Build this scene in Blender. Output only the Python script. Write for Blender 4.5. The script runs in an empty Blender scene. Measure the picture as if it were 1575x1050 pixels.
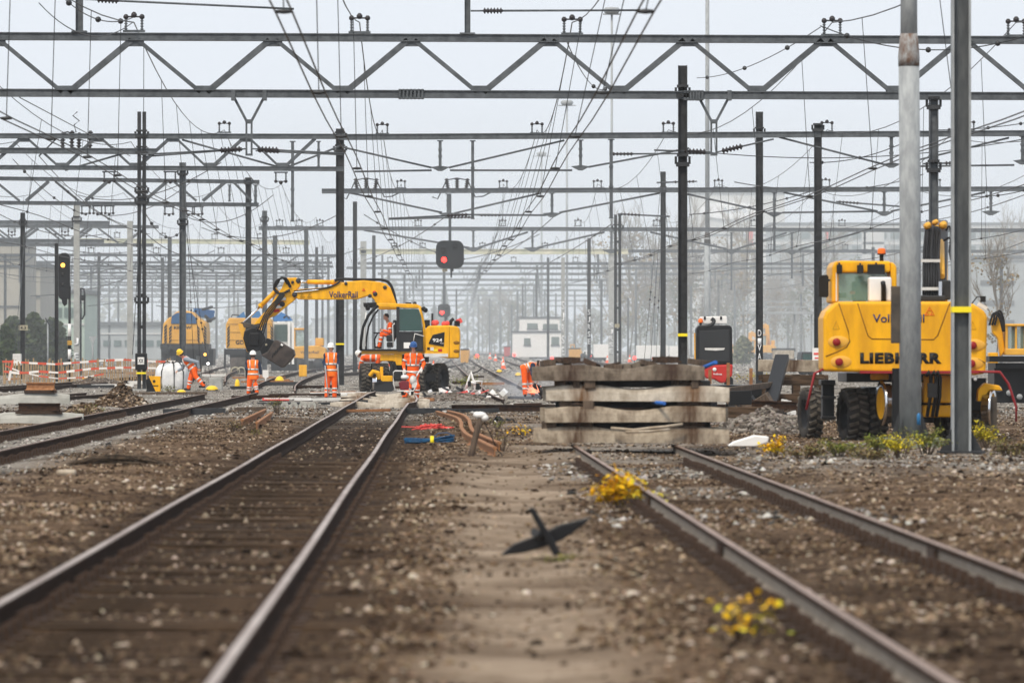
import bpy, math, random, numpy as np
from mathutils import Vector, Matrix, Quaternion
random.seed(11)
RNG = np.random.default_rng(5)
SC = bpy.context.scene
COL = SC.collection
F = 8750.0            # focal length in photo pixels (200 mm on 36 mm, 1575 px wide)
ZC = 1.57             # camera height above the ground
HY = 539.0            # horizon row in the photo

def gz(d):            # the ground rises gently beyond 190 m
    if d <= 190: return 0.0
    if d >= 600: return 1.0
    return (d - 190) / 410.0

def P(px, py, d):     # the place seen at a photo pixel at a known distance
    return Vector(((px - 787.5) / F * d, d, ZC + (HY - py) / F * d))

def X(px, d): return (px - 787.5) / F * d
def Z(py, d): return ZC + (HY - py) / F * d
def base(px, d): return Vector((X(px, d), d, gz(d)))

# ---------------------------------------------------------------- materials
def mat(name, col, rough=0.6, metal=0.0, var=0.0, scale=6.0, col2=None, bump=0.0, bscale=40.0, spec=0.22, emit=None, stretch=None, detail=4.0):
    m = bpy.data.materials.new(name); m.use_nodes = True
    nt = m.node_tree; b = nt.nodes['Principled BSDF']
    b.inputs['Base Color'].default_value = (*col, 1)
    b.inputs['Roughness'].default_value = rough
    b.inputs['Metallic'].default_value = metal
    b.inputs['Specular IOR Level'].default_value = spec
    if emit:
        b.inputs['Emission Color'].default_value = (*emit[0], 1); b.inputs['Emission Strength'].default_value = emit[1]
    tc = None
    def coords():
        nonlocal tc
        if tc is None:
            t = nt.nodes.new('ShaderNodeTexCoord'); mp = nt.nodes.new('ShaderNodeMapping')
            nt.links.new(t.outputs['Object'], mp.inputs['Vector'])
            if stretch: mp.inputs['Scale'].default_value = stretch
            tc = mp
        return tc.outputs['Vector']
    if col2 is not None or var > 0:
        n = nt.nodes.new('ShaderNodeTexNoise'); n.inputs['Scale'].default_value = scale; n.inputs['Detail'].default_value = detail
        n.inputs['Roughness'].default_value = 0.62
        nt.links.new(coords(), n.inputs['Vector'])
        r = nt.nodes.new('ShaderNodeValToRGB')
        c2 = col2 if col2 is not None else tuple(c * (1 - var) for c in col)
        r.color_ramp.elements[0].position = 0.36; r.color_ramp.elements[1].position = 0.64
        r.color_ramp.elements[0].color = (*c2, 1); r.color_ramp.elements[1].color = (*col, 1)
        nt.links.new(n.outputs['Fac'], r.inputs['Fac']); nt.links.new(r.outputs['Color'], b.inputs['Base Color'])
    if bump > 0:
        n2 = nt.nodes.new('ShaderNodeTexNoise'); n2.inputs['Scale'].default_value = bscale; n2.inputs['Detail'].default_value = 5
        nt.links.new(coords(), n2.inputs['Vector'])
        bp = nt.nodes.new('ShaderNodeBump'); bp.inputs['Strength'].default_value = bump; bp.inputs['Distance'].default_value = 0.02
        nt.links.new(n2.outputs['Fac'], bp.inputs['Height']); nt.links.new(bp.outputs['Normal'], b.inputs['Normal'])
    return m

def glass(name, col, rough=0.05, alpha=0.35):
    m = bpy.data.materials.new(name); m.use_nodes = True
    b = m.node_tree.nodes['Principled BSDF']
    b.inputs['Base Color'].default_value = (*col, 1); b.inputs['Roughness'].default_value = rough
    b.inputs['Alpha'].default_value = alpha
    return m

def island_mat(name, cols, rough=0.85, pos=None, patch=False):
    m = bpy.data.materials.new(name); m.use_nodes = True
    nt = m.node_tree; b = nt.nodes['Principled BSDF']; b.inputs['Roughness'].default_value = rough
    b.inputs['Specular IOR Level'].default_value = 0.05
    g = nt.nodes.new('ShaderNodeNewGeometry'); r = nt.nodes.new('ShaderNodeValToRGB')
    cr = r.color_ramp; n = len(cols)
    while len(cr.elements) < n: cr.elements.new(0.5)
    for i, c in enumerate(cols):
        cr.elements[i].position = pos[i] if pos else i / (n - 1)
    for i, c in enumerate(cols): cr.elements[i].color = (*c, 1)
    cr.interpolation = 'LINEAR'
    nt.links.new(g.outputs['Random Per Island'], r.inputs['Fac'])
    t = nt.nodes.new('ShaderNodeTexCoord'); nz = nt.nodes.new('ShaderNodeTexNoise'); nz.inputs['Scale'].default_value = 60
    nt.links.new(t.outputs['Object'], nz.inputs['Vector'])
    mx = nt.nodes.new('ShaderNodeMixRGB'); mx.blend_type = 'MULTIPLY'; mx.inputs['Fac'].default_value = 0.5
    nt.links.new(r.outputs['Color'], mx.inputs['Color1']); nt.links.new(nz.outputs['Color'], mx.inputs['Color2'])
    out = mx.outputs['Color']
    if patch:
        pz = nt.nodes.new('ShaderNodeTexNoise'); pz.inputs['Scale'].default_value = .55; pz.inputs['Detail'].default_value = 4; pz.inputs['Roughness'].default_value = .6
        nt.links.new(t.outputs['Object'], pz.inputs['Vector']); rp = nt.nodes.new('ShaderNodeValToRGB'); e = rp.color_ramp.elements
        e[0].position = .40; e[0].color = (.42, .38, .35, 1); e[1].position = .56; e[1].color = (1, 1, 1, 1); nt.links.new(pz.outputs['Fac'], rp.inputs['Fac'])
        m2 = nt.nodes.new('ShaderNodeMixRGB'); m2.blend_type = 'MULTIPLY'; m2.inputs['Fac'].default_value = .85; nt.links.new(out, m2.inputs['Color1']); nt.links.new(rp.outputs['Color'], m2.inputs['Color2']); out = m2.outputs['Color']
    nt.links.new(out, b.inputs['Base Color'])
    return m

# ---------------------------------------------------------------- mesh builder
def frame(d, up=Vector((0, 0, 1))):
    d = d.normalized()
    if abs(d.dot(up)) > 0.995: up = Vector((0, 1, 0))
    a = d.cross(up).normalized(); b = a.cross(d).normalized()
    return a, b
class MB:
    def __init__(s): s.v = []; s.f = []; s.m = []; s.sm = []
    def add(s, vs, fs, m=0, smooth=False):
        o = len(s.v); s.v += [tuple(p) for p in vs]
        for f in fs:
            s.f.append([i + o for i in f]); s.m.append(m); s.sm.append(smooth)
        return s
    def box(s, c, d, m=0, R=None):
        c = Vector(c); hx, hy, hz = d[0] / 2, d[1] / 2, d[2] / 2
        vs = [Vector((x, y, z)) for x in (-hx, hx) for y in (-hy, hy) for z in (-hz, hz)]
        if R is not None: vs = [R @ p for p in vs]
        return s.add([c + p for p in vs], [(0, 1, 3, 2), (4, 6, 7, 5), (0, 4, 5, 1), (2, 3, 7, 6), (0, 2, 6, 4), (1, 5, 7, 3)], m)
    def beam(s, p0, p1, w, h, m=0, up=Vector((0, 0, 1))):
        p0, p1 = Vector(p0), Vector(p1); a, b = frame(p1 - p0, up)
        vs = [p + a * (w / 2 * i) + b * (h / 2 * j) for p in (p0, p1) for i, j in ((-1, -1), (1, -1), (1, 1), (-1, 1))]
        return s.add(vs, [(0, 1, 2, 3), (7, 6, 5, 4), (0, 4, 5, 1), (1, 5, 6, 2), (2, 6, 7, 3), (3, 7, 4, 0)], m)
    def extrude(s, prof, pts, m=0, up=Vector((0, 0, 1)), mf=None):
        pts = [Vector(p) for p in pts]; n = len(prof); vs = []
        for i, p in enumerate(pts):
            d = (pts[min(i + 1, len(pts) - 1)] - pts[max(i - 1, 0)])
            a, b = frame(d, up)
            vs += [p + a * u + b * v for u, v in prof]
        o = len(s.v); s.v += [tuple(p) for p in vs]
        for i in range(len(pts) - 1):
            for k in range(n):
                k2 = (k + 1) % n
                s.f.append([o + i * n + k, o + i * n + k2, o + (i + 1) * n + k2, o + (i + 1) * n + k]); s.m.append(mf(k) if mf else m); s.sm.append(False)
        s.f.append([o + k for k in range(n)][::-1]); s.m.append(m); s.sm.append(False)
        s.f.append([o + (len(pts) - 1) * n + k for k in range(n)]); s.m.append(m); s.sm.append(False)
        return s
    def hbeam(s, p0, p1, w, h, t=None, m=0, up=Vector((0, 1, 0))):
        # flanges at +-w/2 along the first axis, h across
        t = t or 0.08 * max(w, h)
        x, y = w / 2, h / 2; k = t * 0.4
        prof = [(-x, -y), (-x + t, -y), (-x + t, -k), (x - t, -k), (x - t, -y), (x, -y), (x, y), (x - t, y), (x - t, k), (-x + t, k), (-x + t, y), (-x, y)]
        return s.extrude(prof, [p0, p1], m, up)
    def tube(s, p0, p1, r, r1=None, seg=8, m=0, cap=True):
        return s.path([p0, p1], [r, r if r1 is None else r1], seg, m, cap)
    def path(s, pts, r, seg=6, m=0, cap=True):
        pts = [Vector(p) for p in pts]; n = len(pts)
        rs = r if isinstance(r, (list, tuple)) else [r] * n
        o = len(s.v)
        up = Vector((0, 0, 1))
        for i, p in enumerate(pts):
            d = pts[min(i + 1, n - 1)] - pts[max(i - 1, 0)]
            if d.length < 1e-9: d = Vector((0, 0, 1))
            a, b = frame(d, up)
            for k in range(seg):
                t = 2 * math.pi * k / seg
                s.v.append(tuple(p + (a * math.cos(t) + b * math.sin(t)) * rs[i]))
        for i in range(n - 1):
            for k in range(seg):
                k2 = (k + 1) % seg
                s.f.append([o + i * seg + k, o + i * seg + k2, o + (i + 1) * seg + k2, o + (i + 1) * seg + k]); s.m.append(m); s.sm.append(seg > 4)
        if cap:
            s.f.append([o + k for k in range(seg)][::-1]); s.m.append(m); s.sm.append(False)
            s.f.append([o + (n - 1) * seg + k for k in range(seg)]); s.m.append(m); s.sm.append(False)
        return s
    def prism(s, poly, y0, y1, m=0, M=None):
        n = len(poly)
        vs = [Vector((p[0], y0, p[1])) for p in poly] + [Vector((p[0], y1, p[1])) for p in poly]
        if M is not None: vs = [M @ p for p in vs]
        fs = [list(range(n)), list(range(2 * n - 1, n - 1, -1))] + [(i + n, (i + 1) % n + n, (i + 1) % n, i) for i in range(n)]
        return s.add(vs, fs, m)
    def lathe(s, prof, c, axis, seg=16, m=0, mf=None):
        c = Vector(c); axis = Vector(axis).normalized(); a, b = frame(axis, Vector((0, 0, 1)))
        o = len(s.v); n = len(prof)
        for k in range(seg):
            t = 2 * math.pi * k / seg
            for r, h in prof: s.v.append(tuple(c + axis * h + (a * math.cos(t) + b * math.sin(t)) * r))
        for k in range(seg):
            k2 = (k + 1) % seg
            for i in range(n - 1):
                s.f.append([o + k * n + i, o + k * n + i + 1, o + k2 * n + i + 1, o + k2 * n + i]); s.m.append(mf(i) if mf else m); s.sm.append(True)
        return s
    def ball(s, c, r, m=0, seg=10, rings=7, R=None):
        c = Vector(c); r = (r, r, r) if not isinstance(r, (tuple, list)) else r
        vs = []; fs = []
        for i in range(rings + 1):
            th = math.pi * i / rings
            for k in range(seg):
                t = 2 * math.pi * k / seg
                p = Vector((r[0] * math.sin(th) * math.cos(t), r[1] * math.sin(th) * math.sin(t), r[2] * math.cos(th)))
                if R is not None: p = R @ p
                vs.append(c + p)
        for i in range(rings):
            for k in range(seg):
                k2 = (k + 1) % seg
                fs.append((i * seg + k, (i + 1) * seg + k, (i + 1) * seg + k2, i * seg + k2))
        return s.add(vs, fs, m, True)
    def quad(s, a, b, c, d, m=0): return s.add([a, b, c, d], [(0, 1, 2, 3)], m)
    def mesh(s, name, mats):
        me = bpy.data.meshes.new(name)
        me.from_pydata(s.v, [], s.f)
        if not isinstance(mats, (list, tuple)): mats = [mats]
        for m in mats: me.materials.append(m)
        me.polygons.foreach_set('material_index', s.m)
        me.polygons.foreach_set('use_smooth', s.sm)
        me.update()
        return me
    def build(s, name, mats, parent=None, loc=None, bevel=0.0, seg=2):
        o = bpy.data.objects.new(name, s.mesh(name, mats)); COL.objects.link(o)
        if parent is not None: o.parent = parent
        if loc is not None: o.location = loc
        if bevel > 0:
            md = o.modifiers.new('edge', 'BEVEL'); md.width = bevel; md.segments = seg; md.limit_method = 'ANGLE'; md.angle_limit = math.radians(35)
        return o

def tag(o, label, cat, group=None, kind=None):
    if label: o['label'] = label
    if cat: o['category'] = cat
    if group: o['group'] = group
    if kind: o['kind'] = kind
    return o
def thing(name, label, cat, loc, rz=0.0, group=None):
    o = bpy.data.objects.new(name, None); COL.objects.link(o); o.empty_display_size = 0.2
    o.location = loc; o.rotation_euler = (0, 0, rz)
    return tag(o, label, cat, group)
def copy_tree(o, parent=None):
    c = o.copy(); COL.objects.link(c)
    if parent is not None: c.parent = parent
    for ch in list(o.children): copy_tree(ch, c)
    return c
def relabel(o, label, group=None):
    if label: o['label'] = label
    if group: o['group'] = group
    return o

def text_part(txt, name, m, parent, loc, height, width=None, depth=0.006, bold=0.0, space=1.0, rot=(math.pi / 2, 0, 0)):
    cu = bpy.data.curves.new(name, 'FONT'); cu.body = txt; cu.size = 1.0; cu.extrude = 0.0; cu.offset = bold
    cu.space_character = space; cu.align_x = 'CENTER'; cu.align_y = 'CENTER'; cu.resolution_u = 3
    to = bpy.data.objects.new('lettering_source', cu); COL.objects.link(to)
    dg = bpy.context.evaluated_depsgraph_get(); dg.update()
    me = bpy.data.meshes.new_from_object(to.evaluated_get(dg))
    bpy.data.objects.remove(to); bpy.data.curves.remove(cu)
    n = len(me.vertices); co = np.empty(n * 3); me.vertices.foreach_get('co', co); co = co.reshape(-1, 3)
    mn, mx = co.min(0), co.max(0); sz = mx - mn
    ky = height / sz[1]; kx = ky if width is None else width / sz[0]
    co[:, 0] = (co[:, 0] - (mn[0] + mx[0]) / 2) * kx; co[:, 1] = (co[:, 1] - (mn[1] + mx[1]) / 2) * ky
    me.vertices.foreach_set('co', co.ravel()); me.update()
    me.materials.clear(); me.materials.append(m)
    o = bpy.data.objects.new(name, me); COL.objects.link(o); o.parent = parent; o.location = loc; o.rotation_euler = rot
    md = o.modifiers.new('thick', 'SOLIDIFY'); md.thickness = depth; md.offset = 1
    return o

def tri_stones(name, pts, sizes, m, flat=0.7, seed=1, low=False):
    """many small stones as one mesh: pts Nx3, sizes N"""
    rg = np.random.default_rng(seed)
    t = (1 + 5 ** 0.5) / 2
    iv = np.array([(-1, t, 0), (1, t, 0), (-1, -t, 0), (1, -t, 0), (0, -1, t), (0, 1, t), (0, -1, -t), (0, 1, -t), (t, 0, -1), (t, 0, 1), (-t, 0, -1), (-t, 0, 1)], float)
    iv /= np.linalg.norm(iv[0])
    fc = np.array([(0, 11, 5), (0, 5, 1), (0, 1, 7), (0, 7, 10), (0, 10, 11), (1, 5, 9), (5, 11, 4), (11, 10, 2), (10, 7, 6), (7, 1, 8), (3, 9, 4), (3, 4, 2), (3, 2, 6), (3, 6, 8), (3, 8, 9), (4, 9, 5), (2, 4, 11), (6, 2, 10), (8, 6, 7), (9, 8, 1)])
    if low:
        iv = np.array([(1, 0, 0), (-1, 0, 0), (0, 1, 0), (0, -1, 0), (0, 0, 1), (0, 0, -1)], float); fc = np.array([(0, 2, 4), (2, 1, 4), (1, 3, 4), (3, 0, 4), (2, 0, 5), (1, 2, 5), (3, 1, 5), (0, 3, 5)])
    N = len(pts); K = len(iv)
    jit = 1 + rg.uniform(-0.32, 0.32, (N, K, 1 if not low else 3))
    sc = np.stack([rg.uniform(.75, 1.35, N), rg.uniform(.7, 1.2, N), rg.uniform(flat * .7, flat * 1.2, N)], 1)[:, None, :]
    V = iv[None] * jit * sc
    a = rg.uniform(0, 6.283, N); ca, sa = np.cos(a)[:, None], np.sin(a)[:, None]
    b = rg.uniform(-.5, .5, N); cb, sb = np.cos(b)[:, None], np.sin(b)[:, None]
    x = V[..., 0] * cb - V[..., 2] * sb; z = V[..., 0] * sb + V[..., 2] * cb; y = V[..., 1]
    V = np.stack([x * ca - y * sa, x * sa + y * ca, z], -1) * (np.asarray(sizes)[:, None, None] * 0.5)
    V += np.asarray(pts)[:, None, :]
    FC = (fc[None] + (np.arange(N) * K)[:, None, None]).reshape(-1, 3)
    me = bpy.data.meshes.new(name)
    me.vertices.add(N * K); me.vertices.foreach_set('co', V.astype(np.float32).ravel())
    nf = len(FC); me.loops.add(nf * 3); me.loops.foreach_set('vertex_index', FC.astype(np.int32).ravel())
    me.polygons.add(nf); me.polygons.foreach_set('loop_start', np.arange(0, nf * 3, 3, dtype=np.int32))
    me.update(calc_edges=True); me.validate()
    me.materials.append(m)
    o = bpy.data.objects.new(name, me); COL.objects.link(o)
    return o
# ---------------------------------------------------------------- shared materials
M = dict(
 steel=mat('galvanised steel', (.125, .14, .155), .6, .2, col2=(.075, .085, .095), scale=5, bump=.1),
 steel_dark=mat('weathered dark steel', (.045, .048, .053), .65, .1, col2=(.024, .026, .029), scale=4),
 steel_brown=mat('brown weathered steel', (.10, .085, .07), .7, .2, col2=(.05, .045, .042), scale=3),
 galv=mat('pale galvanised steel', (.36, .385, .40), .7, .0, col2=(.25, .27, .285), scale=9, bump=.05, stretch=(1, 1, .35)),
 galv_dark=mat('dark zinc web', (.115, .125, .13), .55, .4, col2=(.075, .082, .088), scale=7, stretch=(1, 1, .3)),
 concrete=mat('mast concrete', (.38, .39, .38), .85, 0, col2=(.28, .29, .28), scale=4),
 cream=mat('cream concrete beam', (.62, .60, .48), .85, 0, col2=(.42, .44, .33), scale=1.2),
 wire=mat('copper wire', (.05, .052, .055), .5, .6),
 insul=mat('brown porcelain', (.035, .032, .035), .25, 0),
 insul_grey=mat('grey green insulator', (.28, .33, .30), .3, 0),
 yellow=mat('yellow machine paint', (.88, .45, .008), .36, 0, col2=(.66, .32, .012), scale=1.7, bump=.03, bscale=60, stretch=(2.2, 2.2, .6), detail=7),
 yellow_old=mat('sun faded yellow paint', (.74, .40, .06), .5, 0, col2=(.62, .32, .045), scale=1.2),
 orange_fluo=mat('fluorescent orange cloth', (.95, .14, .012), .75, 0, col2=(.85, .095, .008), scale=9, bump=.3, bscale=14),
 orange_vest=mat('fluorescent vest cloth', (.98, .22, .02), .75, 0, col2=(.92, .15, .012), scale=9, bump=.3, bscale=14),
 reflect=mat('grey reflective tape', (.62, .62, .60), .35, .2),
 navy=mat('navy work cloth', (.02, .035, .075), .85, 0, bump=.3, bscale=16),
 greycloth=mat('grey blue shirt cloth', (.24, .28, .33), .85, 0, bump=.3, bscale=16),
 skin=mat('skin', (.55, .30, .21), .55),
 hair=mat('short dark hair', (.03, .022, .018), .8),
 boot=mat('black boot leather', (.02, .02, .02), .6),
 glove=mat('pale work glove', (.66, .64, .60), .85),
 helm_white=mat('white helmet shell', (.82, .82, .80), .3),
 helm_yellow=mat('yellow helmet shell', (.85, .56, .03), .3),
 helm_blue=mat('blue helmet shell', (.03, .10, .30), .3),
 black=mat('black rubber', (.014, .014, .015), .6),
 blackpaint=mat('black paint', (.010, .0105, .012), .4),
 darkgrey=mat('dark grey plastic', (.026, .028, .031), .5),
 tyre_dust=mat('dust caked tread lug', (.135, .12, .10), .95, 0, col2=(.055, .05, .044), scale=7, bump=.2),
 tyre=mat('dusty tyre rubber', (.050, .045, .040), .95, 0, col2=(.014, .013, .013), scale=5, bump=.2),
 chrome=mat('chrome rod', (.75, .77, .8), .18, 1.0),
 white=mat('white paint', (.80, .80, .79), .5, 0, var=.06, scale=2),
 offwhite=mat('dusty white', (.68, .68, .66), .7, 0, var=.15, scale=3),
 red=mat('red paint', (.48, .025, .02), .45), red_dull=mat('dull red pipe paint', (.26, .02, .025), .5),
 redlight=mat('red tail lamp lens', (.26, .015, .015), .2),
 tape_yellow=mat('yellow tape', (.85, .70, .02), .5),
 navytext=mat('navy lettering', (.02, .03, .12), .5),
 blacktext=mat('black lettering', (.012, .012, .012), .5),
 whitetext=mat('white lettering', (.8, .8, .8), .5),
 orangelogo=mat('orange emblem', (.75, .16, .02), .5),
 warn=mat('dull yellow warning mark', (.56, .33, .02), .5),
 groove=mat('panel gap', (.22, .10, .006), .6),
 glass=glass('dark green glass', (.04, .10, .09), .05, .62),
 glassl=glass('pale green glass', (.25, .42, .38), .05, .35),
 rust=mat('orange rusted rail steel', (.34, .17, .08), .85, 0, col2=(.22, .10, .045), scale=10, bump=.2),
 rail_side=mat('rusty rail web', (.045, .024, .015), .9, 0, col2=(.018, .011, .008), scale=9, bump=.2, spec=.06),
 rail_foot=mat('dusty rail foot', (.36, .32, .27), .85, 0, col2=(.22, .18, .14), scale=14),
 rail_top=mat('worn rail head', (.47, .385, .33), .42, .6, col2=(.27, .19, .145), scale=2.2, stretch=(1, .2, 1)),
 rail_top_old=mat('brown worn rail head', (.32, .225, .175), .5, .45, col2=(.22, .145, .105), scale=4, stretch=(1, .2, 1)),
 sleeper_wood=mat('tarred oak sleeper', (.105, .070, .046), .95, 0, col2=(.026, .018, .012), scale=5, spec=.03, bump=.5, bscale=18, stretch=(.35, 4, 4)),
 sleeper_conc=mat('weathered concrete', (.46, .40, .32), .9, 0, col2=(.30, .24, .175), scale=4.0, bump=.25, bscale=50, stretch=(1.6, 1, .8)),
 sleeper_new=mat('fresh grey concrete', (.43, .43, .40), .9, 0, col2=(.31, .31, .285), scale=4, bump=.1),
 fasten=mat('rusty fastening', (.07, .042, .028), .8, 0, col2=(.03, .02, .015), scale=20),
 soil=mat('dug soil', (.12, .085, .06), .95, 0, col2=(.06, .043, .032), scale=6, bump=.8, bscale=9),
 blue_rope=mat('blue hose', (.015, .10, .22), .45, 0, col2=(.01, .05, .13), scale=20),
 bluepaint=mat('blue crane paint', (.03, .16, .42), .4),
 wood=mat('raw wood stake', (.42, .30, .18), .9, 0, col2=(.26, .18, .10), scale=6, stretch=(3, 3, .4)),
 wood_old=mat('old grey brown wood', (.13, .095, .07), .9, 0, col2=(.06, .045, .035), scale=8, stretch=(3, 3, .4)),
 bagwhite=mat('white woven bag', (.74, .75, .76), .8, 0, col2=(.60, .62, .64), scale=4, bump=.5, bscale=9),
 tape_red=mat('red barrier tape', (.60, .10, .06), .6),
 tape_white=mat('white barrier tape', (.78, .76, .74), .6),
 graffiti=mat('white spray paint', (.72, .74, .76), .7),
 sign_plate=mat('grey yellow sign plate', (.36, .33, .24), .6),
 lamp_red=mat('lit red lamp', (.9, .05, .03), .4, emit=((1, .025, .02), 6)),
 lamp_amber=mat('lit amber lamp', (.9, .4, .03), .4, emit=((1, .42, .05), 5)),
 lamp_white=mat('lit white lamp', (.9, .9, .9), .4, emit=((1, .97, .9), 5)),
 flame=mat('sparks', (1, .5, .3), .5, emit=((1, .22, .13), 1.1)),
 beacon=mat('orange beacon dome', (.85, .16, .015), .25),
 red_pink=mat('faded red cloth', (.70, .10, .09), .8),
)
# ---------------------------------------------------------------- camera, light, air
cam_d = bpy.data.cameras.new('camera'); cam = bpy.data.objects.new('camera', cam_d); COL.objects.link(cam)
cam.location = (0, 0, ZC); cam.rotation_euler = (math.pi / 2 + math.atan((HY - 525) / F), 0, 0)
cam_d.sensor_width = 36; cam_d.lens = F / 1575 * 36; cam_d.clip_start = .5; cam_d.clip_end = 9000
cam_d.dof.use_dof = True; cam_d.dof.focus_distance = 172; cam_d.dof.aperture_fstop = 4.2
SC.camera = cam
SUN_EL, SUN_AZ = math.radians(52), math.radians(205)
w = bpy.data.worlds.new('World'); SC.world = w; w.use_nodes = True
nt = w.node_tree; bg = nt.nodes['Background']
sk = nt.nodes.new('ShaderNodeTexSky'); sk.sky_type = 'NISHITA'; sk.sun_disc = False
sk.sun_elevation = SUN_EL; sk.sun_rotation = SUN_AZ; sk.air_density = 1.0; sk.dust_density = 6.0; sk.ozone_density = 1.0; sk.altitude = 0
hs = nt.nodes.new('ShaderNodeHueSaturation'); hs.inputs['Saturation'].default_value = .22
mx = nt.nodes.new('ShaderNodeMixRGB'); mx.inputs['Fac'].default_value = .72; mx.inputs['Color2'].default_value = (8.55, 9.1, 9.85, 1)   # cloud deck
nt.links.new(sk.outputs['Color'], hs.inputs['Color']); nt.links.new(hs.outputs['Color'], mx.inputs['Color1'])
nt.links.new(mx.outputs['Color'], bg.inputs['Color']); bg.inputs['Strength'].default_value = .13
sd = bpy.data.lights.new('sun', 'SUN'); sd.energy = 2.6; sd.angle = math.radians(10); sd.color = (1, .86, .68)
so = bpy.data.objects.new('sun', sd); COL.objects.link(so)
sdir = Vector((math.sin(SUN_AZ) * math.cos(SUN_EL), math.cos(SUN_AZ) * math.cos(SUN_EL), math.sin(SUN_EL)))
so.rotation_euler = (-sdir).to_track_quat('-Z', 'Y').to_euler(); so.location = (0, 0, 60)
SC.view_settings.view_transform = 'Standard'; SC.view_settings.look = 'None'; SC.view_settings.exposure = 0.0; SC.view_settings.gamma = 1
SC.cycles.use_denoising = True; SC.cycles.max_bounces = 6; SC.cycles.diffuse_bounces = 3; SC.cycles.glossy_bounces = 2
SC.cycles.transparent_max_bounces = 12; SC.cycles.volume_bounces = 1; SC.cycles.caustics_reflective = False; SC.cycles.caustics_refractive = False

hz = MB(); hz.box((0, 690, 19), (1000, 1420, 42))
hm = bpy.data.materials.new('misty air'); hm.use_nodes = True; hn = hm.node_tree; hn.nodes.remove(hn.nodes['Principled BSDF'])
pv = hn.nodes.new('ShaderNodeVolumePrincipled'); pv.inputs['Color'].default_value = (.90, .955, 1, 1); pv.inputs['Density'].default_value = .00017; pv.inputs['Anisotropy'].default_value = .15
hn.links.new(pv.outputs['Volume'], hn.nodes['Material Output'].inputs['Volume'])
ho = hz.build('haze', hm); tag(ho, 'pale blue mist hanging over the whole rail yard', 'haze', kind='stuff')

# ---------------------------------------------------------------- track centre lines
def c1(d): return -1.724 - .0119 * d
def c2(d): return 2.98 - .0155 * d
def c3(d): return -6.95 - .0122 * d - .0 * d

# ---------------------------------------------------------------- ground sheet
def smooth(a, b, x):
    t = np.clip((x - a) / (b - a), 0, 1); return t * t * (3 - 2 * t)
ys = np.concatenate([np.linspace(-60, 16, 8), np.linspace(18, 100, 150), np.linspace(101, 260, 110), np.geomspace(264, 6000, 45)])
xs_ = np.concatenate([-np.geomspace(700, 22, 22), np.linspace(-20, 20, 170), np.geomspace(22, 700, 22)])
GX, GY = np.meshgrid(xs_, ys)
def vnoise(x, y, s, seed):
    rg = np.random.default_rng(seed); T = rg.uniform(-1, 1, (256, 256))
    u, v = x / s, y / s; i, j = np.floor(u).astype(int), np.floor(v).astype(int); fu, fv = u - i, v - j
    fu = fu * fu * (3 - 2 * fu); fv = fv * fv * (3 - 2 * fv)
    g = lambda a, b: T[a % 256, b % 256]
    return (g(i, j) * (1 - fu) + g(i + 1, j) * fu) * (1 - fv) + (g(i, j + 1) * (1 - fu) + g(i + 1, j + 1) * fu) * fv
def hum(x, y):    # small unevenness, kept low beside the rails and zero far away
    h = .035 * vnoise(x, y, 1.7, 1) + .03 * vnoise(x, y, .7, 2) + .03 * vnoise(x, y, 5.0, 3)
    d1, d2, d3 = np.abs(x - c1(y)), np.abs(x - c2(y)), np.abs(x - c3(y))
    k = smooth(.8, 1.9, np.minimum(np.minimum(np.where(y < 190, d1, 9), np.where(y < 80, d2, 9)), d3))
    far = 1 - smooth(200, 280, y)
    mid = x - (.15 - .002 * y)
    hollow = -.05 * np.exp(-(mid / .5) ** 2) * (y < 90)
    return (h * (.18 + .82 * k) + .05 * k + hollow) * far - .012
gzv = np.clip((GY - 190) / 410, 0, 1)
GZ = gzv + hum(GX, GY)
nv = GX.size; ny, nx = GX.shape
idx = np.arange(nv).reshape(ny, nx)
quads = np.stack([idx[:-1, :-1], idx[:-1, 1:], idx[1:, 1:], idx[1:, :-1]], -1).reshape(-1, 4)
me = bpy.data.meshes.new('ground')
me.from_pydata(np.stack([GX, GY, GZ], -1).reshape(-1, 3).tolist(), [], quads.tolist())
sand = np.exp(-(((GX - (.16 - .002 * GY)) / (.34 + .006 * GY)) ** 4)) * (1 - smooth(70, 105, GY))
sand = np.clip(sand + .35 * vnoise(GX, GY, 1.5, 8) * sand, 0, 1)
pale = np.exp(-((GX - c3(GY)) / 1.6) ** 4) * (GY < 250)
pale = np.maximum(pale, smooth(118, 150, GY + 14 * vnoise(GX, GY, 4, 12)) * (1 - .25 * smooth(260, 400, GY)))
pale = np.maximum(pale, .75 * smooth(.25, .7, .5 + .5 * vnoise(GX, GY, 2.3, 14)) * smooth(52, 72, GY) * np.exp(-((GX - c2(GY)) / 1.5) ** 4))
pale = np.maximum(pale, .8 * np.exp(-((GY - 80) / 9) ** 2) * smooth(2.6, 4.0, GX))
dark = np.exp(-((GX - c1(GY)) / 1.35) ** 6) * (GY < 165)  # dark track bed, with foreground vignette painted into the ground tone
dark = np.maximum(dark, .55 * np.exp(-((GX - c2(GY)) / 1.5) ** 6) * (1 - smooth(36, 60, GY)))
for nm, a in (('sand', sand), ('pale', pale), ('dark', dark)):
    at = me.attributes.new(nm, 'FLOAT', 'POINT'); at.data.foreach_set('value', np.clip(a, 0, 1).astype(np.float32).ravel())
for p in me.polygons: p.use_smooth = True
gm = bpy.data.materials.new('yard ground'); gm.use_nodes = True; nt = gm.node_tree; b = nt.nodes['Principled BSDF']; b.inputs['Roughness'].default_value = .95; b.inputs['Specular IOR Level'].default_value = .03
tc = nt.nodes.new('ShaderNodeTexCoord')
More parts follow.
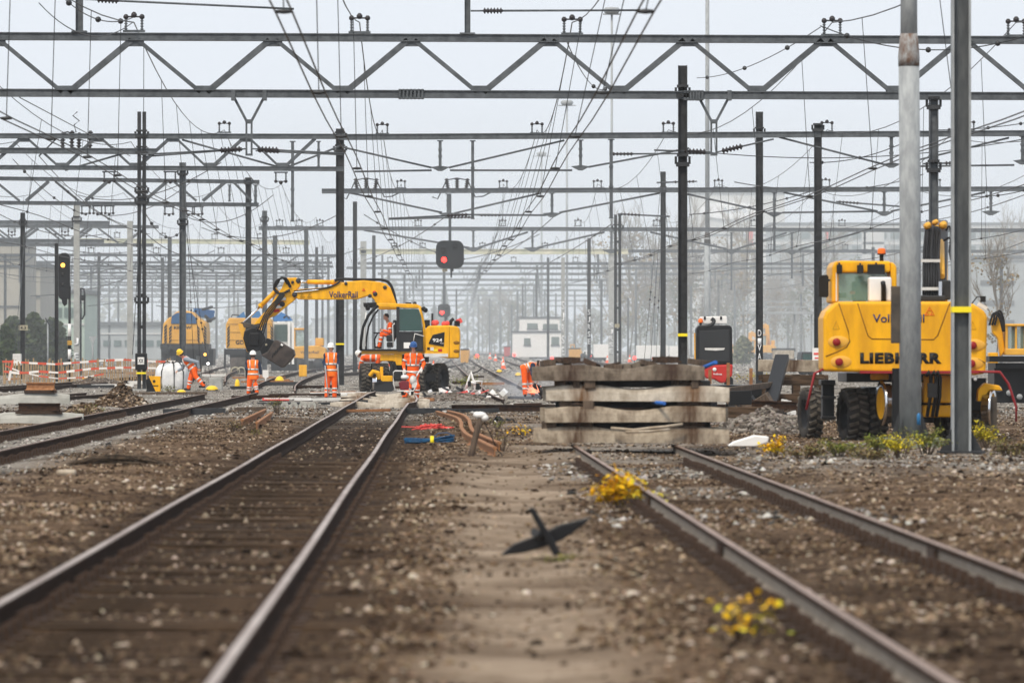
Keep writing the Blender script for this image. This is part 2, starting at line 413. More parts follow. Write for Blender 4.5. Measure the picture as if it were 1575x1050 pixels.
def noise(s, det=6, rough=.65):
    n = nt.nodes.new('ShaderNodeTexNoise'); n.inputs['Scale'].default_value = s; n.inputs['Detail'].default_value = det; n.inputs['Roughness'].default_value = rough
    nt.links.new(tc.outputs['Object'], n.inputs['Vector']); return n.outputs['Fac']
def ramp(f, stops):
    r = nt.nodes.new('ShaderNodeValToRGB'); e = r.color_ramp.elements
    while len(e) < len(stops): e.new(.5)
    for i, (p, c) in enumerate(stops): e[i].position = p
    for i, (p, c) in enumerate(stops): e[i].color = (*c, 1)
    nt.links.new(f, r.inputs['Fac']); return r.outputs['Color']
def mixc(f, a, bb):
    m_ = nt.nodes.new('ShaderNodeMixRGB'); nt.links.new(f, m_.inputs['Fac']); nt.links.new(a, m_.inputs['Color1']); nt.links.new(bb, m_.inputs['Color2']); return m_.outputs['Color']
def attr(n):
    a = nt.nodes.new('ShaderNodeAttribute'); a.attribute_name = n; return a.outputs['Fac']
brown = ramp(noise(9, 8, .72), [(.34, (.022, .014, .009)), (.46, (.085, .054, .034)), (.56, (.19, .13, .083)), (.70, (.40, .30, .20))])
sandc = ramp(noise(3.5), [(.3, (.20, .150, .105)), (.5, (.29, .225, .165)), (.7, (.36, .29, .22))])
palec = ramp(noise(14, 8, .7), [(.34, (.085, .076, .066)), (.48, (.24, .222, .195)), (.66, (.46, .43, .385))])
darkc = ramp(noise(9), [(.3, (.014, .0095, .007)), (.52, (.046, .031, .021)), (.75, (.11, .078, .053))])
patch = ramp(noise(.55, 4, .6), [(.40, (.42, .38, .35)), (.56, (1, 1, 1))])
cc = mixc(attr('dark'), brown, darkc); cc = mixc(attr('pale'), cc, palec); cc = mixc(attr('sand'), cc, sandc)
mm_ = nt.nodes.new('ShaderNodeMixRGB'); mm_.blend_type = 'MULTIPLY'; mm_.inputs['Fac'].default_value = .85; nt.links.new(cc, mm_.inputs['Color1']); nt.links.new(patch, mm_.inputs['Color2'])
nt.links.new(mm_.outputs['Color'], b.inputs['Base Color'])
bp = nt.nodes.new('ShaderNodeBump'); bp.inputs['Strength'].default_value = .8; bp.inputs['Distance'].default_value = .03
nt.links.new(noise(30, 5), bp.inputs['Height']); nt.links.new(bp.outputs['Normal'], b.inputs['Normal'])
me.materials.append(gm)
ground = bpy.data.objects.new('ground', me); COL.objects.link(ground); tag(ground, 'brown stony soil of the rail yard with sandy strip', 'ground', kind='structure')
def ground_z(x, y): return float(hum(np.array([x]), np.array([y]))[0] + np.clip((y - 190) / 410, 0, 1))

# ---------------------------------------------------------------- loose stones (stuff)
def scatter(n, fx, ylo, yhi, keep=None, power=1.0, seed=0):
    rg = np.random.default_rng(seed)
    y = ylo + (yhi - ylo) * rg.uniform(0, 1, n) ** power
    x = fx(y, rg, n)
    ok = np.ones(n, bool)
    if keep is not None: ok = keep(x, y, rg)
    x, y = x[ok], y[ok]
    z = hum(x, y) + np.clip((y - 190) / 410, 0, 1)
    return np.stack([x, y, z], 1)
half = lambda y: .100 * y + 2.4
def off_rail(x, y, r=.13):
    o = np.ones(len(x), bool)
    for c, lim in ((c1, 190), (c2, 79), (c3, 186)):
        for sg in (-.75, .75): o &= ~((np.abs(x - c(y) - sg) < r) & (y < lim))
    return o
def keep_brown(x, y, rg):
    sandk = np.exp(-(((x - (.16 - .002 * y)) / (.34 + .006 * y)) ** 4)) * (1 - smooth(70, 105, y))
    p = 1 - .86 * sandk
    p *= np.where((np.abs(x - c1(y)) < 1.2) & (y < 165), .8, 1) * np.where((np.abs(x - c2(y)) < 1.3) & (y < 60), .7, 1)
    p *= .30 + .70 * smooth(.25, .6, .5 + .5 * vnoise(x, y, 1.6, 31))
    return off_rail(x, y) & (rg.uniform(0, 1, len(x)) < p) & ~((np.abs(x - c3(y)) < 1.4) & (y < 190))
bst = island_mat('brown stones', [(.014, .009, .006), (.065, .040, .024), (.16, .106, .064), (.30, .215, .138), (.50, .39, .28), (.74, .66, .56)], pos=[0, .26, .52, .73, .90, 1.0], patch=True)
bed = island_mat('vignette painted bed stones', [(.012, .008, .006), (.050, .032, .021), (.12, .082, .053), (.22, .16, .108), (.60, .50, .40)], pos=[0, .30, .58, .84, 1.0], patch=True)  # dark bed stones; their colour also carries a painted foreground vignette
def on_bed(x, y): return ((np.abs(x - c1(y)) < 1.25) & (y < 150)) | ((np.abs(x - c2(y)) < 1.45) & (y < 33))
def put(nm, lb, cat, n, a, b_, pw, sd_, keep, m, g, mn, mxs, low):
    sp = scatter(n, lambda y, rg, n_: rg.uniform(-1, 1, n_) * half(y), a, b_, keep, pw, sd_)
    ss = np.clip(np.random.default_rng(sd_ + 1).gamma(2.2, g, len(sp)) + mn, mn, mxs)
    tag(tri_stones(nm, sp, ss, m, seed=sd_, low=low), lb, cat, kind='stuff')
put('track_ballast', 'dark bed stones with painted vignette, lying between the rails', 'ballast', 120000, 21, 150, 1.5, 23, lambda x, y, rg: keep_brown(x, y, rg) & on_bed(x, y), bed, .013, .014, .11, True)
put('gravel', 'loose brown stones strewn over the soil close by', 'gravel', 84000, 21, 58, 1.0, 3, lambda x, y, rg: keep_brown(x, y, rg) & ~on_bed(x, y), bst, .0095, .012, .085, False)
put('gravel', 'loose brown stones strewn farther off between the tracks', 'gravel', 135000, 52, 152, .9, 13, lambda x, y, rg: keep_brown(x, y, rg) & ~on_bed(x, y), bst, .0125, .014, .11, True)
def keep_pale(x, y, rg):
    n3 = np.abs(x - c3(y))
    a = (n3 < 1.0) | ((x - c3(y) > 0) & (n3 < 1.75) & (rg.uniform(0, 1, len(x)) < .5))
    a2 = (y > 128 + 14 * vnoise(x, y, 4, 12)) & (rg.uniform(0, 1, len(x)) < .8)
    a3 = (np.abs(x - c2(y)) < 1.5) & (y > 50) & (y < 80) & (vnoise(x, y, 2.3, 14) > .0)
    a4 = (x > 3) & (y > 72) & (y < 96) & (rg.uniform(0, 1, len(x)) < .5)
    return off_rail(x, y) & (a | a2 | a3 | a4)
sp = scatter(110000, lambda y, rg, n: rg.uniform(-1, 1, n) * half(y), 48, 330, keep_pale, .9, 7)
ss = np.clip(np.random.default_rng(6).gamma(3.0, .017, len(sp)), .02, .14)
tag(tri_stones('pale_ballast', sp, ss, island_mat('pale ballast', [(.04, .038, .037), (.15, .14, .13), (.34, .32, .295), (.52, .50, .465), (.76, .74, .70)], pos=[0, .25, .55, .85, 1.0]), seed=8, low=True), 'pale grey ballast stones in and around the working area', 'ballast', kind='stuff')

sp = scatter(34000, lambda y, rg, n: rg.uniform(-1, 1, n) * half(y), 320, 620, None, 1.0, 17)
tag(tri_stones('pale_ballast', sp, np.random.default_rng(18).uniform(.10, .30, len(sp)), bpy.data.materials['pale ballast'], seed=19, low=True), 'grey ballast and rubble far down the tracks', 'ballast', kind='stuff')

# ---------------------------------------------------------------- tracks
RAIL = [(-.069, 0), (.069, 0), (.069, .012), (.02, .028), (.009, .045), (.009, .125), (.034, .138), (.036, .160), (.026, .170), (-.026, .170), (-.036, .160), (-.034, .138), (-.009, .125), (-.009, .045), (-.02, .028), (-.069, .012)]
def rail_mf(foot):   # slots: 0 web, 1 worn top, 2 foot
    return lambda k: 1 if k == 8 else (2 if (foot and k in (1, 2, 13, 14, 15, 3, 12)) else 0)
def rail(pts, parent, top='rail_top', foot=False, side='rail_side', name='rail', label=None):
    m = MB(); m.extrude(RAIL, pts, 0, mf=rail_mf(foot))
    o = m.build(name, [M[side], M[top], M['rail_foot' if foot else side]], parent)
    if label: o['label'] = label
    return o
def fasten_mesh():
    m = MB()
    m.box((0, 0, .006), (.36, .15, .02))
    for k in (-.088, .088):
        m.box((k, 0, .045), (.06, .11, .075)); m.tube((k * 1.15, 0, .01), (k * 1.15, 0, .095), .016, seg=6)
    return m
def sleeper_mesh_wood():
    m = MB(); m.box((0, 0, -.05), (2.5, .25, .12)); return m.mesh('sleeper', M['sleeper_wood'])
fast_me = fasten_mesh().mesh('rail_fastening', M['fasten']); wood_me = sleeper_mesh_wood()
def sleepers(root, c, ds, buried=0.0, tilt=-.0119, deep=None):
    for d in ds:
        s = bpy.data.objects.new('sleeper', wood_me); COL.objects.link(s); s.parent = root
        s.location = (c(d), d, -buried + random.uniform(-.024, .006)); s.rotation_euler = (0, 0, random.uniform(-.01, .01) - tilt)
        for sg in (-.75, .75):
            f = bpy.data.objects.new('rail_fastening', fast_me); COL.objects.link(f); f.parent = s; f.location = (sg, 0, buried + .008)
t1 = thing('railway_track', 'worn track on dark wooden sleepers running up to the boom excavator', 'track', (0, 0, 0))
rail([(c1(d) - .75 + .008 * math.sin(d * .21), d, 0) for d in np.linspace(4, 158, 40)] + [(-4.42, 163, .0), (-4.44, 168, .02), (-4.50, 176, .05), (-4.42, 184, .09)], t1)
rail([(c1(d) + .75 + .008 * math.sin(d * .17 + 1), d, 0) for d in np.linspace(4, 152, 40)] + [(-2.64, 156, .0), (-2.70, 162, .03), (-2.92, 172, .06)], t1)
sleepers(t1, c1, [21 + .62 * i for i in range(100)] , .0)
t2 = thing('railway_track', 'rusty brown track half sunk in soil leading to the sleeper pile', 'track', (0, 0, 0))
rail([(c2(d) - .75, d, 0) for d in np.linspace(4, 85, 24)], t2, 'rail_top_old', True)
rail([(c2(d) + .75, d, 0) for d in np.linspace(4, 85, 24)], t2, 'rail_top_old', True)
sleepers(t2, c2, [21 + .6 * i for i in range(98)], .022, -.0155)
for d_, sg in ((42.5, -.75), (41.5, .75), (56, -.75)):
    m = MB(); m.box((c2(d_) + sg - .026, d_, .085), (.022, .7, .09)); m.box((c2(d_) + sg + .026, d_, .085), (.022, .7, .09)); m.build('fishplate', M['fasten'], t2)
t3 = thing('railway_track', 'dark cut track bedded in pale grey ballast before the white bag', 'track', (0, 0, 0))
rail([(c3(d) - .75, d, 0) for d in np.linspace(60, 184, 24)], t3, 'rail_top_old')
rail([(c3(d) + .75, d, 0) for d in np.linspace(60, 190, 24)], t3, 'rail_top_old')
sleepers(t3, c3, [75 + .62 * i for i in range(100)], .03)
def curve_track(label, pts, name='railway_track', half_g=.75, z0=0.0, top='rail_top_old'):
    t = thing(name, label, 'track', (0, 0, 0)); pts = [Vector(p) for p in pts]
    for sg in (-1, 1):
        q = []
        for i, p in enumerate(pts):
            dv = pts[min(i + 1, len(pts) - 1)] - pts[max(i - 1, 0)]; nrm = Vector((dv.y, -dv.x, 0)).normalized()
            q.append(p + nrm * half_g * sg)
        rail(q, t, top)
    return t
def pline(pts, n=24, z=.0):   # px/py on the ground -> smooth line of rail feet
    g = []
    for px, d in pts: g.append(Vector((X(px, d), d, gz(d) + z)))
    out = []
    for i in range(n):
        u = i / (n - 1) * (len(g) - 1); k = min(int(u), len(g) - 2); f = u - k
        p0, p1, p2, p3 = g[max(k - 1, 0)], g[k], g[k + 1], g[min(k + 2, len(g) - 1)]
        out.append(.5 * ((2 * p1) + (p2 - p0) * f + (2 * p0 - 5 * p1 + 4 * p2 - p3) * f * f + (3 * p1 - p0 - 3 * p2 + p3) * f ** 3))
    return out
curve_track('curving track swinging away behind the worker in navy sleeves', pline([(420, 196), (426, 222), (445, 255), (478, 300), (530, 350), (600, 420)]))
curve_track('cut track bending away past the smoke and crouching worker', pline([(815, 163), (790, 185), (760, 235), (733, 310), (716, 400), (706, 520), (698, 700)]))
curve_track('distant straight track between the masts beyond the smoke', pline([(900, 240), (860, 300), (800, 420), (765, 600), (735, 900)]))
curve_track('dark rails lying beside the red and white barrier tape', pline([(-40, 205), (40, 215), (110, 228), (190, 250), (300, 300)]))
curve_track('far track passing under the two yellow cranes', pline([(318, 236), (335, 300), (395, 420), (500, 640)]))
curve_track('far track beyond the joined grey posts, half hidden by the pile', pline([(1010, 260), (950, 340), (860, 520), (780, 800)]))
curve_track('far track running between the white cabins and the masts', pline([(960, 330), (880, 450), (800, 650), (745, 950)]))
curve_track('rust brown siding track crossing behind the boom excavator', pline([(540, 290), (640, 330), (700, 420), (712, 600)]))
curve_track('dark panel of spare rails behind the stacked grey sleepers', pline([(-60, 165), (20, 168), (90, 176), (160, 190)]), half_g=.6)
# ---------------------------------------------------------------- overhead line equipment
def rib_profile(L, r0, r1, n):
    p = [(0.0, 0.0), (r0, 0.0)]
    for i in range(n):
        h = L * (i + .5) / n; e = L / n
        p += [(r0, h - e * .45), (r1, h - e * .15), (r1, h + e * .05), (r0, h + e * .25)]
    return p + [(r0, L), (0, L)]
def ins_mesh():
    m = MB(); m.box((0, 0, .03), (.52, .12, .05), 0)
    for s in (-.19, .19):
        m.lathe(rib_profile(.26, .022, .040, 4), (s, 0, .05), (0, 0, 1), 8, 0)
        m.lathe([(0, 0), (.03, 0), (.062, .03), (.062, .08), (.03, .12), (0, .12)], (s, 0, .31), (0, 0, 1), 8, 1)
    m.box((0, 0, .37), (.50, .035, .035), 1)
    m.lathe([(0, 0), (.03, 0), (.07, .04), (.07, .09), (.03, .14), (0, .14)], (0, 0, .345), (0, 0, 1), 8, 1)
    return m.mesh('insulator_set', [M['steel'], M['insul']])
INS = ins_mesh()
def ins(root, p, flip=False, k=1.0):
    o = bpy.data.objects.new('insulator_set', INS); COL.objects.link(o); o.parent = root; o.location = p; o.scale = (k, k, -k if flip else k); return o
def arm(root, p0, p1, gap=.12, L=.42, r=.022, kind='insul', name='registration_arm'):
    p0, p1 = Vector(p0), Vector(p1); d = (p1 - p0).normalized(); m = MB()
    m.tube(p0, p0 + d * (gap + .02), r * .8, seg=6)
    m.lathe(rib_profile(L, .035, .075, 6), p0 + d * gap, d, 10, 1)
    m.tube(p0 + d * (gap + L - .01), p1, r, seg=6)
    return m.build(name, [M['steel'], M[kind]], root)
def drop(root, px, y0, y1, wpx, D, plate=False, name='drop_post'):
    m = MB(); a, b = P(px, y0, D), P(px, y1, D); w_ = wpx / F * D
    m.beam(a, b, w_, w_)
    m.box(a + Vector((0, 0, -.02)), (w_ * 2, w_ * 1.6, .04))
    for k in (.35, .6): m.box(a.lerp(b, k), (w_ * 1.35, w_ * 1.35, .07))
    if plate:
        q = 15 / F * D
        m.prism([(b.x - q, b.z), (b.x - w_ * .6, b.z + .04), (b.x + w_ * .6, b.z + .04), (b.x + q, b.z), (b.x + w_ * .7, b.z - q * .42), (b.x - w_ * .7, b.z - q * .42)], D - .03, D + .03)
    else: m.box(b + Vector((0, 0, .02)), (w_ * 1.4, w_ * 1.4, .04))
    return m.build(name, M['steel'], root)
def gantry(label, D, chords=(), trusses=(), inss=(), drops=(), struts=(), m='steel', arms=(), group=None, flip=(), dm='steel'):
    root = thing('overhead_gantry', label, 'gantry', (0, 0, 0), group=group)
    for x0, x1, y0, y1, h in chords:
        b = MB(); w_ = h / F * D; a, c = P(x0, y0, D), P(x1, y1, D)
        b.beam(a, c, w_ * .9, w_ * .74)
        for s in (1, -1): b.beam(a + Vector((0, 0, s * w_ * .43)), c + Vector((0, 0, s * w_ * .43)), w_ * 1.25, w_ * .14)
        b.build('chord', M[m], root)
    for x0, x1, yt, yb, nodes, wd in trusses:
        b = MB(); w_ = wd / F * D
        for i, (xa, xb) in enumerate(zip(nodes[:-1], nodes[1:])):
            ya, yb_ = (yt, yb) if i % 2 == 0 else (yb, yt)
            if min(xa, xb) < x0 or max(xa, xb) > x1: continue
            g = 5 if xb > xa else -5
            k = 1.0 if i % 2 else .7
            b.beam(P(xa + g, ya, D), P(xb - g, yb_, D), w_ * 1.2, w_ * k)
            if D < 250:
                for xx, yy, sg in ((xa, ya, 1 if ya < yb_ else -1),): b.box(P(xx, yy, D) + Vector((0, -w_ * .35, -sg * w_ * .35)), (w_ * 3.2, .018, w_ * 1.5))
        b.build('truss_web', M[m], root)
    for x, y in inss: ins(root, P(x, y, D))
    for x, y in flip: ins(root, P(x, y, D), True)
    for d_ in drops: drop(root, d_[0], d_[1], d_[2], d_[3], D, len(d_) > 4 and d_[4])
    if struts:
        for x0, y0, x1, y1 in struts:
            b = MB(); b.tube(P(x0, y0, D), P(x1, y1, D), 1.7 / F * D, seg=6); b.build('brace_rod', M['steel'], root)
    for x0, y0, x1, y1 in arms: arm(root, P(x0, y0, D), P(x1, y1, D), r=1.5 / F * D, L=.5 * D / 135 if D < 300 else .6)
    return root
def bumps(root, px0, px1, y, D, h):
    m = MB(); w_ = h / F * D; n = 7
    for i in range(n):
        p = P(px0 + (px1 - px0) * i / (n - 1), y, D); m.box(p, (w_ * .22, w_ * 1.4, w_ * 1.18))
    for s in (-1, 1): m.beam(P(px0 - 2, y, D) + Vector((0, 0, s * w_ * .5)), P(px1 + 2, y, D) + Vector((0, 0, s * w_ * .5)), w_ * 1.5, w_ * .12)
    m.build('clamp', M['steel'], root)

gA = gantry('large zigzag truss gantry spanning the whole top of the view', 135,
    chords=[(-260, 1850, 55, 63, 12), (-260, 1850, 142, 149, 12)],
    trusses=[(-240, 1830, 62, 142, [-218 + 106.3 * i for i in range(20)], 9)],
    inss=[(206, 50), (553, 52), (880, 54), (1280, 56), (1563, 57)],
    arms=[(378, 229, 215, 238), (388, 229, 530, 236), (1093, 234, 1006, 231), (1103, 234, 1190, 214)])
for px, y, wv in ((122, 50, 11), (719, 53, 9)):
    m = MB(); m.hbeam(P(px, y, 135), P(px, -190, 135), wv / F * 135, wv / F * 135); m.box(P(px, y - 1, 135), (.36, .3, .04))
    m.build('upright', M['steel'], gA)
arm(gA, P(724, 17, 135), P(985, 16, 135), .3, .46, .028); arm(gA, P(127, -1, 135), P(452, 14, 135), .35, .5, .028)
for px in (383, 1098):
    m = MB()
    for s in (-1, 1):
        m.beam(P(px + s * 23, 150, 135), P(px + s * 4, 186, 135), .06, .06); m.box(P(px + s * 24, 147, 135), (.1, .25, .24))
        m.beam(P(px + s * 4, 184, 135), P(px + s * 4, 238, 135), .045, .045)
    m.box(P(px, 187, 135), (.17, .07, .1)); m.box(P(px, 238, 135), (.17, .06, .05))
    m.build('hanger', M['steel'], gA)
bumps(gA, 615, 650, 145, 135, 13); bumps(gA, 1053, 1080, 147, 135, 13)

gB = gantry('wide single beam gantry with rod braced queen posts below the large zigzag truss', 215,
    chords=[(522, 1760, 211, 204, 9)], inss=[(588, 207), (826, 206), (1028, 205), (1272, 204), (1490, 203)],
    drops=[(677, 216, 257, 4.5, True), (727, 216, 337, 4.5), (893, 215, 256, 4.5, True), (940, 214, 336, 5), (1371, 210, 252, 5, True), (1573, 209, 247, 5, True)],
    struts=[(525, 226, 664, 258), (690, 258, 868, 216), (692, 262, 880, 262), (905, 257, 1060, 228), (545, 264, 664, 262), (1198, 211, 1360, 253), (1384, 253, 1552, 212), (1384, 256, 1560, 254)],
    arms=[(937, 237, 1100, 236), (724, 330, 598, 336), (1490, 250, 1420, 252)])
gB2 = gantry('lattice gantry with deep zigzag web reaching the tall dark mast with the white XX box', 215,
    chords=[(-120, 528, 209, 210, 8), (-120, 528, 257, 260, 7), (-120, 240, 231, 233, 9)],
    trusses=[(-100, 520, 213, 256, [-78, -20, 37, 95, 151, 208, 266, 322, 379, 434, 490], 5)],
    inss=[(345, 205)], drops=[(450, 217, 341, 4.5), (490, 217, 257, 3.5)], flip=[(262, 263), (432, 264), (168, 263)],
    struts=[(100, 262, 190, 236), (280, 215, 432, 258), (440, 258, 525, 224)], arms=[(378, 229, 222, 241), (393, 232, 527, 238)])
m = MB()
for i, px in enumerate((96, 110, 121, 138)):
    a, b_ = P(px, 231, 215), P(px + 1, 204 - (i % 2) * 3, 215); m.lathe(rib_profile((b_ - a).length, .05, .10, 6), a, b_ - a, 8, 0)
m.path([P(60, 240, 215), P(78, 222, 215), P(95, 205, 215), P(104, 203, 215), P(112, 206, 215)], .03, m=1); m.path([P(117, 204, 215), P(114, 192, 215), P(122, 186, 215), P(112, 178, 215), P(119, 172, 215)], .025, m=1)
m.build('isolator_switch', [M['insul'], M['steel_dark']], gB2)
gT2 = gantry('second lattice gantry with upside down insulator rows ending at a square post', 270,
    chords=[(-120, 399, 273, 280, 6), (-120, 398, 311, 315, 6)],
    trusses=[(-100, 392, 279, 309, [-102, -56, -12, 35, 80, 126, 171, 217, 262, 307, 353, 392], 5)],
    flip=[(132, 316), (150, 316), (168, 316), (260, 317), (290, 317), (305, 317)], drops=[(393, 284, 312, 4), (353, 284, 310, 3)])
for k, (D, y0, x1, h) in enumerate(((330, 341, 168, 6), (350, 347, 244, 5))):
    gantry(('third lattice gantry ending beside the pale square mast', 'thin crossbeam gantry just under the third lattice gantry')[k], D, chords=[(-120, x1, y0, y0 + 2, h), (-120, x1 - 8, y0 + 29, y0 + 30, h)],
        trusses=[(-110, x1 - 8, y0 + 4, y0 + 27, [-100 + 41 * i for i in range(9)], 4)], flip=[(18, y0 + 5), (100, y0 + 5)])
gC = gantry('middle single beam gantry carrying the hanging red signal', 290,
    chords=[(495, 1760, 294, 290, 7.5)], inss=[(617, 290), (774, 290), (919, 290), (1105, 289), (1270, 288), (1440, 288)],
    drops=[(689, 298, 328, 4, True), (849, 297, 328, 4, True), (1191, 296, 327, 4, True), (1360, 295, 326, 4, True), (1524, 294, 325, 4, True), (1191, 330, 386, 3.6)],
    struts=[(535, 296, 680, 327), (699, 328, 832, 297), (860, 327, 1015, 297), (700, 330, 840, 331), (1050, 297, 1180, 326), (1203, 327, 1350, 325), (1205, 296, 1350, 325), (1370, 325, 1515, 296)],
    arms=[(727, 334, 598, 337), (735, 331, 840, 331), (950, 329, 1030, 333), (1286, 310, 1390, 318), (1072, 279, 1010, 281)])
for px in (563, 703):
    m = MB()
    for s in (-14, 0, 14):
        a = P(px + s, 291, 290); m.lathe(rib_profile(.55, .06, .12, 5), a, (s * .01, 0, 1), 8, 0)
    m.path([P(px - 38, 303, 290), P(px - 30, 306, 290), P(px - 16, 277, 290), P(px, 274, 290), P(px + 16, 277, 290), P(px + 28, 303, 290), P(px + 40, 302, 290), P(px + 56, 294, 290)], .035, m=1)
    m.build('isolator_switch', [M['insul'], M['steel_dark']], gC)
gD = gantry('thinner single beam gantry crossing just above the red signal head', 370,
    chords=[(398, 1760, 351, 355, 6)], inss=[(x, 348) for x in (430, 460, 492, 643, 773, 889, 1010, 1160, 1295, 1430)],
    drops=[(819, 355, 381, 3.2, True), (728, 355, 381, 3.2, True), (1218, 357, 385, 3.2, True), (1218, 388, 428, 3), (1125, 357, 384, 3, True), (1330, 357, 384, 3, True), (940, 356, 384, 3, True)],
    struts=[(560, 354, 722, 381), (735, 381, 812, 357), (826, 381, 930, 357), (1000, 357, 1118, 383), (1133, 383, 1210, 358), (1228, 384, 1322, 357)])
gantry('cream painted concrete beam gantry behind the red signal head', 430, chords=[(553, 966, 387, 387, 8)], inss=[(x, 382) for x in (606, 650, 742, 838)], m='cream')
gantry('cream concrete beam gantry above the two yellow cranes', 420, chords=[(118, 476, 370, 373, 7)], m='cream', inss=[(180, 366), (250, 367), (330, 368), (400, 368)])
gantry('pale beam gantry over the distant bare trees and grey buildings', 440, chords=[(860, 1700, 386, 387, 5)], inss=[(x, 384) for x in (1098, 1186, 1300)], drops=[(1125, 390, 446, 3), (1235, 390, 440, 3), (920, 390, 420, 3)])
FD = [(480, 405), (530, 412), (580, 421), (640, 430), (700, 438), (770, 446), (850, 454), (940, 462), (1050, 470)]
frnd = random.Random(4)
for i, (D, y) in enumerate(FD):
    g = gantry('faint far beam gantry in the mist over the distant tracks', D, chords=[(frnd.randint(520, 600), frnd.randint(1180, 1500), y, y + 1, 4.2 - i * .22)],
        inss=[(x, y - 2) for x in range(600 + 7 * i, 1150, 95)], drops=[(x, y + 3, y + 24 - i, 2.4) for x in range(650 - 5 * i, 1150, 88 + 3 * i)], group='far beam gantries')
for i, (D, y) in enumerate([(400, 392), (450, 403), (500, 413), (560, 424), (630, 434), (710, 444), (800, 453)]):
    gantry('faint far lattice gantry in the mist beyond the yellow cranes', D, chords=[(-60, 520 - 9 * i, y, y + 1, 4 - .25 * i), (-60, 512 - 9 * i, y + 17 - i, y + 18 - i, 3.6 - .25 * i)],
        trusses=[(-60, 510 - 9 * i, y + 2, y + 16 - i, [-60 + (29 - i) * k for k in range(22)], 2.4 - .15 * i)], inss=[(x, y - 2) for x in range(40 + 11 * i, 500, 100)], drops=[(x, y + 18, y + 42 - 2 * i, 2.4) for x in range(30, 500, 110)], group='far lattice gantries')

# ---------------------------------------------------------------- masts
def mast(px, ytop, wpx, D, style, label, group=None, tape=None, foot=True, name='catenary_mast', clamps=()):
    b0 = base(px, D); top = Z(ytop, D); w_ = wpx / F * D; h = top - b0.z
    root = thing(name, label, 'mast', b0, group=group)
    m = MB(); T = Vector((0, 0, h))
    if style == 'H': m.hbeam((0, 0, 0), T, w_, w_, w_ * .1, up=Vector((0, 1, 0))); mm = 'steel_dark'
    elif style == 'h': m.hbeam((0, 0, 0), T, w_, w_, w_ * .12, up=Vector((0, 1, 0))); mm = 'steel'
    elif style == 'twin':
        for s in (-.3, .3): m.beam((s * w_, 0, 0), T + Vector((s * w_, 0, 0)), w_ * .4, w_ * .8)
        mm = 'steel_dark'
        for k in range(1, int(h / 1.2)): m.box((0, -w_ * .3, k * 1.2), (w_ * .9, .02, .12))
    elif style == 'conc': m.beam((0, 0, 0), T, w_, w_ * .8); mm = 'concrete'
    elif style == 'pipe': m.tube((0, 0, 0), T, w_ / 2, w_ * .36, seg=12); mm = 'steel'
    elif style == 'round': m.tube((0, 0, 0), T, w_ / 2, w_ * .36, seg=12); mm = 'concrete'
    m.build('post', M[mm], root)
    if foot:
        f = MB(); f.box((0, 0, .03), (w_ * 2.2, w_ * 2.2, .05)); f.box((0, 0, -.1), (w_ * 3, w_ * 3, .24)); f.build('foundation', M['concrete'], root)
    for y in clamps:
        c = MB(); z = Z(y, D) - b0.z
        c.box((0, 0, z), (w_ * 1.45, w_ * 1.3, .10)); c.box((0, 0, z + .22), (w_ * 1.25, w_ * 1.3, .06)); c.box((w_ * .75, 0, z + .1), (w_ * .25, .1, .18)); c.box((-w_ * .75, 0, z + .1), (w_ * .25, .1, .18))
        c.build('clamp', M['steel_dark'], root)
    if tape:
        t = MB(); t.box((0, 0, Z(tape, D) - b0.z), (w_ + .012, w_ + .012, .07)); t.build('tape_band', M['tape_yellow'], root)
    return root, h, w_
def stays(root, D, pts, r=.012, ins_=True, mt='wire'):
    o = root.location
    for (x0, y0, x1, y1) in pts:
        a, b_ = P(x0, y0, D) - o, P(x1, y1, D) - o; b_.z = max(b_.z, 0.0); b_.y -= .4
        m = MB(); m.tube(a, b_, r, seg=5)
        if ins_:
            for k in (.62, .66): m.ball(a.lerp(b_, k), .05, 1, 6, 5)
        m.build('stay_wire', [M[mt], M['insul']], root)
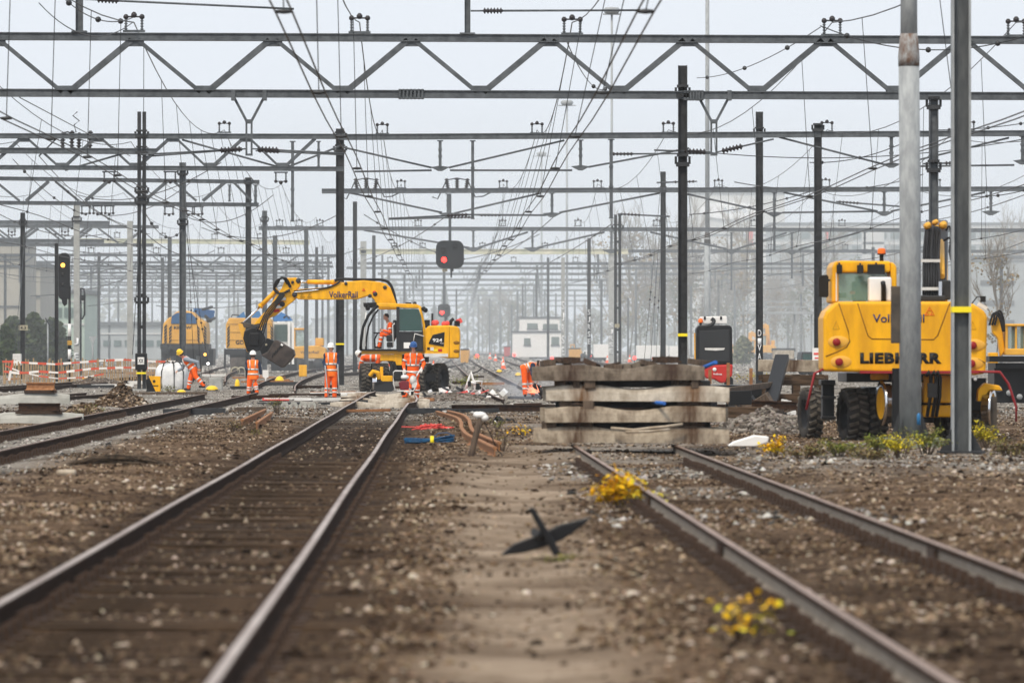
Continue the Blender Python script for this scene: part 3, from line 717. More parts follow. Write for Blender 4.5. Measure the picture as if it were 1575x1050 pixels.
mA = [
 (1050, 101, 14, 135, 'H', 'dark mast with a yellow tape band rising behind the concrete sleeper pile', None, 515, (147, 253)),
 (1436, 150, 14, 135, 'h', 'galvanised mast mostly hidden behind the rear of the big excavator', None, None, (165, 262)),
 (1258, 192, 11.5, 215, 'H', 'grey mast standing just beside the cab mirror of the big excavator', None, None, (200,)),
 (1168, 172, 11, 236, 'H', 'dark mast with white letters DIVA sprayed down it', None, None, (205,)),
 (1020, 264, 8, 290, 'H', 'slim mast with dark stay wires slanting down behind the concrete sleepers', None, None, (294,)),
 (218, 172, 13, 215, 'twin', 'tall dark twin channel mast carrying the white XX box', None, None, (210, 235, 296, 312, 465)),
 (523, 198, 12.5, 232, 'H', 'tall dark mast standing behind the yellow boom', None, 529, (212, 232)),
 (281, 250, 10, 250, 'h', 'ribbed mast with stay wires in front of the first yellow crane', None, None, (268, 345)),
 (382, 273, 8.5, 270, 'H', 'dark mast behind the upper arm of the boom excavator', None, None, (282,)),
 (407, 324, 7.5, 300, 'h', 'grey mast passing behind the bent elbow of the excavator arm', None, None, (340,)),
 (546, 310, 6.5, 300, 'H', 'slim dark mast left of the excavator cab front', None, None, ()),
 (950, 330, 11, 310, 'twin', 'pair of joined grey posts with a small box behind the sleeper pile', None, None, (352,)),
 (906, 366, 5.5, 370, 'H', 'thin dark mast with pale graffiti right of the white site cabins', None, None, ()),
 (866, 396, 5.5, 400, 'conc', 'pale mast with graffiti in front of the white site cabins', None, None, ()),
 (940, 390, 8, 430, 'conc', 'pale concrete post covered in graffiti beside the joined grey posts', None, None, ()),
 (35, 327, 7, 265, 'H', 'dark mast with a small kilometre plate near the left barrier tape', None, None, (345,)),
 (87, 374, 5.5, 250, 'H', 'plain dark mast just in front of the amber signal', None, None, ()),
 (118, 311, 9, 290, 'conc', 'thick grey concrete mast with graffiti behind the amber signal', None, None, (340,)),
 (200, 340, 8.5, 330, 'conc', 'pale concrete mast with white stays near the amber signal', None, None, ()),
 (261, 364, 6, 330, 'h', 'grey mast just left of the first yellow crane', None, None, ()),
 (423, 362, 7, 330, 'h', 'grey mast with the small white 433 plate beside the second yellow crane', None, None, ()),
 (471, 348, 6.5, 330, 'h', 'grey mast in front of the small yellow excavator behind the boom arm', None, None, ()),
 (559, 371, 9, 430, 'conc', 'stout pale concrete post under the end of the cream beam', None, None, ()),
 (1232, 452, 4, 430, 'pipe', 'thin pale post beside the ladder and handrail', None, None, ()),
]
MAST = {}
for (px, yt, wv, D, st, lb, g, tp, cl) in mA:
    MAST[px] = mast(px, yt, wv, D, st, lb, g, tp, True, clamps=cl)
stays(MAST[1020][0], 290, [(1018, 268, 990, 560), (1019, 290, 1000, 560), (1021, 300, 1008, 562), (1022, 268, 1015, 560)])
stays(MAST[281][0], 250, [(284, 268, 300, 585), (285, 300, 312, 588), (284, 345, 326, 592)])
stays(MAST[218][0], 215, [(222, 235, 205, 545), (221, 300, 213, 560)], .014, False, 'steel')
stays(MAST[35][0], 265, [(38, 345, 28, 555), (39, 360, 22, 556)], .012, False, 'steel')
def on_mast(px, dpx, y, sx, sy, nm, mt, dep=.05, bev=0.01, lab=None):
    r, h, w_ = MAST[px]; D = r.location.y; m = MB(); c = P(px + dpx, y, D) - r.location
    m.box((c.x, -w_ / 2 - dep / 2 - .004, c.z), (sx / F * D, dep, sy / F * D)); o = m.build(nm, M[mt], r, bevel=bev)
    if lab: o['label'] = lab
    return r, Vector((c.x, -w_ / 2 - dep - .006, c.z)), D
r_, c_, D_ = on_mast(218, 0, 556, 18, 26, 'equipment_box', 'blackpaint', .3, .03)
m = MB(); m.box(c_ + Vector((0, -.01, .03)), (10 / F * D_, .02, 11 / F * D_)); sp_ = m.build('sign_plate', M['white'], r_, bevel=.008)
text_part('XX', 'lettering', M['blacktext'], r_, c_ + Vector((0, -.026, .03)), .15, .19, bold=.02)
m = MB(); m.box(c_ + Vector((0, .2, -.43)), (14 / F * D_, .38, .07)); m.build('tape_band', M['tape_yellow'], r_)
r_, c_, D_ = on_mast(35, 1, 504, 14, 8, 'sign_plate', 'sign_plate', .03); text_part('4.3', 'lettering', M['blacktext'], r_, c_, .14, .26, bold=.02)
r_, c_, D_ = on_mast(423, 0, 505, 12, 8, 'sign_plate', 'white', .03); text_part('433', 'lettering', M['blacktext'], r_, c_, .17, .33, bold=.02)
r_, h_, w_ = MAST[1168]
for ch, y in zip('DIVA', (512, 525, 535, 548)):
    text_part(ch, 'graffiti', M['graffiti'], r_, Vector((0, -w_ / 2 - .006, Z(y, 236) - r_.location.z)), .27, .15, bold=.01)
for px, y0, y1 in ((906, 480, 525), (866, 470, 540), (940, 500, 540), (118, 525, 548)):
    r_, h_, w_ = MAST[px]; D = r_.location.y
    for k, ch in enumerate('SJRSE' if px != 118 else 'JE'):
        y = y0 + (y1 - y0) * k / (4 if px != 118 else 1)
        text_part(ch, 'graffiti', M['graffiti'], r_, Vector((0, -w_ * .5 - .01, Z(y, D) - r_.location.z)), (y1 - y0) / 5.4 / F * D if px != 118 else .35, w_ * .75, bold=.015)
m = MB(); m.box(P(949, 501, 310) - MAST[950][0].location + Vector((0, -.25, 0)), (.26, .1, .2)); m.build('junction_box', M['sign_plate'], MAST[950][0], bevel=.01)
# thinner masts fading into the mist
mr = random.Random(9)
far = [(8, 390, 4, 380), (152, 388, 4.2, 400), (168, 430, 3.4, 520), (182, 440, 3, 560), (250, 396, 4.5, 400), (234, 430, 3.2, 560), (333, 420, 3.5, 520), (318, 440, 3, 600), (304, 430, 3.4, 560), (440, 400, 4, 450), (487, 380, 4.6, 400), (496, 378, 4, 430), (505, 392, 4, 470), (575, 362, 5.2, 400), (588, 392, 4.6, 460), (598, 410, 4, 520), (622, 420, 3.6, 560), (636, 430, 3.2, 640), (650, 440, 3, 700), (843, 396, 4, 470), (808, 436, 3.4, 600), (796, 446, 3.2, 650), (825, 420, 3.6, 540), (783, 455, 2.8, 760), (769, 440, 3, 760), (756, 462, 2.6, 850), (742, 470, 2.4, 900), (728, 475, 2.2, 950), (925, 430, 3.6, 560), (978, 410, 4, 520), (1063, 440, 3.4, 560), (1105, 430, 3.4, 580), (1150, 455, 3, 640), (1343, 380, 5, 440), (1540, 398, 5, 420), (66, 440, 3.4, 520), (55, 420, 3.2, 480), (141, 446, 3, 560), (214, 452, 3, 600), (276, 452, 3, 620), (290, 460, 2.8, 660), (352, 440, 3, 580), (366, 450, 2.8, 640), (395, 462, 2.8, 680), (455, 455, 3, 620), (515, 460, 2.8, 660), (534, 440, 3.2, 600)] + [(x, 432 + (x * 7) % 38, 2.6 + (x % 3) * .4, 560 + (x * 13) % 260) for x in range(566, 862, 17)] + [(x, 428 + (x * 5) % 40, 3 + (x % 3) * .5, 520 + (x * 11) % 200) for x in range(884, 1340, 41)]
for i, (px, yt, wv, D) in enumerate(far):
    mast(px, yt, wv, D, ('h', 'H', 'pipe')[i % 3], 'slim far mast fading into the mist among many others', 'far masts in the mist', None, False)
# tall floodlight poles
def flood(px, ytop, w0, D, label, joint=None, lamp=True):
    b0 = base(px, D); h = Z(ytop, D) - b0.z; w_ = w0 / F * D
    r = thing('floodlight_pole', label, 'light pole', b0)
    m = MB()
    if joint:
        zj = Z(joint, D) - b0.z; m.tube((0, 0, 0), (0, 0, zj), w_ * .62, w_ * .6, 12); m.tube((0, 0, zj), (0, 0, h), w_ * .45, w_ * .36, 12)
    else: m.tube((0, 0, 0), (0, 0, h), w_ * .55, w_ * .35, 12)
    m.build('post', M['galv'], r)
    if joint:
        m = MB(); m.tube((0, 0, zj - .4), (0, 0, zj + .35), w_ * .68, w_ * .5, 12); m.build('collar', M['steel_brown'], r)
    if lamp:
        m = MB(); m.box((0, 0, h - .35), (27 / F * D, .5, .08)); m.lathe([(0, 0), (.5, 0), (.65, .25), (.5, .45), (0, .5)], (0, 0, h - .3), (0, 0, 1), 12); m.build('lamp_head', M['galv'], r)
flood(941, 15, 4.4, 430, 'tallest floodlight pole with a round lamp head above the joined grey posts')
flood(872, 157, 4, 560, 'middle floodlight pole with a lamp bar left of the tallest one')
flood(833, 236, 3.6, 700, 'shortest floodlight pole seen faintly near the white cabins')
flood(1088, -60, 8, 380, 'thick pale pole with a brown collar behind the red and black machine', 366, False)

# big near posts at the road side of the excavator
b0 = base(1400, 88); r = thing('catenary_mast', 'pale galvanised tubular mast with rust collar in front of the excavator rear', 'mast', b0)
kx = 88 / F; zt = lambda y: Z(y, 88) - b0.z
m = MB(); m.path([(0, 0, .25), (0, 0, zt(345)), (-.02, 0, zt(100))], [17 * kx, 16.3 * kx, 16 * kx], 24); m.build('post', M['galv'], r)
m = MB(); m.path([(-.02, 0, zt(78)), (-.02, 0, zt(-120))], [13.2 * kx, 12.2 * kx], 24); m.build('upper_post', M['galv'], r)
m = MB(); m.path([(-.02, 0, zt(102)), (-.02, 0, zt(88)), (-.02, 0, zt(72)), (-.02, 0, zt(52))], [16.4 * kx, 16.6 * kx, 15.4 * kx, 13.3 * kx], 24); m.build('collar', mat('rust stained collar', (.33, .345, .35), .8, 0, col2=(.15, .095, .07), scale=7, stretch=(1.5, 1.5, .8)), r)
m = MB(); m.box((0, 0, .10), (1.02, 1.0, .24)); m.build('foundation', mat('mossy footing', (.20, .21, .17), .9, 0, col2=(.10, .12, .06), scale=5, bump=.3), r, bevel=.02)
m = MB(); m.box((0, 0, .235), (.62, .62, .03)); m.build('base_plate', M['steel_dark'], r)
for s in (-1, 1):
    m = MB(); m.prism([(s * .17, .25), (s * .30, .25), (s * .17, .62)], -.012, .012); m.build('gusset', M['steel_dark'], r)
    m = MB(); m.prism([(s * .11, .25), (s * .17, .25), (s * .13, .55)], -.2, -.176); m.build('gusset', M['steel_dark'], r)
m = MB(); m.box((-.225, -.02, zt(484)), (.15, .06, .88)); m.build('back_sign', M['steel_brown'], r, bevel=.01)
m = MB(); m.lathe([(0, 0), (.03, 0), (.03, .15), (.018, .175), (0, .18)], (0, 0, 0), (0, 0, 1), 12); tag(m.build('spray_can', mat('blue can', (.03, .16, .36), .35), None, P(1413, 653, 87.6)), 'small blue can standing at the foot of the pale mast', 'can')
b0 = base(1478, 84); r = thing('catenary_mast', 'dark steel beam post with yellow tape and wide bolted foot', 'mast', b0)
kx = 84 / F; zt = lambda y: Z(y, 84) - b0.z
m = MB(); x, y = 14.5 * kx, .145; t = .03; k = .011
fl = lambda a, b_: [(a, -y), (b_, -y), (b_, y), (a, y)]
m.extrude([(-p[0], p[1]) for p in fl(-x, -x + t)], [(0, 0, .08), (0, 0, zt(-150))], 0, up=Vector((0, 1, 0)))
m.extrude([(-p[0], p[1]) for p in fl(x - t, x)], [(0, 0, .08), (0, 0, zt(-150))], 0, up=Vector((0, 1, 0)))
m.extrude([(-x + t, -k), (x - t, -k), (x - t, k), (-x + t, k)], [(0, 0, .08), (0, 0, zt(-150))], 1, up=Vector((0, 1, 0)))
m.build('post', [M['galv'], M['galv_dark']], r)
m = MB(); m.box((0, 0, .075), (70 * kx, .6, .035)); m.build('base_plate', M['steel_dark'], r)
for s in (-1, 1):
    m = MB(); m.prism([(s * x, .09), (s * 33 * kx, .09), (s * 30 * kx, .14), (s * x, .42)], -.012, .012); m.build('gusset', M['steel_dark'], r)
    m = MB(); m.box((s * 25 * kx, -.15, .02), (.09, .09, .12)); m.build('bolt', M['steel_dark'], r)
m = MB(); m.box((0, 0, -.05), (1.12, 1.1, .12)); m.build('foundation', bpy.data.materials['mossy footing'], r, bevel=.02)
m = MB(); m.box((0, 0, zt(476)), (2 * x + .012, .31, .085)); m.build('tape_band', M['tape_yellow'], r)

# ---------------------------------------------------------------- overhead wires
def tube_pts(m, pts, r, mi=0): m.path(pts, r, 4, mi, False)
drop_me = MB().tube((0, 0, 0), (0, 0, 1), .008, seg=4, cap=False).mesh('dropper', M['wire'])
clip_me = MB().ball((0, 0, 0), (.05, .05, .045), 0, 6, 4).mesh('clamp', M['wire'])
def overhead(label, sup, cx, z_c=5.55, sag=1.0, pair=True, nd=7):
    """sup: [(D, x, z)] messenger supports; cx: contact wire x at D"""
    r = thing('overhead_wire', label, 'wire', (0, 0, 0), group='overhead wires above the tracks')
    mes = []; drops = []
    for (a, xa, za), (b_, xb, zb) in zip(sup[:-1], sup[1:]):
        n = 12
        for i in range(n):
            f = i / n; D = a + (b_ - a) * f
            mes.append(Vector((xa + (xb - xa) * f, D, za + (zb - za) * f - 4 * sag * f * (1 - f))))
        for i in range(nd):
            f = (i + .5) / nd; D = a + (b_ - a) * f
            drops.append((Vector((xa + (xb - xa) * f, D, za + (zb - za) * f - 4 * sag * f * (1 - f)))))
    mes.append(Vector((sup[-1][1], sup[-1][0], sup[-1][2])))
    m = MB(); tube_pts(m, mes, .014); m.build('messenger_wire', M['wire'], r)
    Ds = np.linspace(sup[0][0], min(sup[-1][0], 480), 44)
    for s in ((-.10, .10) if pair else (0,)):
        m = MB(); tube_pts(m, [Vector((cx(D) + s, D, z_c + gz(D) + .05 * math.sin(D * .12))) for D in Ds], .013); m.build('contact_wire', M['wire'], r)
    for p in drops:
        if p.y > 520: continue
        c = Vector((cx(p.y), p.y, z_c + gz(p.y) + .05 * math.sin(p.y * .12)))
        v = p - c
        o = bpy.data.objects.new('dropper', drop_me); COL.objects.link(o); o.parent = r; o.location = c
        o.rotation_euler = v.to_track_quat('Z', 'Y').to_euler(); o.scale = (1, 1, v.length)
        if p.y < 330:
            o2 = bpy.data.objects.new('clamp', clip_me); COL.objects.link(o2); o2.parent = r; o2.location = c; o2.scale = (2.4, .9, .7) if pair else (.9, 1.2, .9)
GD = [135, 215, 290, 370, 440, 500, 560, 640, 720]
def sup_line(xs0, slope, z0=9.35, start=58):
    xs0 = list(xs0); out = [(start, xs0[0] - slope * (135 - start), 9.2)]
    for i, D in enumerate(GD):
        x = xs0[i] if i < len(xs0) else out[-1][1] + slope * (D - GD[i - 1])
        out.append((D, x, z0 + (.55 if i else 0) + .15 * (i > 1) + (gz(D) - gz(290) if D > 290 else 0)))
    return out
overhead('wires sagging over the track beside the white bag', sup_line([X(206, 135), X(345, 215), X(433, 290)], -.0125), lambda D: -7.4 - .0122 * D)
overhead('wires running straight above the worn track to the boom excavator', sup_line([X(553, 135), X(588, 215), X(617, 290), X(643, 370)], -.0125), lambda D: -1.89 - .0122 * D, nd=4)
overhead('wires slanting over the sleeper pile track toward the red signal', sup_line([X(880, 135), X(826, 215), X(774, 290), X(773, 370)], -.0125), lambda D: 2.25 - .0091 * D - .00001 * D * D, nd=4)
overhead('wires above the big excavator seen rear on', sup_line([X(1280, 135), X(1028, 215), X(919, 290), X(889, 370)], -.0122), lambda D: 10.4 - .0208 * D + .00001 * D * D, nd=4)
overhead('wires crossing the upper corner beyond the dark steel beam post', sup_line([X(1563, 135), X(1272, 215), X(1105, 290), X(1010, 370)], -.0122), lambda D: 13.7 - .011 * D, pair=False, nd=4)
for k, (x135, lb) in enumerate(((-13.2, 'wires over the dark rails by the barrier tape'), (-17.6, 'wires over the track of the first yellow crane'), (-22, 'wires over the farthest tracks behind the amber signal'), (-27, 'outermost wires near the beige building'))):
    overhead(lb, sup_line([x135, x135 - 1.2, x135 - 2.2], -.0122, 8.9, 120), (lambda q: (lambda D: q + 1.2 - .0125 * D))(x135), pair=False, sag=.9, nd=4)
for k, (x135, lb) in enumerate(((17.5, 'wires over the siding beside the flat wagon'), (22.5, 'outermost wires before the grey office block'))):
    overhead(lb, sup_line([x135, x135 - 1, x135 - 2], -.0122, 9.1, 130), (lambda q: (lambda D: q + 1.6 - .0122 * D))(x135), pair=False, sag=1.1, nd=3)
# slack feeder cables and cross wires strung between gantries
def cable(pts, D0, D1, label, r=.013, sag=0.0, n=16, beads=0, name='feeder_cable'):
    m = MB(); q = []
    (x0, y0), (x1, y1) = pts
    a, b_ = P(x0, y0, D0), P(x1, y1, D1)
    for i in range(n + 1):
        f = i / n; p = a.lerp(b_, f); p.z -= 4 * sag * f * (1 - f); q.append(p)
    m.path(q, r * max(1, (D0 + D1) / 330), 4, 0, False)
    for i in range(beads): m.ball(q[int((i + .5) / beads * n)], .07, 0, 6, 4)
    tag(m.build(name, M['wire']), label, 'cable', 'slack cables among the gantries')
CB = [((30, 150), (200, 240), 135, 215, 0), ((1072, 120), (1262, 42), 215, 135, .3), ((1262, 40), (1600, 48), 135, 130, .5), ((1130, 280), (1245, 290), 215, 290, .1), ((1060, 330), (1245, 295), 290, 290, .2), ((1245, 250), (1400, 215), 215, 215, .25),
      ((1050, 230), (1575, 214), 215, 215, .5), ((1250, 290), (1420, 268), 290, 280, .3), ((1330, 345), (1575, 300), 370, 290, .5), ((1010, 400), (1245, 350), 440, 370, .4), ((1060, 420), (1300, 372), 440, 400, .5), ((1470, 300), (1600, 285), 215, 215, .2), ((1330, 420), (1575, 372), 430, 340, .6),
      ((1440, 200), (1600, 185), 215, 215, .1), ((870, 60), (940, 130), 135, 215, .6), ((60, 5), (205, 34), 120, 135, .5), ((90, -10), (205, 27), 120, 135, .3), ((20, 245), (130, 330), 215, 290, .3), ((60, 240), (190, 345), 215, 300, .4), ((80, 275), (230, 360), 240, 330, .4),
      ((120, 300), (340, 250), 270, 215, .7), ((150, 330), (300, 275), 290, 270, .6), ((0, 330), (160, 360), 290, 330, .5), ((30, 365), (215, 385), 330, 380, .5), ((280, 330), (420, 300), 300, 270, .8), ((310, 350), (520, 330), 330, 300, .9), ((225, 330), (281, 352), 215, 250, .6), ((225, 360), (330, 385), 250, 300, .6),
      ((560, 330), (690, 395), 290, 370, .2), ((690, 330), (560, 400), 290, 400, .3), ((850, 335), (760, 400), 290, 430, .2), ((700, 400), (830, 360), 430, 370, .3), ((940, 345), (810, 420), 290, 480, .2), ((0, 420), (220, 400), 400, 340, .6), ((0, 452), (190, 430), 420, 380, .5), ((230, 410), (480, 400), 380, 370, .8), ((240, 440), (500, 425), 420, 400, .7), ((300, 400), (560, 380), 400, 430, .9), ((70, 390), (330, 410), 370, 420, .6), ((0, 470), (210, 460), 470, 430, .4), ((240, 470), (420, 462), 470, 470, .4)]
for i, (a, b_, D0, D1, sg) in enumerate(CB):
    cable((a, b_), D0, D1, 'thin dark cable strung loosely between gantries', sag=sg, beads=(3 if i % 3 else 0))

# ---------------------------------------------------------------- signals
def rrect(w_, h, r, n=5):
    p = []
    for cx, cz, a0 in ((w_ / 2 - r, h / 2 - r, 0), (-w_ / 2 + r, h / 2 - r, 90), (-w_ / 2 + r, -h / 2 + r, 180), (w_ / 2 - r, -h / 2 + r, 270)):
        for k in range(n + 1):
            a = math.radians(a0 + 90 * k / n); p.append((cx + r * math.cos(a), cz + r * math.sin(a)))
    return p
def hang_signal(px, py, wpx, hpx, D, ytop, label, lx, ly, lr, plate=True):
    k = D / F; r = thing('railway_signal', label, 'signal', P(px, py, D))
    m = MB(); m.prism(rrect(wpx * k, hpx * k, wpx * k * .26), -.15, .15); m.build('backboard', M['darkgrey'], r, bevel=.02)
    m = MB(); m.beam((0, .22, -hpx * k * .3), (0, .22, (py - ytop) * k), 4.2 * k, 4.2 * k); m.build('drop_post', M['steel'], r)
    for j, (dx, dy) in enumerate(((lx, ly), (lx, ly - 14 * wpx / 43), (lx + 17 * wpx / 43, ly - 20 * wpx / 43))):
        m = MB(); c = Vector((dx * k, -.15, -dy * k)); q = lr * k * (1 if j == 0 else .8)
        m.lathe([(q * 1.5, 0), (q * 1.5, .03), (q * 1.05, .03), (q * 1.05, .0)], c + Vector((0, 0, 0)), (0, -1, 0), 16); m.build('lamp_hood', M['blackpaint'], r)
        m = MB(); m.lathe([(0, .012), (q, .01), (q, 0)], c, (0, -1, 0), 16); m.build('lamp', M['lamp_red'] if j == 0 else M['black'], r)
    if plate:
        m = MB(); m.box((lx * k + .04, -.12, -hpx * k / 2 - .06), (8 * k, .04, 6 * k)); m.build('sign_plate', M['sign_plate'], r, bevel=.005)
        text_part('38', 'lettering', M['blacktext'], r, (lx * k + .04, -.145, -hpx * k / 2 - .06), .12, .2)
    m = MB(); m.beam((2 * k, .22, -hpx * k * .5), (2 * k, .22, -hpx * k * .5 - 14 * k), 2.5 * k, 2.5 * k); m.box((3 * k, .15, -hpx * k * .5 - 2 * k), (5 * k, .25, 5 * k)); m.build('cable_duct', M['steel_dark'], r)
    return r
hang_signal(692, 391.5, 43, 43, 292, 298, 'large hanging signal head showing a bright red light', -9, 8, 4.2)
s2 = hang_signal(683, 477.5, 19, 20, 400, 410, 'small distant hanging signal head with red light under the large one', -3, 3, 3.2, False)
D = 258; k = D / F; r = thing('railway_signal', 'tall black signal with lit amber lamp on a banded post', 'signal', base(107, D))
zb = lambda y: Z(y, D) - r.location.z
m = MB(); m.prism([(p[0] - 8 * k, p[1] + zb(425)) for p in rrect(17.5 * k, 72 * k, 7 * k)], -.12, .12); m.build('backboard', M['blackpaint'], r, bevel=.02)
m = MB(); m.prism([(-13 * k, zb(457)), (-3 * k, zb(457)), (-4 * k, zb(468)), (-8 * k, zb(471)), (-11 * k, zb(466))], -.1, .1); m.build('lower_housing', M['blackpaint'], r)
for y, lit in ((408, 1), (422, 0), (438, 0)):
    m = MB(); m.lathe([(0, .012), (3.2 * k, .01), (3.2 * k, 0)], (-10 * k, -.12, zb(y)), (0, -1, 0), 14); m.build('lamp', M['lamp_amber'] if lit else M['black'], r)
m = MB(); m.tube((0, 0, 0), (0, 0, zb(440)), 2 * k, seg=10); m.build('post', M['blackpaint'], r)
for y0, y1, c in ((498, 517, 'white'), (517, 537, 'blackpaint'), (537, 552, 'white')):
    m = MB(); m.tube((0, 0, zb(y1)), (0, 0, zb(y0)), 2.6 * k, seg=10); m.build('band', M[c], r)
m = MB(); m.box((.01, -.09, zb(527)), (7 * k, .03, 7 * k)); m.build('sign_plate', mat('orange plate', (.45, .26, .05)), r)
D = 300; k = D / F; r = thing('railway_signal', 'dark signal frame seen from behind beside the graffiti mast', 'signal', base(127, D)); zb = lambda y: Z(y, D) - r.location.z
m = MB(); m.path([(-4 * k, 0, zb(444)), (2 * k, 0, zb(444)), (3 * k, 0, zb(450)), (3 * k, 0, zb(484)), (0, 0, zb(490)), (-5 * k, 0, zb(489))], 1.6 * k, 6); m.build('backboard_frame', M['blackpaint'], r)
m = MB(); m.box((-1.5 * k, 0, zb(458)), (7 * k, .2, 9 * k)); m.build('lamp_box', M['blackpaint'], r)
m = MB(); m.tube((-3 * k, .1, 0), (-3 * k, .1, zb(444)), 1.4 * k, seg=8); m.build('post', M['blackpaint'], r)
# ---------------------------------------------------------------- machines
class PX:      # photo pixels at one distance -> local coordinates of a thing standing there
    def __init__(s, px, D, z=None):
        s.D = D; s.k = D / F; s.o = base(px, D)
        if z is not None: s.o.z = z
    def x(s, px): return X(px, s.D) - s.o.x
    def z(s, py): return Z(py, s.D) - s.o.z
    def p(s, px, py, y=0.0): return Vector((X(px, s.D + y) - s.o.x, y, Z(py, s.D + y) - s.o.z))
    def poly(s, pts, y=0.0): return [(X(a, s.D + y) - s.o.x, Z(b, s.D + y) - s.o.z) for a, b in pts]
def wheel(parent, c, axis, R, W, rimcol='blackpaint', lugs=22):
    c = Vector(c); axis = Vector(axis).normalized()
    o = bpy.data.objects.new('wheel', None); COL.objects.link(o); o.parent = parent; o.location = c
    m = MB(); h = W / 2
    m.lathe([(R * .55, -h * .8), (R * .62, -h * .95), (R * .86, -h), (R * .95, -h * .88), (R * .97, -h * .5), (R * .97, h * .5), (R * .95, h * .88), (R * .86, h), (R * .62, h * .95), (R * .55, h * .8)], (0, 0, 0), axis, 28)
    a, b = frame(axis, Vector((0, 0, 1)))
    for i in range(lugs):
        for sd in (-1, 1):
            t = 2 * math.pi * (i + (.5 if sd > 0 else 0)) / lugs; rd = a * math.cos(t) + b * math.sin(t); tg = axis.cross(rd)
            q0 = rd * (R * .96) + axis * (sd * h * .95) + tg * (R * .06); q1 = rd * (R * .965) + axis * (sd * h * .08) - tg * (R * .05)
            m.beam(q0, q1, R * .12, R * .11, 1, up=rd)
    m.build('tyre', [M['tyre'], M['tyre_dust']], o)
    r = MB(); r.lathe([(0, -h * .35), (R * .22, -h * .4), (R * .28, -h * .2), (R * .48, -h * .25), (R * .56, -h * .82), (R * .58, -h * .8), (R * .58, h * .8), (R * .56, h * .82), (R * .48, h * .25), (R * .28, h * .2), (R * .22, h * .4), (0, h * .35)], (0, 0, 0), axis, 24)
    for i in range(8):
        t = 2 * math.pi * i / 8; rd = a * math.cos(t) + b * math.sin(t)
        for sd in (-1, 1): r.tube(rd * R * .36 + axis * sd * h * .15, rd * R * .36 + axis * sd * h * .32, R * .035, seg=6)
    r.build('rim', M[rimcol], o)
    return o
def rail_wheel(parent, c, axis, R, col='yellow'):
    m = MB(); ax = Vector(axis).normalized()
    m.lathe([(0, -.10), (R * .5, -.10), (R * .78, -.07), (R, -.07), (R, .05), (R * 1.12, .055), (R * 1.12, .085), (R * .8, .085), (R * .5, .04), (0, .05)], c, ax, 28, mf=lambda i: 0 if i in (0, 1, 7, 8) else 1)
    return m.build('rail_wheel', [M[col], M['chrome']], parent)
def hose(parent, pts, r, m='black', name='hydraulic_hose'):
    q = [Vector(p) for p in pts]; out = []
    for i in range(len(q) - 1):
        p0, p1, p2, p3 = q[max(i - 1, 0)], q[i], q[i + 1], q[min(i + 2, len(q) - 1)]
        for j in range(5):
            f = j / 5; out.append(.5 * ((2 * p1) + (p2 - p0) * f + (2 * p0 - 5 * p1 + 4 * p2 - p3) * f * f + (3 * p1 - p0 - 3 * p2 + p3) * f ** 3))
    out.append(q[-1]); mb = MB(); mb.path(out, r, 7); return mb.build(name, M[m], parent)

# --- excavator with raised boom, seen from its side
E = PX(625, 205); k = E.k
ex = thing('rail_excavator', 'yellow wheeled excavator reaching its boom across the track with a dark grab bucket', 'excavator', E.o)
b = MB(); b.prism(E.poly([(452, 456), (459, 460.5), (500, 461), (551, 460), (566, 455), (575, 460), (583, 476), (613, 476), (608, 462), (601, 443), (594, 436.5), (584, 433.5), (560, 431), (533, 433), (516, 437), (502, 441.5), (480, 443.5), (458, 445), (452, 450)]), 0, .42)
boom = b.build('boom', M['yellow'], ex, bevel=.035)
for px, py, r_ in ((453, 453, 4), (569, 455, 3), (577, 452, 3.5), (592, 442, 3), (532, 436, 2.6)):
    b = MB(); b.lathe([(0, .06), (r_ * k * .6, .06), (r_ * k, .03), (r_ * k, 0)], E.p(px, py, 0), (0, -1, 0), 12); b.build('pivot_pin', M['steel_dark'], boom)
text_part('VolkerRail', 'lettering', M['navytext'], boom, E.p(528, 453, -.012), 10.2 * k, 44 * k, bold=.012)
for px in (465, 476):
    b = MB(); b.path([E.p(px - 3.2, 456.5, -.015), E.p(px, 450.5, -.015), E.p(px + 3.2, 456.5, -.015), E.p(px - 3.2, 456.5, -.015)], .02, 4); b.box(E.p(px, 454.5, -.015), (.02, .02, .05)); b.build('warning_mark', M['warn'], boom)
b = MB(); b.path([E.p(557.5, 447, -.01), E.p(559.5, 443.5, -.01), E.p(561.5, 447, -.01), E.p(557.5, 447, -.01)], .022, 4); b.build('emblem', M['orangelogo'], boom)
b = MB(); b.lathe([(0, .04), (3 * k, .03), (3 * k, 0)], E.p(576, 450, 0), (0, -1, 0), 12); b.build('reflector', M['red'], boom)
b = MB(); b.tube(E.p(473, 433.5, .2), E.p(514, 434, .2), 3.6 * k, seg=14); b.tube(E.p(510, 434, .2), E.p(514, 434, .2), 4 * k, seg=14); b.tube(E.p(514, 434, .2), E.p(527, 436, .2), 2.4 * k, seg=8)
b.build('cylinder', M['yellow'], ex)
b = MB(); b.tube(E.p(456, 433, .2), E.p(474, 433.5, .2), 1.7 * k, seg=10); b.build('cylinder_rod', M['chrome'], ex)
b = MB(); b.prism(E.poly([(440, 427.5), (455, 426.5), (463, 431.5), (461, 441), (456, 446), (459, 454), (453.5, 461), (438, 473.5), (424, 485), (413.5, 489.5), (406, 499), (393, 510), (385, 505), (399, 487.5), (413.5, 473.5), (424, 455), (433, 443), (437, 433)]), .06, .36)
stick = b.build('dipper_arm', M['yellow'], ex, bevel=.03)
for px, py, r_ in ((459, 431.5, 4), (434, 467.5, 4.2), (450, 434, 2.4), (446, 440, 2.4), (392, 504, 4)):
    b = MB(); b.lathe([(0, .06), (r_ * k * .6, .06), (r_ * k, .03), (r_ * k, 0)], E.p(px, py, .06), (0, -1, 0), 12); b.build('pivot_pin', M['steel_dark'], stick)
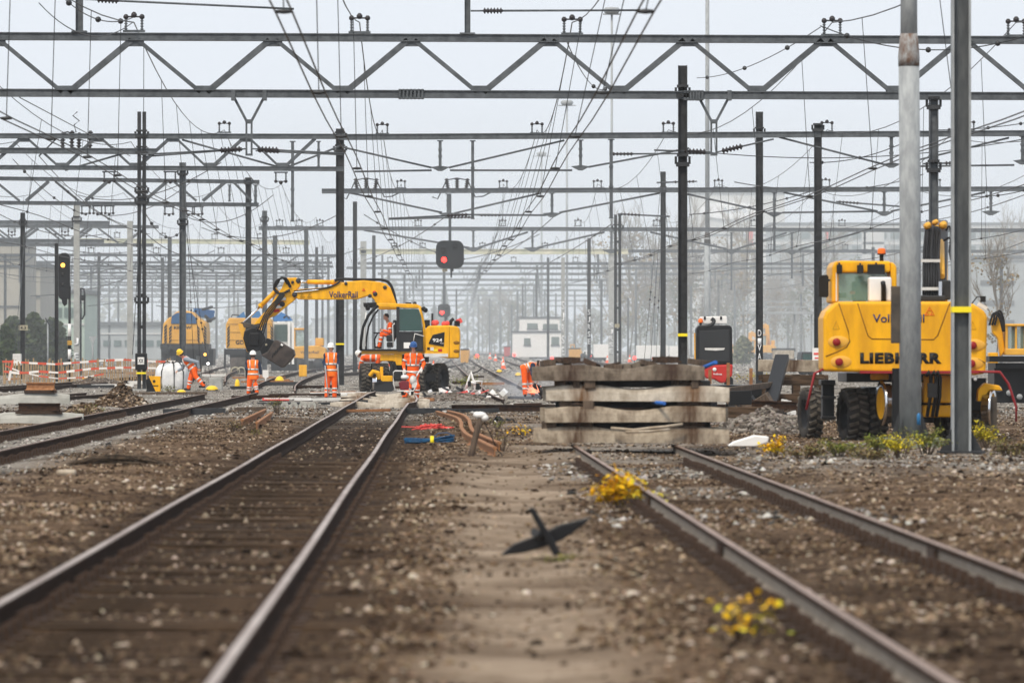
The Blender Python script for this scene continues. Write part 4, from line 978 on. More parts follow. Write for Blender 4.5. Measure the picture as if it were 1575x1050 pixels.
for i in range(4):
    a0 = E.p(421 + i * 3.2, 478.5 - i * 6, .045); b = MB(); b.beam(a0, a0 + Vector((9 * k, 0, 1.5 * k)), .025, 4.2 * k); b.build('chevron', M['red' if i % 2 == 0 else 'white'], stick)
b = MB(); b.tube(E.p(427, 445, .2), E.p(400, 471, .2), 3.5 * k, seg=14); b.tube(E.p(402, 469, .2), E.p(399, 472, .2), 4.2 * k, seg=14); b.build('cylinder', M['yellow'], ex)
b = MB(); b.tube(E.p(400, 471, .2), E.p(370, 501, .2), 1.8 * k, seg=10); b.build('cylinder_rod', M['chrome'], ex)
b = MB()
for y in (.0, .36): b.prism(E.poly([(366, 499), (369, 496.5), (373, 498), (380.5, 519), (385, 540), (380, 541), (373, 522)]), y, y + .06)
b.build('bucket_link', M['yellow_old'], ex)
b = MB(); b.prism(E.poly([(367, 497), (372, 495), (390, 499), (399, 497), (400, 503), (388, 505), (373, 503)]), .03, .4); b.build('linkage', M['steel_brown'], ex, bevel=.02)
b = MB(); b.prism(E.poly([(376, 509), (388, 503), (402, 508), (408, 518), (407, 528), (402, 538), (390, 542), (380, 540), (374, 520)]), -.12, .54); b.box(E.p(391, 522, -.14), (14 * k, .06, 20 * k)); b.build('tilt_coupler', M['blackpaint'], ex, bevel=.03)
b = MB(); b.prism(E.poly([(400, 538), (411, 519.5), (424, 525), (419, 547), (404, 548)]), -.2, .62); b.build('rotator', M['blackpaint'], ex, bevel=.03)
b = MB(); b.lathe([(0, .03), (1.8 * k, .02), (1.8 * k, 0)], E.p(409.5, 530, -.2), (0, -1, 0), 10); b.build('grease_cap', M['sign_plate'], ex)
b = MB(); b.prism(E.poly([(423, 522.5), (427, 523), (452, 538), (453.8, 546), (446, 556), (439, 563), (434, 565.5), (402, 546), (412, 541)]), -.42, .82)
bk = b.build('bucket', mat('scraped brown steel', (.085, .068, .060), .55, .4, col2=(.045, .038, .036), scale=4), ex, bevel=.03)
for i in range(5):
    a0 = E.p(418.5 + i * 3.6, 549.5 - i * 3.8, -.43); b = MB(); b.beam(a0, a0 + Vector((2.2 * k, 0, 7 * k)), .03, 1.7 * k); b.build('slot', M['black'], bk)
b = MB(); b.beam(E.p(432, 529, -.44), E.p(435, 531, -.44), .03, 3 * k); b.build('sticker', M['white'], bk)
hose(ex, [E.p(515, 432, .1), E.p(523, 429, .1), E.p(558, 430, .1), E.p(588, 430.5, .1), E.p(600, 437, .1), E.p(606, 452, .1), E.p(610, 470, .1)], 2.2 * k)
hose(ex, [E.p(452, 448, -.03), E.p(470, 446, -.03), E.p(500, 443, -.03), E.p(515, 438, -.03), E.p(523, 433, -.03)], 1.3 * k)
hose(ex, [E.p(452, 449.5, -.05), E.p(468, 448, -.05), E.p(490, 445.5, -.05)], .9 * k, 'chrome')
for i, dy in enumerate((-.02, .04, .1)):
    hose(ex, [E.p(447 - i * 2, 440, dy), E.p(440 - i * 3, 428 - i, dy - .1), E.p(426 + i, 431 + 2 * i, dy - .1), E.p(421 + i, 444, dy), E.p(430 + i, 452 - i, dy), E.p(446, 447 - i, dy - .04)], 1.2 * k)
for i in range(4):
    hose(ex, [E.p(432 + i * 2, 450 + i, -.05), E.p(424 + i, 462 + i * 2, -.12 - .02 * i), E.p(411 + i * 2, 476 + i * 2, -.06), E.p(403 + i * 3, 492 - i, -.16), E.p(396 + i * 3, 508 + i * 2, -.12)], 1.1 * k)
# cab
CY0, CY1 = -1.28, -.30
b = MB(); b.prism(E.poly([(580, 467.5), (590, 466.5), (642, 468), (648, 471), (650, 476), (645, 474.5), (582, 473)]), CY0 - .03, CY1 + .03); cabr = b.build('cab_roof', M['yellow'], ex, bevel=.03)
fc = [(582, 470), (574, 476), (566, 486), (559, 502), (556, 518), (555, 537)]
b = MB()
for y in (CY0, CY1): b.path([E.p(a, c, y) for a, c in fc], 2.6 * k, 6)
for y in (CY0 + .02,): b.path([E.p(a + 8, c, y) for a, c in fc[1:]], 1.6 * k, 6)
b.box(E.p(585, 538, (CY0 + CY1) / 2), (62 * k, CY1 - CY0, .06)); b.prism(E.poly([(560, 466), (580, 465.5), (582, 471), (572, 474), (561, 471)]), CY0, CY1)
cabf = b.build('cab_frame', M['blackpaint'], ex)
b = MB()
for y in (CY0 - .01, CY1): b.box(E.p(612, 505, y), (4.6 * k, .07, 66 * k))
b.box(E.p(631, 525, CY0 + .02), (39 * k, .06, 30 * k)); b.box(E.p(631, 511, CY0), (38 * k, .06, 2.4 * k)); b.box(E.p(651, 520, (CY0 + CY1) / 2), (.05, CY1 - CY0, 36 * k)); b.box(E.p(631, 525, CY1), (39 * k, .06, 30 * k))
b.build('cab_panel', M['darkgrey'], ex)
b = MB()
for y in (CY0, CY1): b.path([E.p(645, 472, y), E.p(649, 484, y), E.p(652, 500, y), E.p(653, 539, y)], 2 * k, 6)
b.build('cab_post', M['yellow'], ex)
b = MB()
b.prism(E.poly([(615, 475), (644, 475.5), (648, 486), (650, 509), (615, 509)]), CY0, CY0 + .012); b.build('window', M['glass'], ex); b = MB(); b.prism(E.poly([(615, 475), (644, 475.5), (648, 486), (650, 509), (615, 509)]), CY1, CY1 + .012); b.build('window', M['glass'], ex)
b = MB()
for (a, c), (a2, c2_) in zip(fc[:-1], fc[1:]): b.quad(E.p(a + 1, c, CY0), E.p(a + 1, c, CY1), E.p(a2 + 1, c2_, CY1), E.p(a2 + 1, c2_, CY0))
b.build('windscreen', M['glassl'], ex)
b = MB(); b.box(E.p(601, 520, -.8), (13 * k, .5, 10 * k)); b.box(E.p(607, 506, -.8), (5 * k, .5, 28 * k)); b.box(E.p(600, 530, -.8), (10 * k, .4, 8 * k)); b.build('driver_seat', M['darkgrey'], ex, bevel=.04)
b = MB(); b.path([E.p(577, 536, -.8), E.p(576, 522, -.8), E.p(581, 512, -.8)], .03, 6); b.box(E.p(580, 512, -.8), (.25, .3, .05)); b.build('control_console', M['black'], ex)
b = MB(); b.path([E.p(605, 532, CY0 - .06), E.p(604, 500, CY0 - .06), E.p(607, 497, CY0 - .06)], .022, 6); b.path([E.p(636, 524, CY0 - .1), E.p(638, 513, CY0 - .1), E.p(652, 517, CY0 - .1)], .02, 6); b.path([E.p(563, 480, CY0 - .02), E.p(560, 510, CY0 - .02), E.p(562, 532, CY0 - .02)], .016, 6); b.build('handrail', M['white'], ex)
b = MB(); b.box(E.p(626, 531, CY0 - .025), (10 * k, .02, 9 * k)); b.build('sticker', M['white'], ex)
for px, py in ((651, 475), (654, 477), (563, 469), (566, 474)):
    b = MB(); b.lathe([(0, -.06), (.07, -.05), (.085, .05), (.06, .07), (0, .07)], E.p(px, py, CY0), (.6 if px > 600 else -.6, -.8, 0), 10); b.build('work_lamp', M['blackpaint'], ex)
b = MB(); b.box(E.p(628, 466.5, -.8), (.2, .2, .08)); b.ball(E.p(638, 466.5, -.8), .07, 0, 8, 5); b.build('roof_antenna', M['steel_dark'], ex)
# engine housing
b = MB(); b.prism(E.poly([(653.5, 508), (660, 501), (691, 500.5), (704, 502), (707.5, 506), (708, 520), (706.5, 551), (690, 551), (653.5, 545)]), -1.28, 1.25)
eng = b.build('engine_housing', M['yellow'], ex, bevel=.06, seg=3)
b = MB(); b.box(E.p(691, 526, -1.285), (.012, .02, 48 * k)); b.build('panel_gap', M['groove'], eng)
b = MB(); b.prism(E.poly([(684.5, 510.5), (683.3, 533), (660, 528.5), (662, 523), (666.5, 515)]), -1.31, -1.27); b.build('grille', M['blackpaint'], eng, bevel=.01)
text_part('924', 'lettering', M['whitetext'], eng, E.p(672.8, 523.2, -1.318), 5.4 * k, 14.5 * k, bold=.03)
text_part('Rail', 'lettering', M['whitetext'], eng, E.p(680, 527.6, -1.318), 2 * k, 5 * k)
b = MB(); b.box(E.p(671, 546, -1.29), (36 * k, .03, 5 * k)); b.build('white_stripe', M['offwhite'], eng)
for px, py, w_, h_, mt in ((659, 536, 4, 4, 'black'), (664.5, 536.5, 5, 5, 'offwhite'), (670, 538.5, 6, 3, 'tape_yellow'), (677, 538.5, 6, 4, 'red')):
    b = MB(); b.box(E.p(px, py, -1.285), (w_ * k, .02, h_ * k)); b.build('sticker', M[mt], eng)
for py in (527, 540):
    b = MB(); b.ball(E.p(702, py, -1.27), (5 * k, .03, 3 * k), 0, 12, 6); b.build('air_scoop', M['groove'], eng)
b = MB(); b.tube(E.p(665, 502, -.6), E.p(665, 482, -.6), .04, seg=8); b.path([E.p(692, 500, -.5), E.p(694, 493, -.5), E.p(698, 490, -.5)], .07, 6); b.box(E.p(703, 497.5, -.4), (.2, .2, .2)); b.box(E.p(657, 498, -.9), (8 * k, .5, 12 * k)); b.build('exhaust', M['black'], ex)
b = MB()
for px, py, r_ in ((668, 497, .12), (671, 496, .1), (683, 498, .1), (688, 497, .09)): b.ball(E.p(px, py, -.7), r_, 0, 8, 5)
b.prism(E.poly([(701, 492), (709, 489), (712, 495), (705, 499)]), -.5, -.46); b.build('rag_bundle', M['red_pink'], ex)
# chassis and wheels
b = MB(); b.box(E.p(606, 541.5, -.3), (98 * k, 1.7, 6 * k)); b.box(E.p(630, 541, 0), (60 * k, 1.9, .12)); b.build('revolving_frame', M['yellow_old'], ex, bevel=.03)
b = MB(); b.lathe([(.2, 0), (.75, 0), (.75, .28), (.2, .28)], E.p(628, 557, .3), (0, 0, 1), 24); b.box(E.p(628, 572, .6), (50 * k, 2.6, 22 * k)); b.box(E.p(628, 580, -.9), (84 * k, .35, 12 * k)); b.build('undercarriage', M['blackpaint'], ex)
b = MB(); b.box(E.p(612, 553, -.95), (13 * k, .3, 17 * k)); b.box(E.p(596, 550, -.95), (22 * k, .3, 10 * k)); b.box(E.p(595, 582, -1.3), (18 * k, .2, 9 * k)); b.path([E.p(569, 578, -1.3), E.p(574, 571, -1.35), E.p(581, 573, -1.35), E.p(583, 583, -1.3)], .09, 8)
b.box(E.p(587, 573, -1.2), (5 * k, .16, 18 * k)); b.build('outrigger', M['yellow'], ex, bevel=.02)
b = MB(); b.prism(E.poly([(577, 588), (606, 586), (607, 599), (603, 602), (577, 602)]), -1.5, -1.42); b.beam(E.p(576, 589, -1.52), E.p(588, 586, -1.52), .06, .05); b.build('dozer_blade', M['darkgrey'], ex)
hose(ex, [E.p(600, 556, -1.1), E.p(603, 566, -1.15), E.p(600, 577, -1.2)], .07); hose(ex, [E.p(606, 556, -1.1), E.p(609, 570, -1.15), E.p(606, 580, -1.2)], .05)
ax1 = (math.cos(.12), math.sin(.12), 0); ax2 = (math.cos(.42), -math.sin(.42), 0)
WR = .535
for px, y, a_ in ((562, -.75, ax1), (579, -.65, ax1), (655, -.75, ax2), (676, -.35, ax2), (588, 2.0, ax1), (640, 2.1, ax1)):
    wheel(ex, (E.x(px), y, WR), a_, WR, .34)
rail_wheel(ex, E.p(575, 588, -1.15), (1, .1, 0), .28, 'darkgrey')

# --- big excavator seen from behind
E2 = PX(1395, 98); k = E2.k; E = E2
e2 = thing('rail_excavator', 'large yellow excavator seen from the rear behind two steel posts', 'excavator', E.o)
YR = -1.7
b = MB(); b.prism(E.poly([(1266, 489), (1270, 479), (1287, 463.5), (1462, 463.5), (1497, 467), (1515, 478), (1519, 488), (1516.5, 574), (1499, 577), (1266.5, 571)], YR), YR, -.1)
bd = b.build('engine_housing', M['yellow'], e2, bevel=.06, seg=4)
def grooveline(pts, r=.011, y=YR):
    g = MB(); g.path([E.p(a, c, y) for a, c in pts], r, 6); g.build('panel_gap', M['groove'], bd)
grooveline([(1319, 466), (1335, 516), (1341, 521), (1436, 522), (1442, 516), (1461, 466)])
grooveline([(1290, 466), (1305, 510), (1307, 525), (1302, 534), (1290, 540), (1270, 548)])
grooveline([(1494, 553), (1505, 552), (1515, 558)])
for px, py in ((1286.5, 526), (1290.5, 556.5), (1496, 531), (1494, 559)):
    b = MB(); b.ball(E.p(px + 3, py, YR + .01), (17 * k, .035, 10 * k), 0, 18, 8); b.build('lamp_recess', M['yellow_old'], bd)
    b = MB(); b.lathe([(0, .075), (4.6 * k, .07), (6 * k, .055), (6 * k, .02)], E.p(px, py, YR), (0, -1, 0), 18); b.build('tail_lamp', M['redlight'], bd)
text_part('VolkerRail', 'lettering', M['navytext'], bd, E.p(1382, 489.5, YR - .004), 12.5 * k, 78 * k, bold=.012)
text_part('LIEBHERR', 'lettering', M['blacktext'], bd, E.p(1385.5, 550.5, YR - .004), 16.5 * k, 123 * k, bold=.06, space=1.12)
for dx, dy in ((0, -5), (-4, 2), (4, 2)):
    b = MB(); q = [(1430 + dx - 3, 480 + dy + 2.5), (1430 + dx, 480 + dy - 3), (1430 + dx + 3, 480 + dy + 2.5), (1430 + dx - 3, 480 + dy + 2.5)]
    b.path([E.p(a, c, YR - .003) for a, c in q], .010, 4); b.build('emblem', M['orangelogo'], bd)
for px in (1286, 1496):
    b = MB(); q = [(px - 5, 506), (px, 494), (px + 5, 506), (px - 5, 506)]; b.path([E.p(a, c, YR - .002) for a, c in q], .008, 4); b.box(E.p(px, 503, YR - .002), (.012, .008, .05)); b.build('warning_mark', M['warn'], bd)
b = MB(); b.ball(E.p(1506, 494, YR + .05), (.05, .02, .05)); b.build('reflector', M['offwhite'], bd)
# cab
b = MB()
cab = [(1275, 466), (1275.5, 412), (1279, 404), (1286, 402), (1366, 403.5), (1372, 408), (1373, 466)]
win = [(1285, 462), (1285, 420), (1362, 420), (1362, 462)]
m_ = MB()
m_.prism(E.poly([(1274.5, 466), (1275, 412), (1279, 404), (1285, 402), (1285, 466)]), -.95, .75); m_.prism(E.poly([(1285.2, 402), (1364, 403), (1364, 420), (1285.2, 420)]), -.95, .75); m_.prism(E.poly([(1364.2, 403.5), (1371, 407), (1373.5, 413), (1374, 466), (1364.2, 466)]), -.95, .75)
m_.build('cab_shell', M['yellow'], e2, bevel=.035, seg=3)
b = MB(); b.box(E.p(1324, 441, -.9), (80 * k, .02, 43 * k)); b.build('window', M['glassl'], e2)
b = MB(); b.box(E.p(1324, 441, .74), (80 * k, .02, 43 * k)); b.build('windscreen', M['glassl'], e2)
b = MB(); b.box(E.p(1286.4, 441, -.945), (2 * k, .03, 43 * k)); b.build('window_seal', M['offwhite'], e2)
b = MB(); b.box(E.p(1322, 448, -.2), (24 * k, .2, 32 * k)); b.box(E.p(1322, 429, -.2), (14 * k, .12, 10 * k)); b.build('driver_seat', M['black'], e2, bevel=.05)
b = MB(); b.box(E.p(1296, 454, -.5), (12 * k, .2, 8 * k)); b.build('dash_box', M['black'], e2, bevel=.02); b = MB(); b.box(E.p(1311, 450, -.6), (8 * k, .1, 5 * k)); b.build('red_cap', M['red'], e2, bevel=.01)
for px, py, wv, hv in ((1291, 414, 8, 14), (1323, 414, 9, 13), (1347.5, 414, 26, 15)):
    b = MB(); b.box(E.p(px, py, -1.02), (wv * k, .14, hv * k)); b.tube(E.p(px, py - hv / 2 - 3, -.98), E.p(px, py, -1.0), .02, seg=6); b.build('work_lamp', M['black'], e2, bevel=.025)
b = MB(); b.tube(E.p(1356, 403, -.7), E.p(1356, 390.5, -.7), .035, seg=10); b.tube(E.p(1356, 392, -.7), E.p(1356, 390, -.7), .075, seg=12); b.build('beacon_stem', M['black'], e2)
b = MB(); b.lathe([(6 * k, 0), (6.3 * k, .02), (6 * k, .08), (4.6 * k, .10), (0, .105)], E.p(1356, 391, -.7), (0, 0, 1), 16); b.build('beacon', M['beacon'], e2)
b = MB(); b.prism(E.poly([(1257, 427), (1259, 424), (1270, 423), (1272, 426), (1272, 455), (1270, 458), (1259, 457), (1257, 454)]), -.5, -.38); b.tube(E.p(1271, 432, -.4), E.p(1279, 430, -.4), .02, seg=6); b.build('mirror', M['black'], e2, bevel=.02)
b = MB(); b.box(E.p(1353, 445, -1.2), (34 * k, .4, 37 * k)); b.build('white_hood', M['white'], e2, bevel=.03)
b = MB(); b.path([E.p(1359, 464, -1.45), E.p(1359, 440, -1.45), E.p(1358, 434, -1.5)], .043, 10); b.build('exhaust', M['black'], e2)
b = MB(); b.box(E.p(1410, 459, -.8), (80 * k, 1.2, 8 * k)); b.box(E.p(1453, 446, -.3), (16 * k, .4, 30 * k)); b.build('engine_deck', M['darkgrey'], e2, bevel=.02)
b = MB(); b.box(E.p(1446, 446, -.55), (5 * k, .08, 26 * k)); b.build('silver_pipe', M['chrome'], e2)
# boom going away and up, hoses on its back
b = MB(); b.beam(E.p(1446, 462, .1), E.p(1447, 366, 3.0), .26, .5); b.beam(E.p(1447, 366, 3.0), E.p(1447, 356, 5.2), .26, .42); b.build('boom', M['blackpaint'], e2, bevel=.04)
b = MB(); b.beam(E.p(1455.5, 462, .0), E.p(1455, 366, 2.9), .05, .4); b.beam(E.p(1437, 352, 2.9), E.p(1455, 352, 2.9), .3, .12); b.build('boom_plate', M['yellow'], e2, bevel=.01)
b = MB(); b.tube(E.p(1449, 425, .2), E.p(1448, 372, 2.0), .05, seg=12); b.build('cylinder', M['yellow_old'], e2)
for i in range(7):
    hose(e2, [E.p(1420 + i * 4.2, 458, -.5), E.p(1420.5 + i * 4, 430, -.25 + .05 * (i % 2)), E.p(1421 + i * 3.8, 390, .6 + .08 * (i % 3)), E.p(1424 + i * 3.6, 356 - (i % 2) * 3, 1.4), E.p(1428 + i * 3, 346 + (i % 3) * 3, 1.9)], .022 + .005 * (i % 2))
for py, y in ((401, .35), (444, -.4)):
    b = MB(); b.box(E.p(1431, py, y - .12), (30 * k, .05, 4.5 * k)); b.build('hose_clamp', M['offwhite'], e2)
for px, py, r_ in ((1425, 348, 5), (1449, 347, 5.5), (1437, 343, 4)):
    b = MB(); b.lathe([(0, .12), (r_ * k, .1), (r_ * k * 1.1, 0), (0, -.02)], E.p(px, py, 1.4), (.3, -.9, .2), 12); b.build('boom_lamp', M['yellow_old'], e2)
hose(e2, [E.p(1455, 355, 1.5), E.p(1460, 348, 1.5), E.p(1463, 360, 1.5), E.p(1461, 385, 1.2), E.p(1463, 400, 1.0)], .02); hose(e2, [E.p(1452, 370, 1.5), E.p(1461, 366, 1.3), E.p(1464, 380, 1.2)], .02)
b = MB(); b.path([E.p(1494, 468, -1.2), E.p(1503, 456, -1.2), E.p(1508, 457, -1.2)], .012, 6); b.box(E.p(1512, 460, -1.2), (8 * k, .08, 9 * k)); b.build('camera_arm', M['black'], e2); b = MB(); b.box(E.p(1511, 471, -1.25), (16 * k, .08, 6 * k), R=Matrix.Rotation(.5, 3, 'Y')); b.build('side_plate', M['offwhite'], e2)
# undercarriage
b = MB(); b.box(E.p(1390, 580, .3), (190 * k, 2.6, 14 * k)); b.lathe([(.3, 0), (.8, 0), (.8, .2), (.3, .2)], E.p(1390, 584, .4), (0, 0, 1), 24); b.box(E.p(1385, 612, .6), (110 * k, 2.4, 34 * k)); b.box(E.p(1272, 588, -.3), (22 * k, .8, 8 * k)); b.box(E.p(1273, 615, .0), (18 * k, .5, 60 * k)); b.box(E.p(1484, 606, .2), (60 * k, .8, 50 * k)); b.box(E.p(1480, 640, .6), (70 * k, .8, 40 * k)); b.box(E.p(1390, 640, .9), (150 * k, .5, 20 * k))
for py in (611, 642): b.box(E.p(1274, py, -.6), (22 * k, .35, 4 * k))
b.build('undercarriage', M['blackpaint'], e2, bevel=.01)
b = MB(); b.box(E.p(1441, 598, -.95), (44 * k, .5, 42 * k)); b.box(E.p(1443, 632, -.95), (50 * k, .4, 18 * k)); b.build('rail_axle_frame', M['yellow'], e2, bevel=.03)
b = MB(); b.box(E.p(1352, 579, -.9), (28 * k, .4, 10 * k)); b.build('axle_bracket', M['yellow'], e2, bevel=.03)
b = MB(); b.prism(E.poly([(1495, 598), (1505, 588), (1527, 592), (1532, 600), (1512, 599), (1500, 616), (1494, 616)]), -1.35, -1.0); b.build('wheel_guard', M['yellow'], e2, bevel=.02)
ax = (1, .22, 0)
for px, y, W in ((1254, 1.6, .26), (1309, -.45, .35), (1341, -.30, .33), (1462, .3, .32), (1486, .5, .3), (1330, 2.4, .38)):
    wheel(e2, (E.x(px), y, .46), ax, .46, W, 'blackpaint', 20)
rail_wheel(e2, E.p(1362, 620, -1.25), (-1, -.2, 0), .34); rail_wheel(e2, E.p(1520, 629, -1.15), (1, -.25, 0), .33)
b = MB(); b.box(E.p(1414, 572, YR - .05), (180 * k, .08, 4 * k)); b.path([E.p(1490, 571, YR - .06), E.p(1538, 572, YR - .06), E.p(1551, 590, YR - .06), E.p(1563, 625, YR - .06), E.p(1563, 648, YR - .06)], .022, 8); b.path([E.p(1268, 567, YR + .1), E.p(1253, 574, YR + .1), E.p(1240, 630, YR + .1)], .022, 8); b.build('guard_pipe', M['red_dull'], e2)
b = MB()
for px in (1428, 1436, 1442): b.path([E.p(px - 3, 578, YR - .1), E.p(px, 571, YR - .14), E.p(px + 4, 580, YR - .1), E.p(px + 3, 610, YR), E.p(px - 2, 640, YR + .1)], .035, 6)
b.box(E.p(1434, 600, YR - .05), (14 * k, .15, 22 * k)); b.build('hydraulic_coupling', M['black'], e2)
b = MB(); b.box(E.p(1523, 640, -1.3), (20 * k, .1, 60 * k)); b.box(E.p(1528, 668, -1.35), (12 * k, .1, 24 * k)); b.build('rear_bracket', M['steel_brown'], e2)
b = MB(); b.box(E.p(1390, 612, YR - .02), (8 * k, .05, 90 * k)); b.build('buffer_plate', M['red'], e2); b = MB(); b.box(E.p(1379, 612, YR), (14 * k, .2, 90 * k)); b.build('buffer_post', M['blackpaint'], e2)
b = MB(); b.lathe([(0, .03), (.028, .02), (.028, 0)], E.p(1500, 583, YR), (0, -1, 0), 12); b.build('small_lamp', M['white'], e2)
# ---------------------------------------------------------------- people
def caps(m, pts, rs, seg=10):
    m.path(pts, rs, seg, 0, True)
    for p, r in zip(pts, rs if isinstance(rs, (list, tuple)) else [rs] * len(pts)): m.ball(p, r, 0, seg, 7)
def loft(m, secs, seg=16):
    vs = []; fs = []
    for c, sx, up_, a, b_ in secs:
        sx = sx.normalized(); dp = sx.cross(up_).normalized()
        for k in range(seg):
            t = 2 * math.pi * k / seg; vs.append(c + sx * (a * math.cos(t)) + dp * (b_ * math.sin(t)))
    n = len(secs)
    for i in range(n - 1):
        for k in range(seg):
            k2 = (k + 1) % seg; fs.append((i * seg + k, i * seg + k2, (i + 1) * seg + k2, (i + 1) * seg + k))
    fs.append(tuple(range(seg - 1, -1, -1))); fs.append(tuple((n - 1) * seg + k for k in range(seg)))
    m.add(vs, fs, 0, True)
def remesh(m, name, mt, parent, vox):
    o = m.build(name, M[mt] if isinstance(mt, str) else mt, parent)
    md = o.modifiers.new('skin', 'REMESH'); md.mode = 'VOXEL'; md.voxel_size = vox; md.use_smooth_shade = True
    sm = o.modifiers.new('soft', 'SMOOTH'); sm.factor = .5; sm.iterations = 2
    return o
def hand(m, wr, d, side, grip, k=1.0):
    d = d.normalized(); side = side.normalized(); n = d.cross(side).normalized() * grip
    c = wr + d * .05
    for j in range(4):
        s = (j - 1.5) * .021; L = (.068, .078, .074, .056)[j]
        p0 = wr + d * .015 + side * s * .6; p1 = wr + d * .092 + side * s
        p2 = p1 + (d * .55 + n * .8).normalized() * L * .55; p3 = p2 + (n * .9 - d * .35).normalized() * L * .5
        caps(m, [p0, p1], [.016 * k, .0135 * k], 7); caps(m, [p1, p2, p3], [.0115 * k, .0105 * k, .009 * k], 7)
    t0 = wr + d * .03 + side * .028; t1 = t0 + (side * .8 + d * .5 + n * .35) * .045; t2 = t1 + (d * .7 + n * .7) * .035
    caps(m, [t0, t1, t2], [.014 * k, .012 * k, .010 * k], 7)
def person(label, px, D, J, face, top='orange_fluo', sleeves=None, legs='orange_fluo', helmet='helm_white', gloves=None, group='orange clad track workers', stripes=True, muffs=False, grip=1, zfix=0.0, bare_head=False, root_z=None):
    """J: joint name -> (px, py, dy in metres)"""
    E = PX(px, D, root_z); r = thing('person', label, 'person', E.o, group=group)
    j = {n: E.p(v[0], v[1], v[2]) for n, v in J.items()}
    f = Vector(face).normalized(); up = Vector((0, 0, 1))
    hd = j['head']; nk = j['neck']; ax = (hd - nk).normalized(); rt = f.cross(ax).normalized(); f = ax.cross(rt).normalized()
    hipc = (j['hipL'] + j['hipR']) / 2; shc = (j['shL'] + j['shR']) / 2; sp = (shc - hipc).normalized()
    sh_ax = (j['shR'] - j['shL']); hip_ax = (j['hipR'] - j['hipL'])
    if sh_ax.length < .05: sh_ax = hip_ax
    # body: one continuous skin
    m = MB(); R3 = Matrix((rt, f, ax)).transposed()
    m.ball(hd + ax * .015, (.074, .094, .112), 0, 14, 10, R3); m.ball(hd - ax * .06 + f * .025, (.055, .062, .06), 0, 12, 8, R3)
    caps(m, [hd + f * .088 + ax * .005, hd + f * .108 - ax * .03], [.011, .017], 6)            # nose
    m.ball(hd + f * .088 - ax * .062, (.026, .012, .009), 0, 8, 5, R3)                             # mouth
    m.ball(hd + f * .088 + ax * .03, (.055, .012, .012), 0, 8, 5, R3)                              # brow
    for s in (-1, 1): m.ball(hd + rt * .076 * s - f * .005 - ax * .005, (.012, .022, .034), 0, 7, 5, R3)   # ears
    caps(m, [nk - sp * .03, hd - ax * .05], [.062, .056])
    loft(m, [(hipc - sp * .08, hip_ax, sp, .14, .10), (hipc + sp * .05, hip_ax, sp, .16, .11), (hipc.lerp(shc, .45), hip_ax + sh_ax, sp, .145, .10), (hipc.lerp(shc, .8), sh_ax, sp, .17, .115), (shc + sp * .02, sh_ax, sp, .12, .08)])
    for s in 'LR':
        caps(m, [j['sh' + s], j['el' + s], j['wr' + s]], [.052, .042, .030]); caps(m, [shc, j['sh' + s]], [.06, .055])
        d = (j['wr' + s] - j['el' + s]).normalized(); sd = f if abs(d.dot(f)) < .8 else rt
        hand(m, j['wr' + s], d, sd - d * sd.dot(d), grip)
        caps(m, [j['hip' + s], j['kn' + s], j['an' + s]], [.085, .058, .042])
    body = remesh(m, 'body', 'skin', r, .0095)
    for s in (-1, 1):
        e = MB(); e.ball(hd + f * .088 + rt * .030 * s + ax * .012, (.012, .008, .009), 0, 8, 5, R3); e.ball(hd + f * .0955 + rt * .030 * s + ax * .012, .005, 1, 6, 4); e.build('eye', [M['offwhite'], M['black']], body)
    # clothing
    m = MB()
    loft(m, [(hipc - sp * .10, hip_ax, sp, .185, .135), (hipc + sp * .05, hip_ax, sp, .19, .14), (hipc.lerp(shc, .45), hip_ax + sh_ax, sp, .185, .135), (hipc.lerp(shc, .8), sh_ax, sp, .205, .145), (shc + sp * .03, sh_ax, sp, .15, .105), (shc + sp * .07, sh_ax, sp, .085, .08)])
    sl = MB()
    for s in 'LR':
        tgt = m if sleeves is None else sl
        caps(tgt, [shc.lerp(j['sh' + s], .5), j['sh' + s], j['el' + s], j['el' + s].lerp(j['wr' + s], .9)], [.09, .083, .066, .050])
        if sleeves is not None: caps(m, [shc, shc.lerp(j['sh' + s], .8)], [.11, .095])
    jk = remesh(m, 'jacket' if sleeves is None else 'safety_vest', top, r, .014)
    if sleeves is not None: remesh(sl, 'sleeves', sleeves, r, .014)
    m = MB(); loft(m, [(hipc + sp * .08, hip_ax, sp, .165, .125), (hipc - sp * .02, hip_ax, sp, .17, .13), (hipc - sp * .12, hip_ax, sp, .13, .11)])
    for s in 'LR': caps(m, [j['hip' + s], j['kn' + s], j['an' + s]], [.112, .090, .072])
    tr = remesh(m, 'trousers', legs, r, .014)
    for s in 'LR':
        b = MB(); a = j['an' + s]; ff = Vector((f.x, f.y, 0)); ff = (ff if ff.length > .2 else Vector((0, -1, 0))).normalized()
        b.path([a + Vector((0, 0, .12)), a + Vector((0, 0, -.02))], [.062, .060], 10); z0 = min(a.z, .085)
        t = a - Vector((0, 0, .05)); b.ball(t + ff * .06, (.05, .05, .045), 0, 10, 6); caps(b, [t - ff * .03, t + ff * .13], [.048, .042], 8)
        remesh(b, 'boot', 'boot', r, .012)
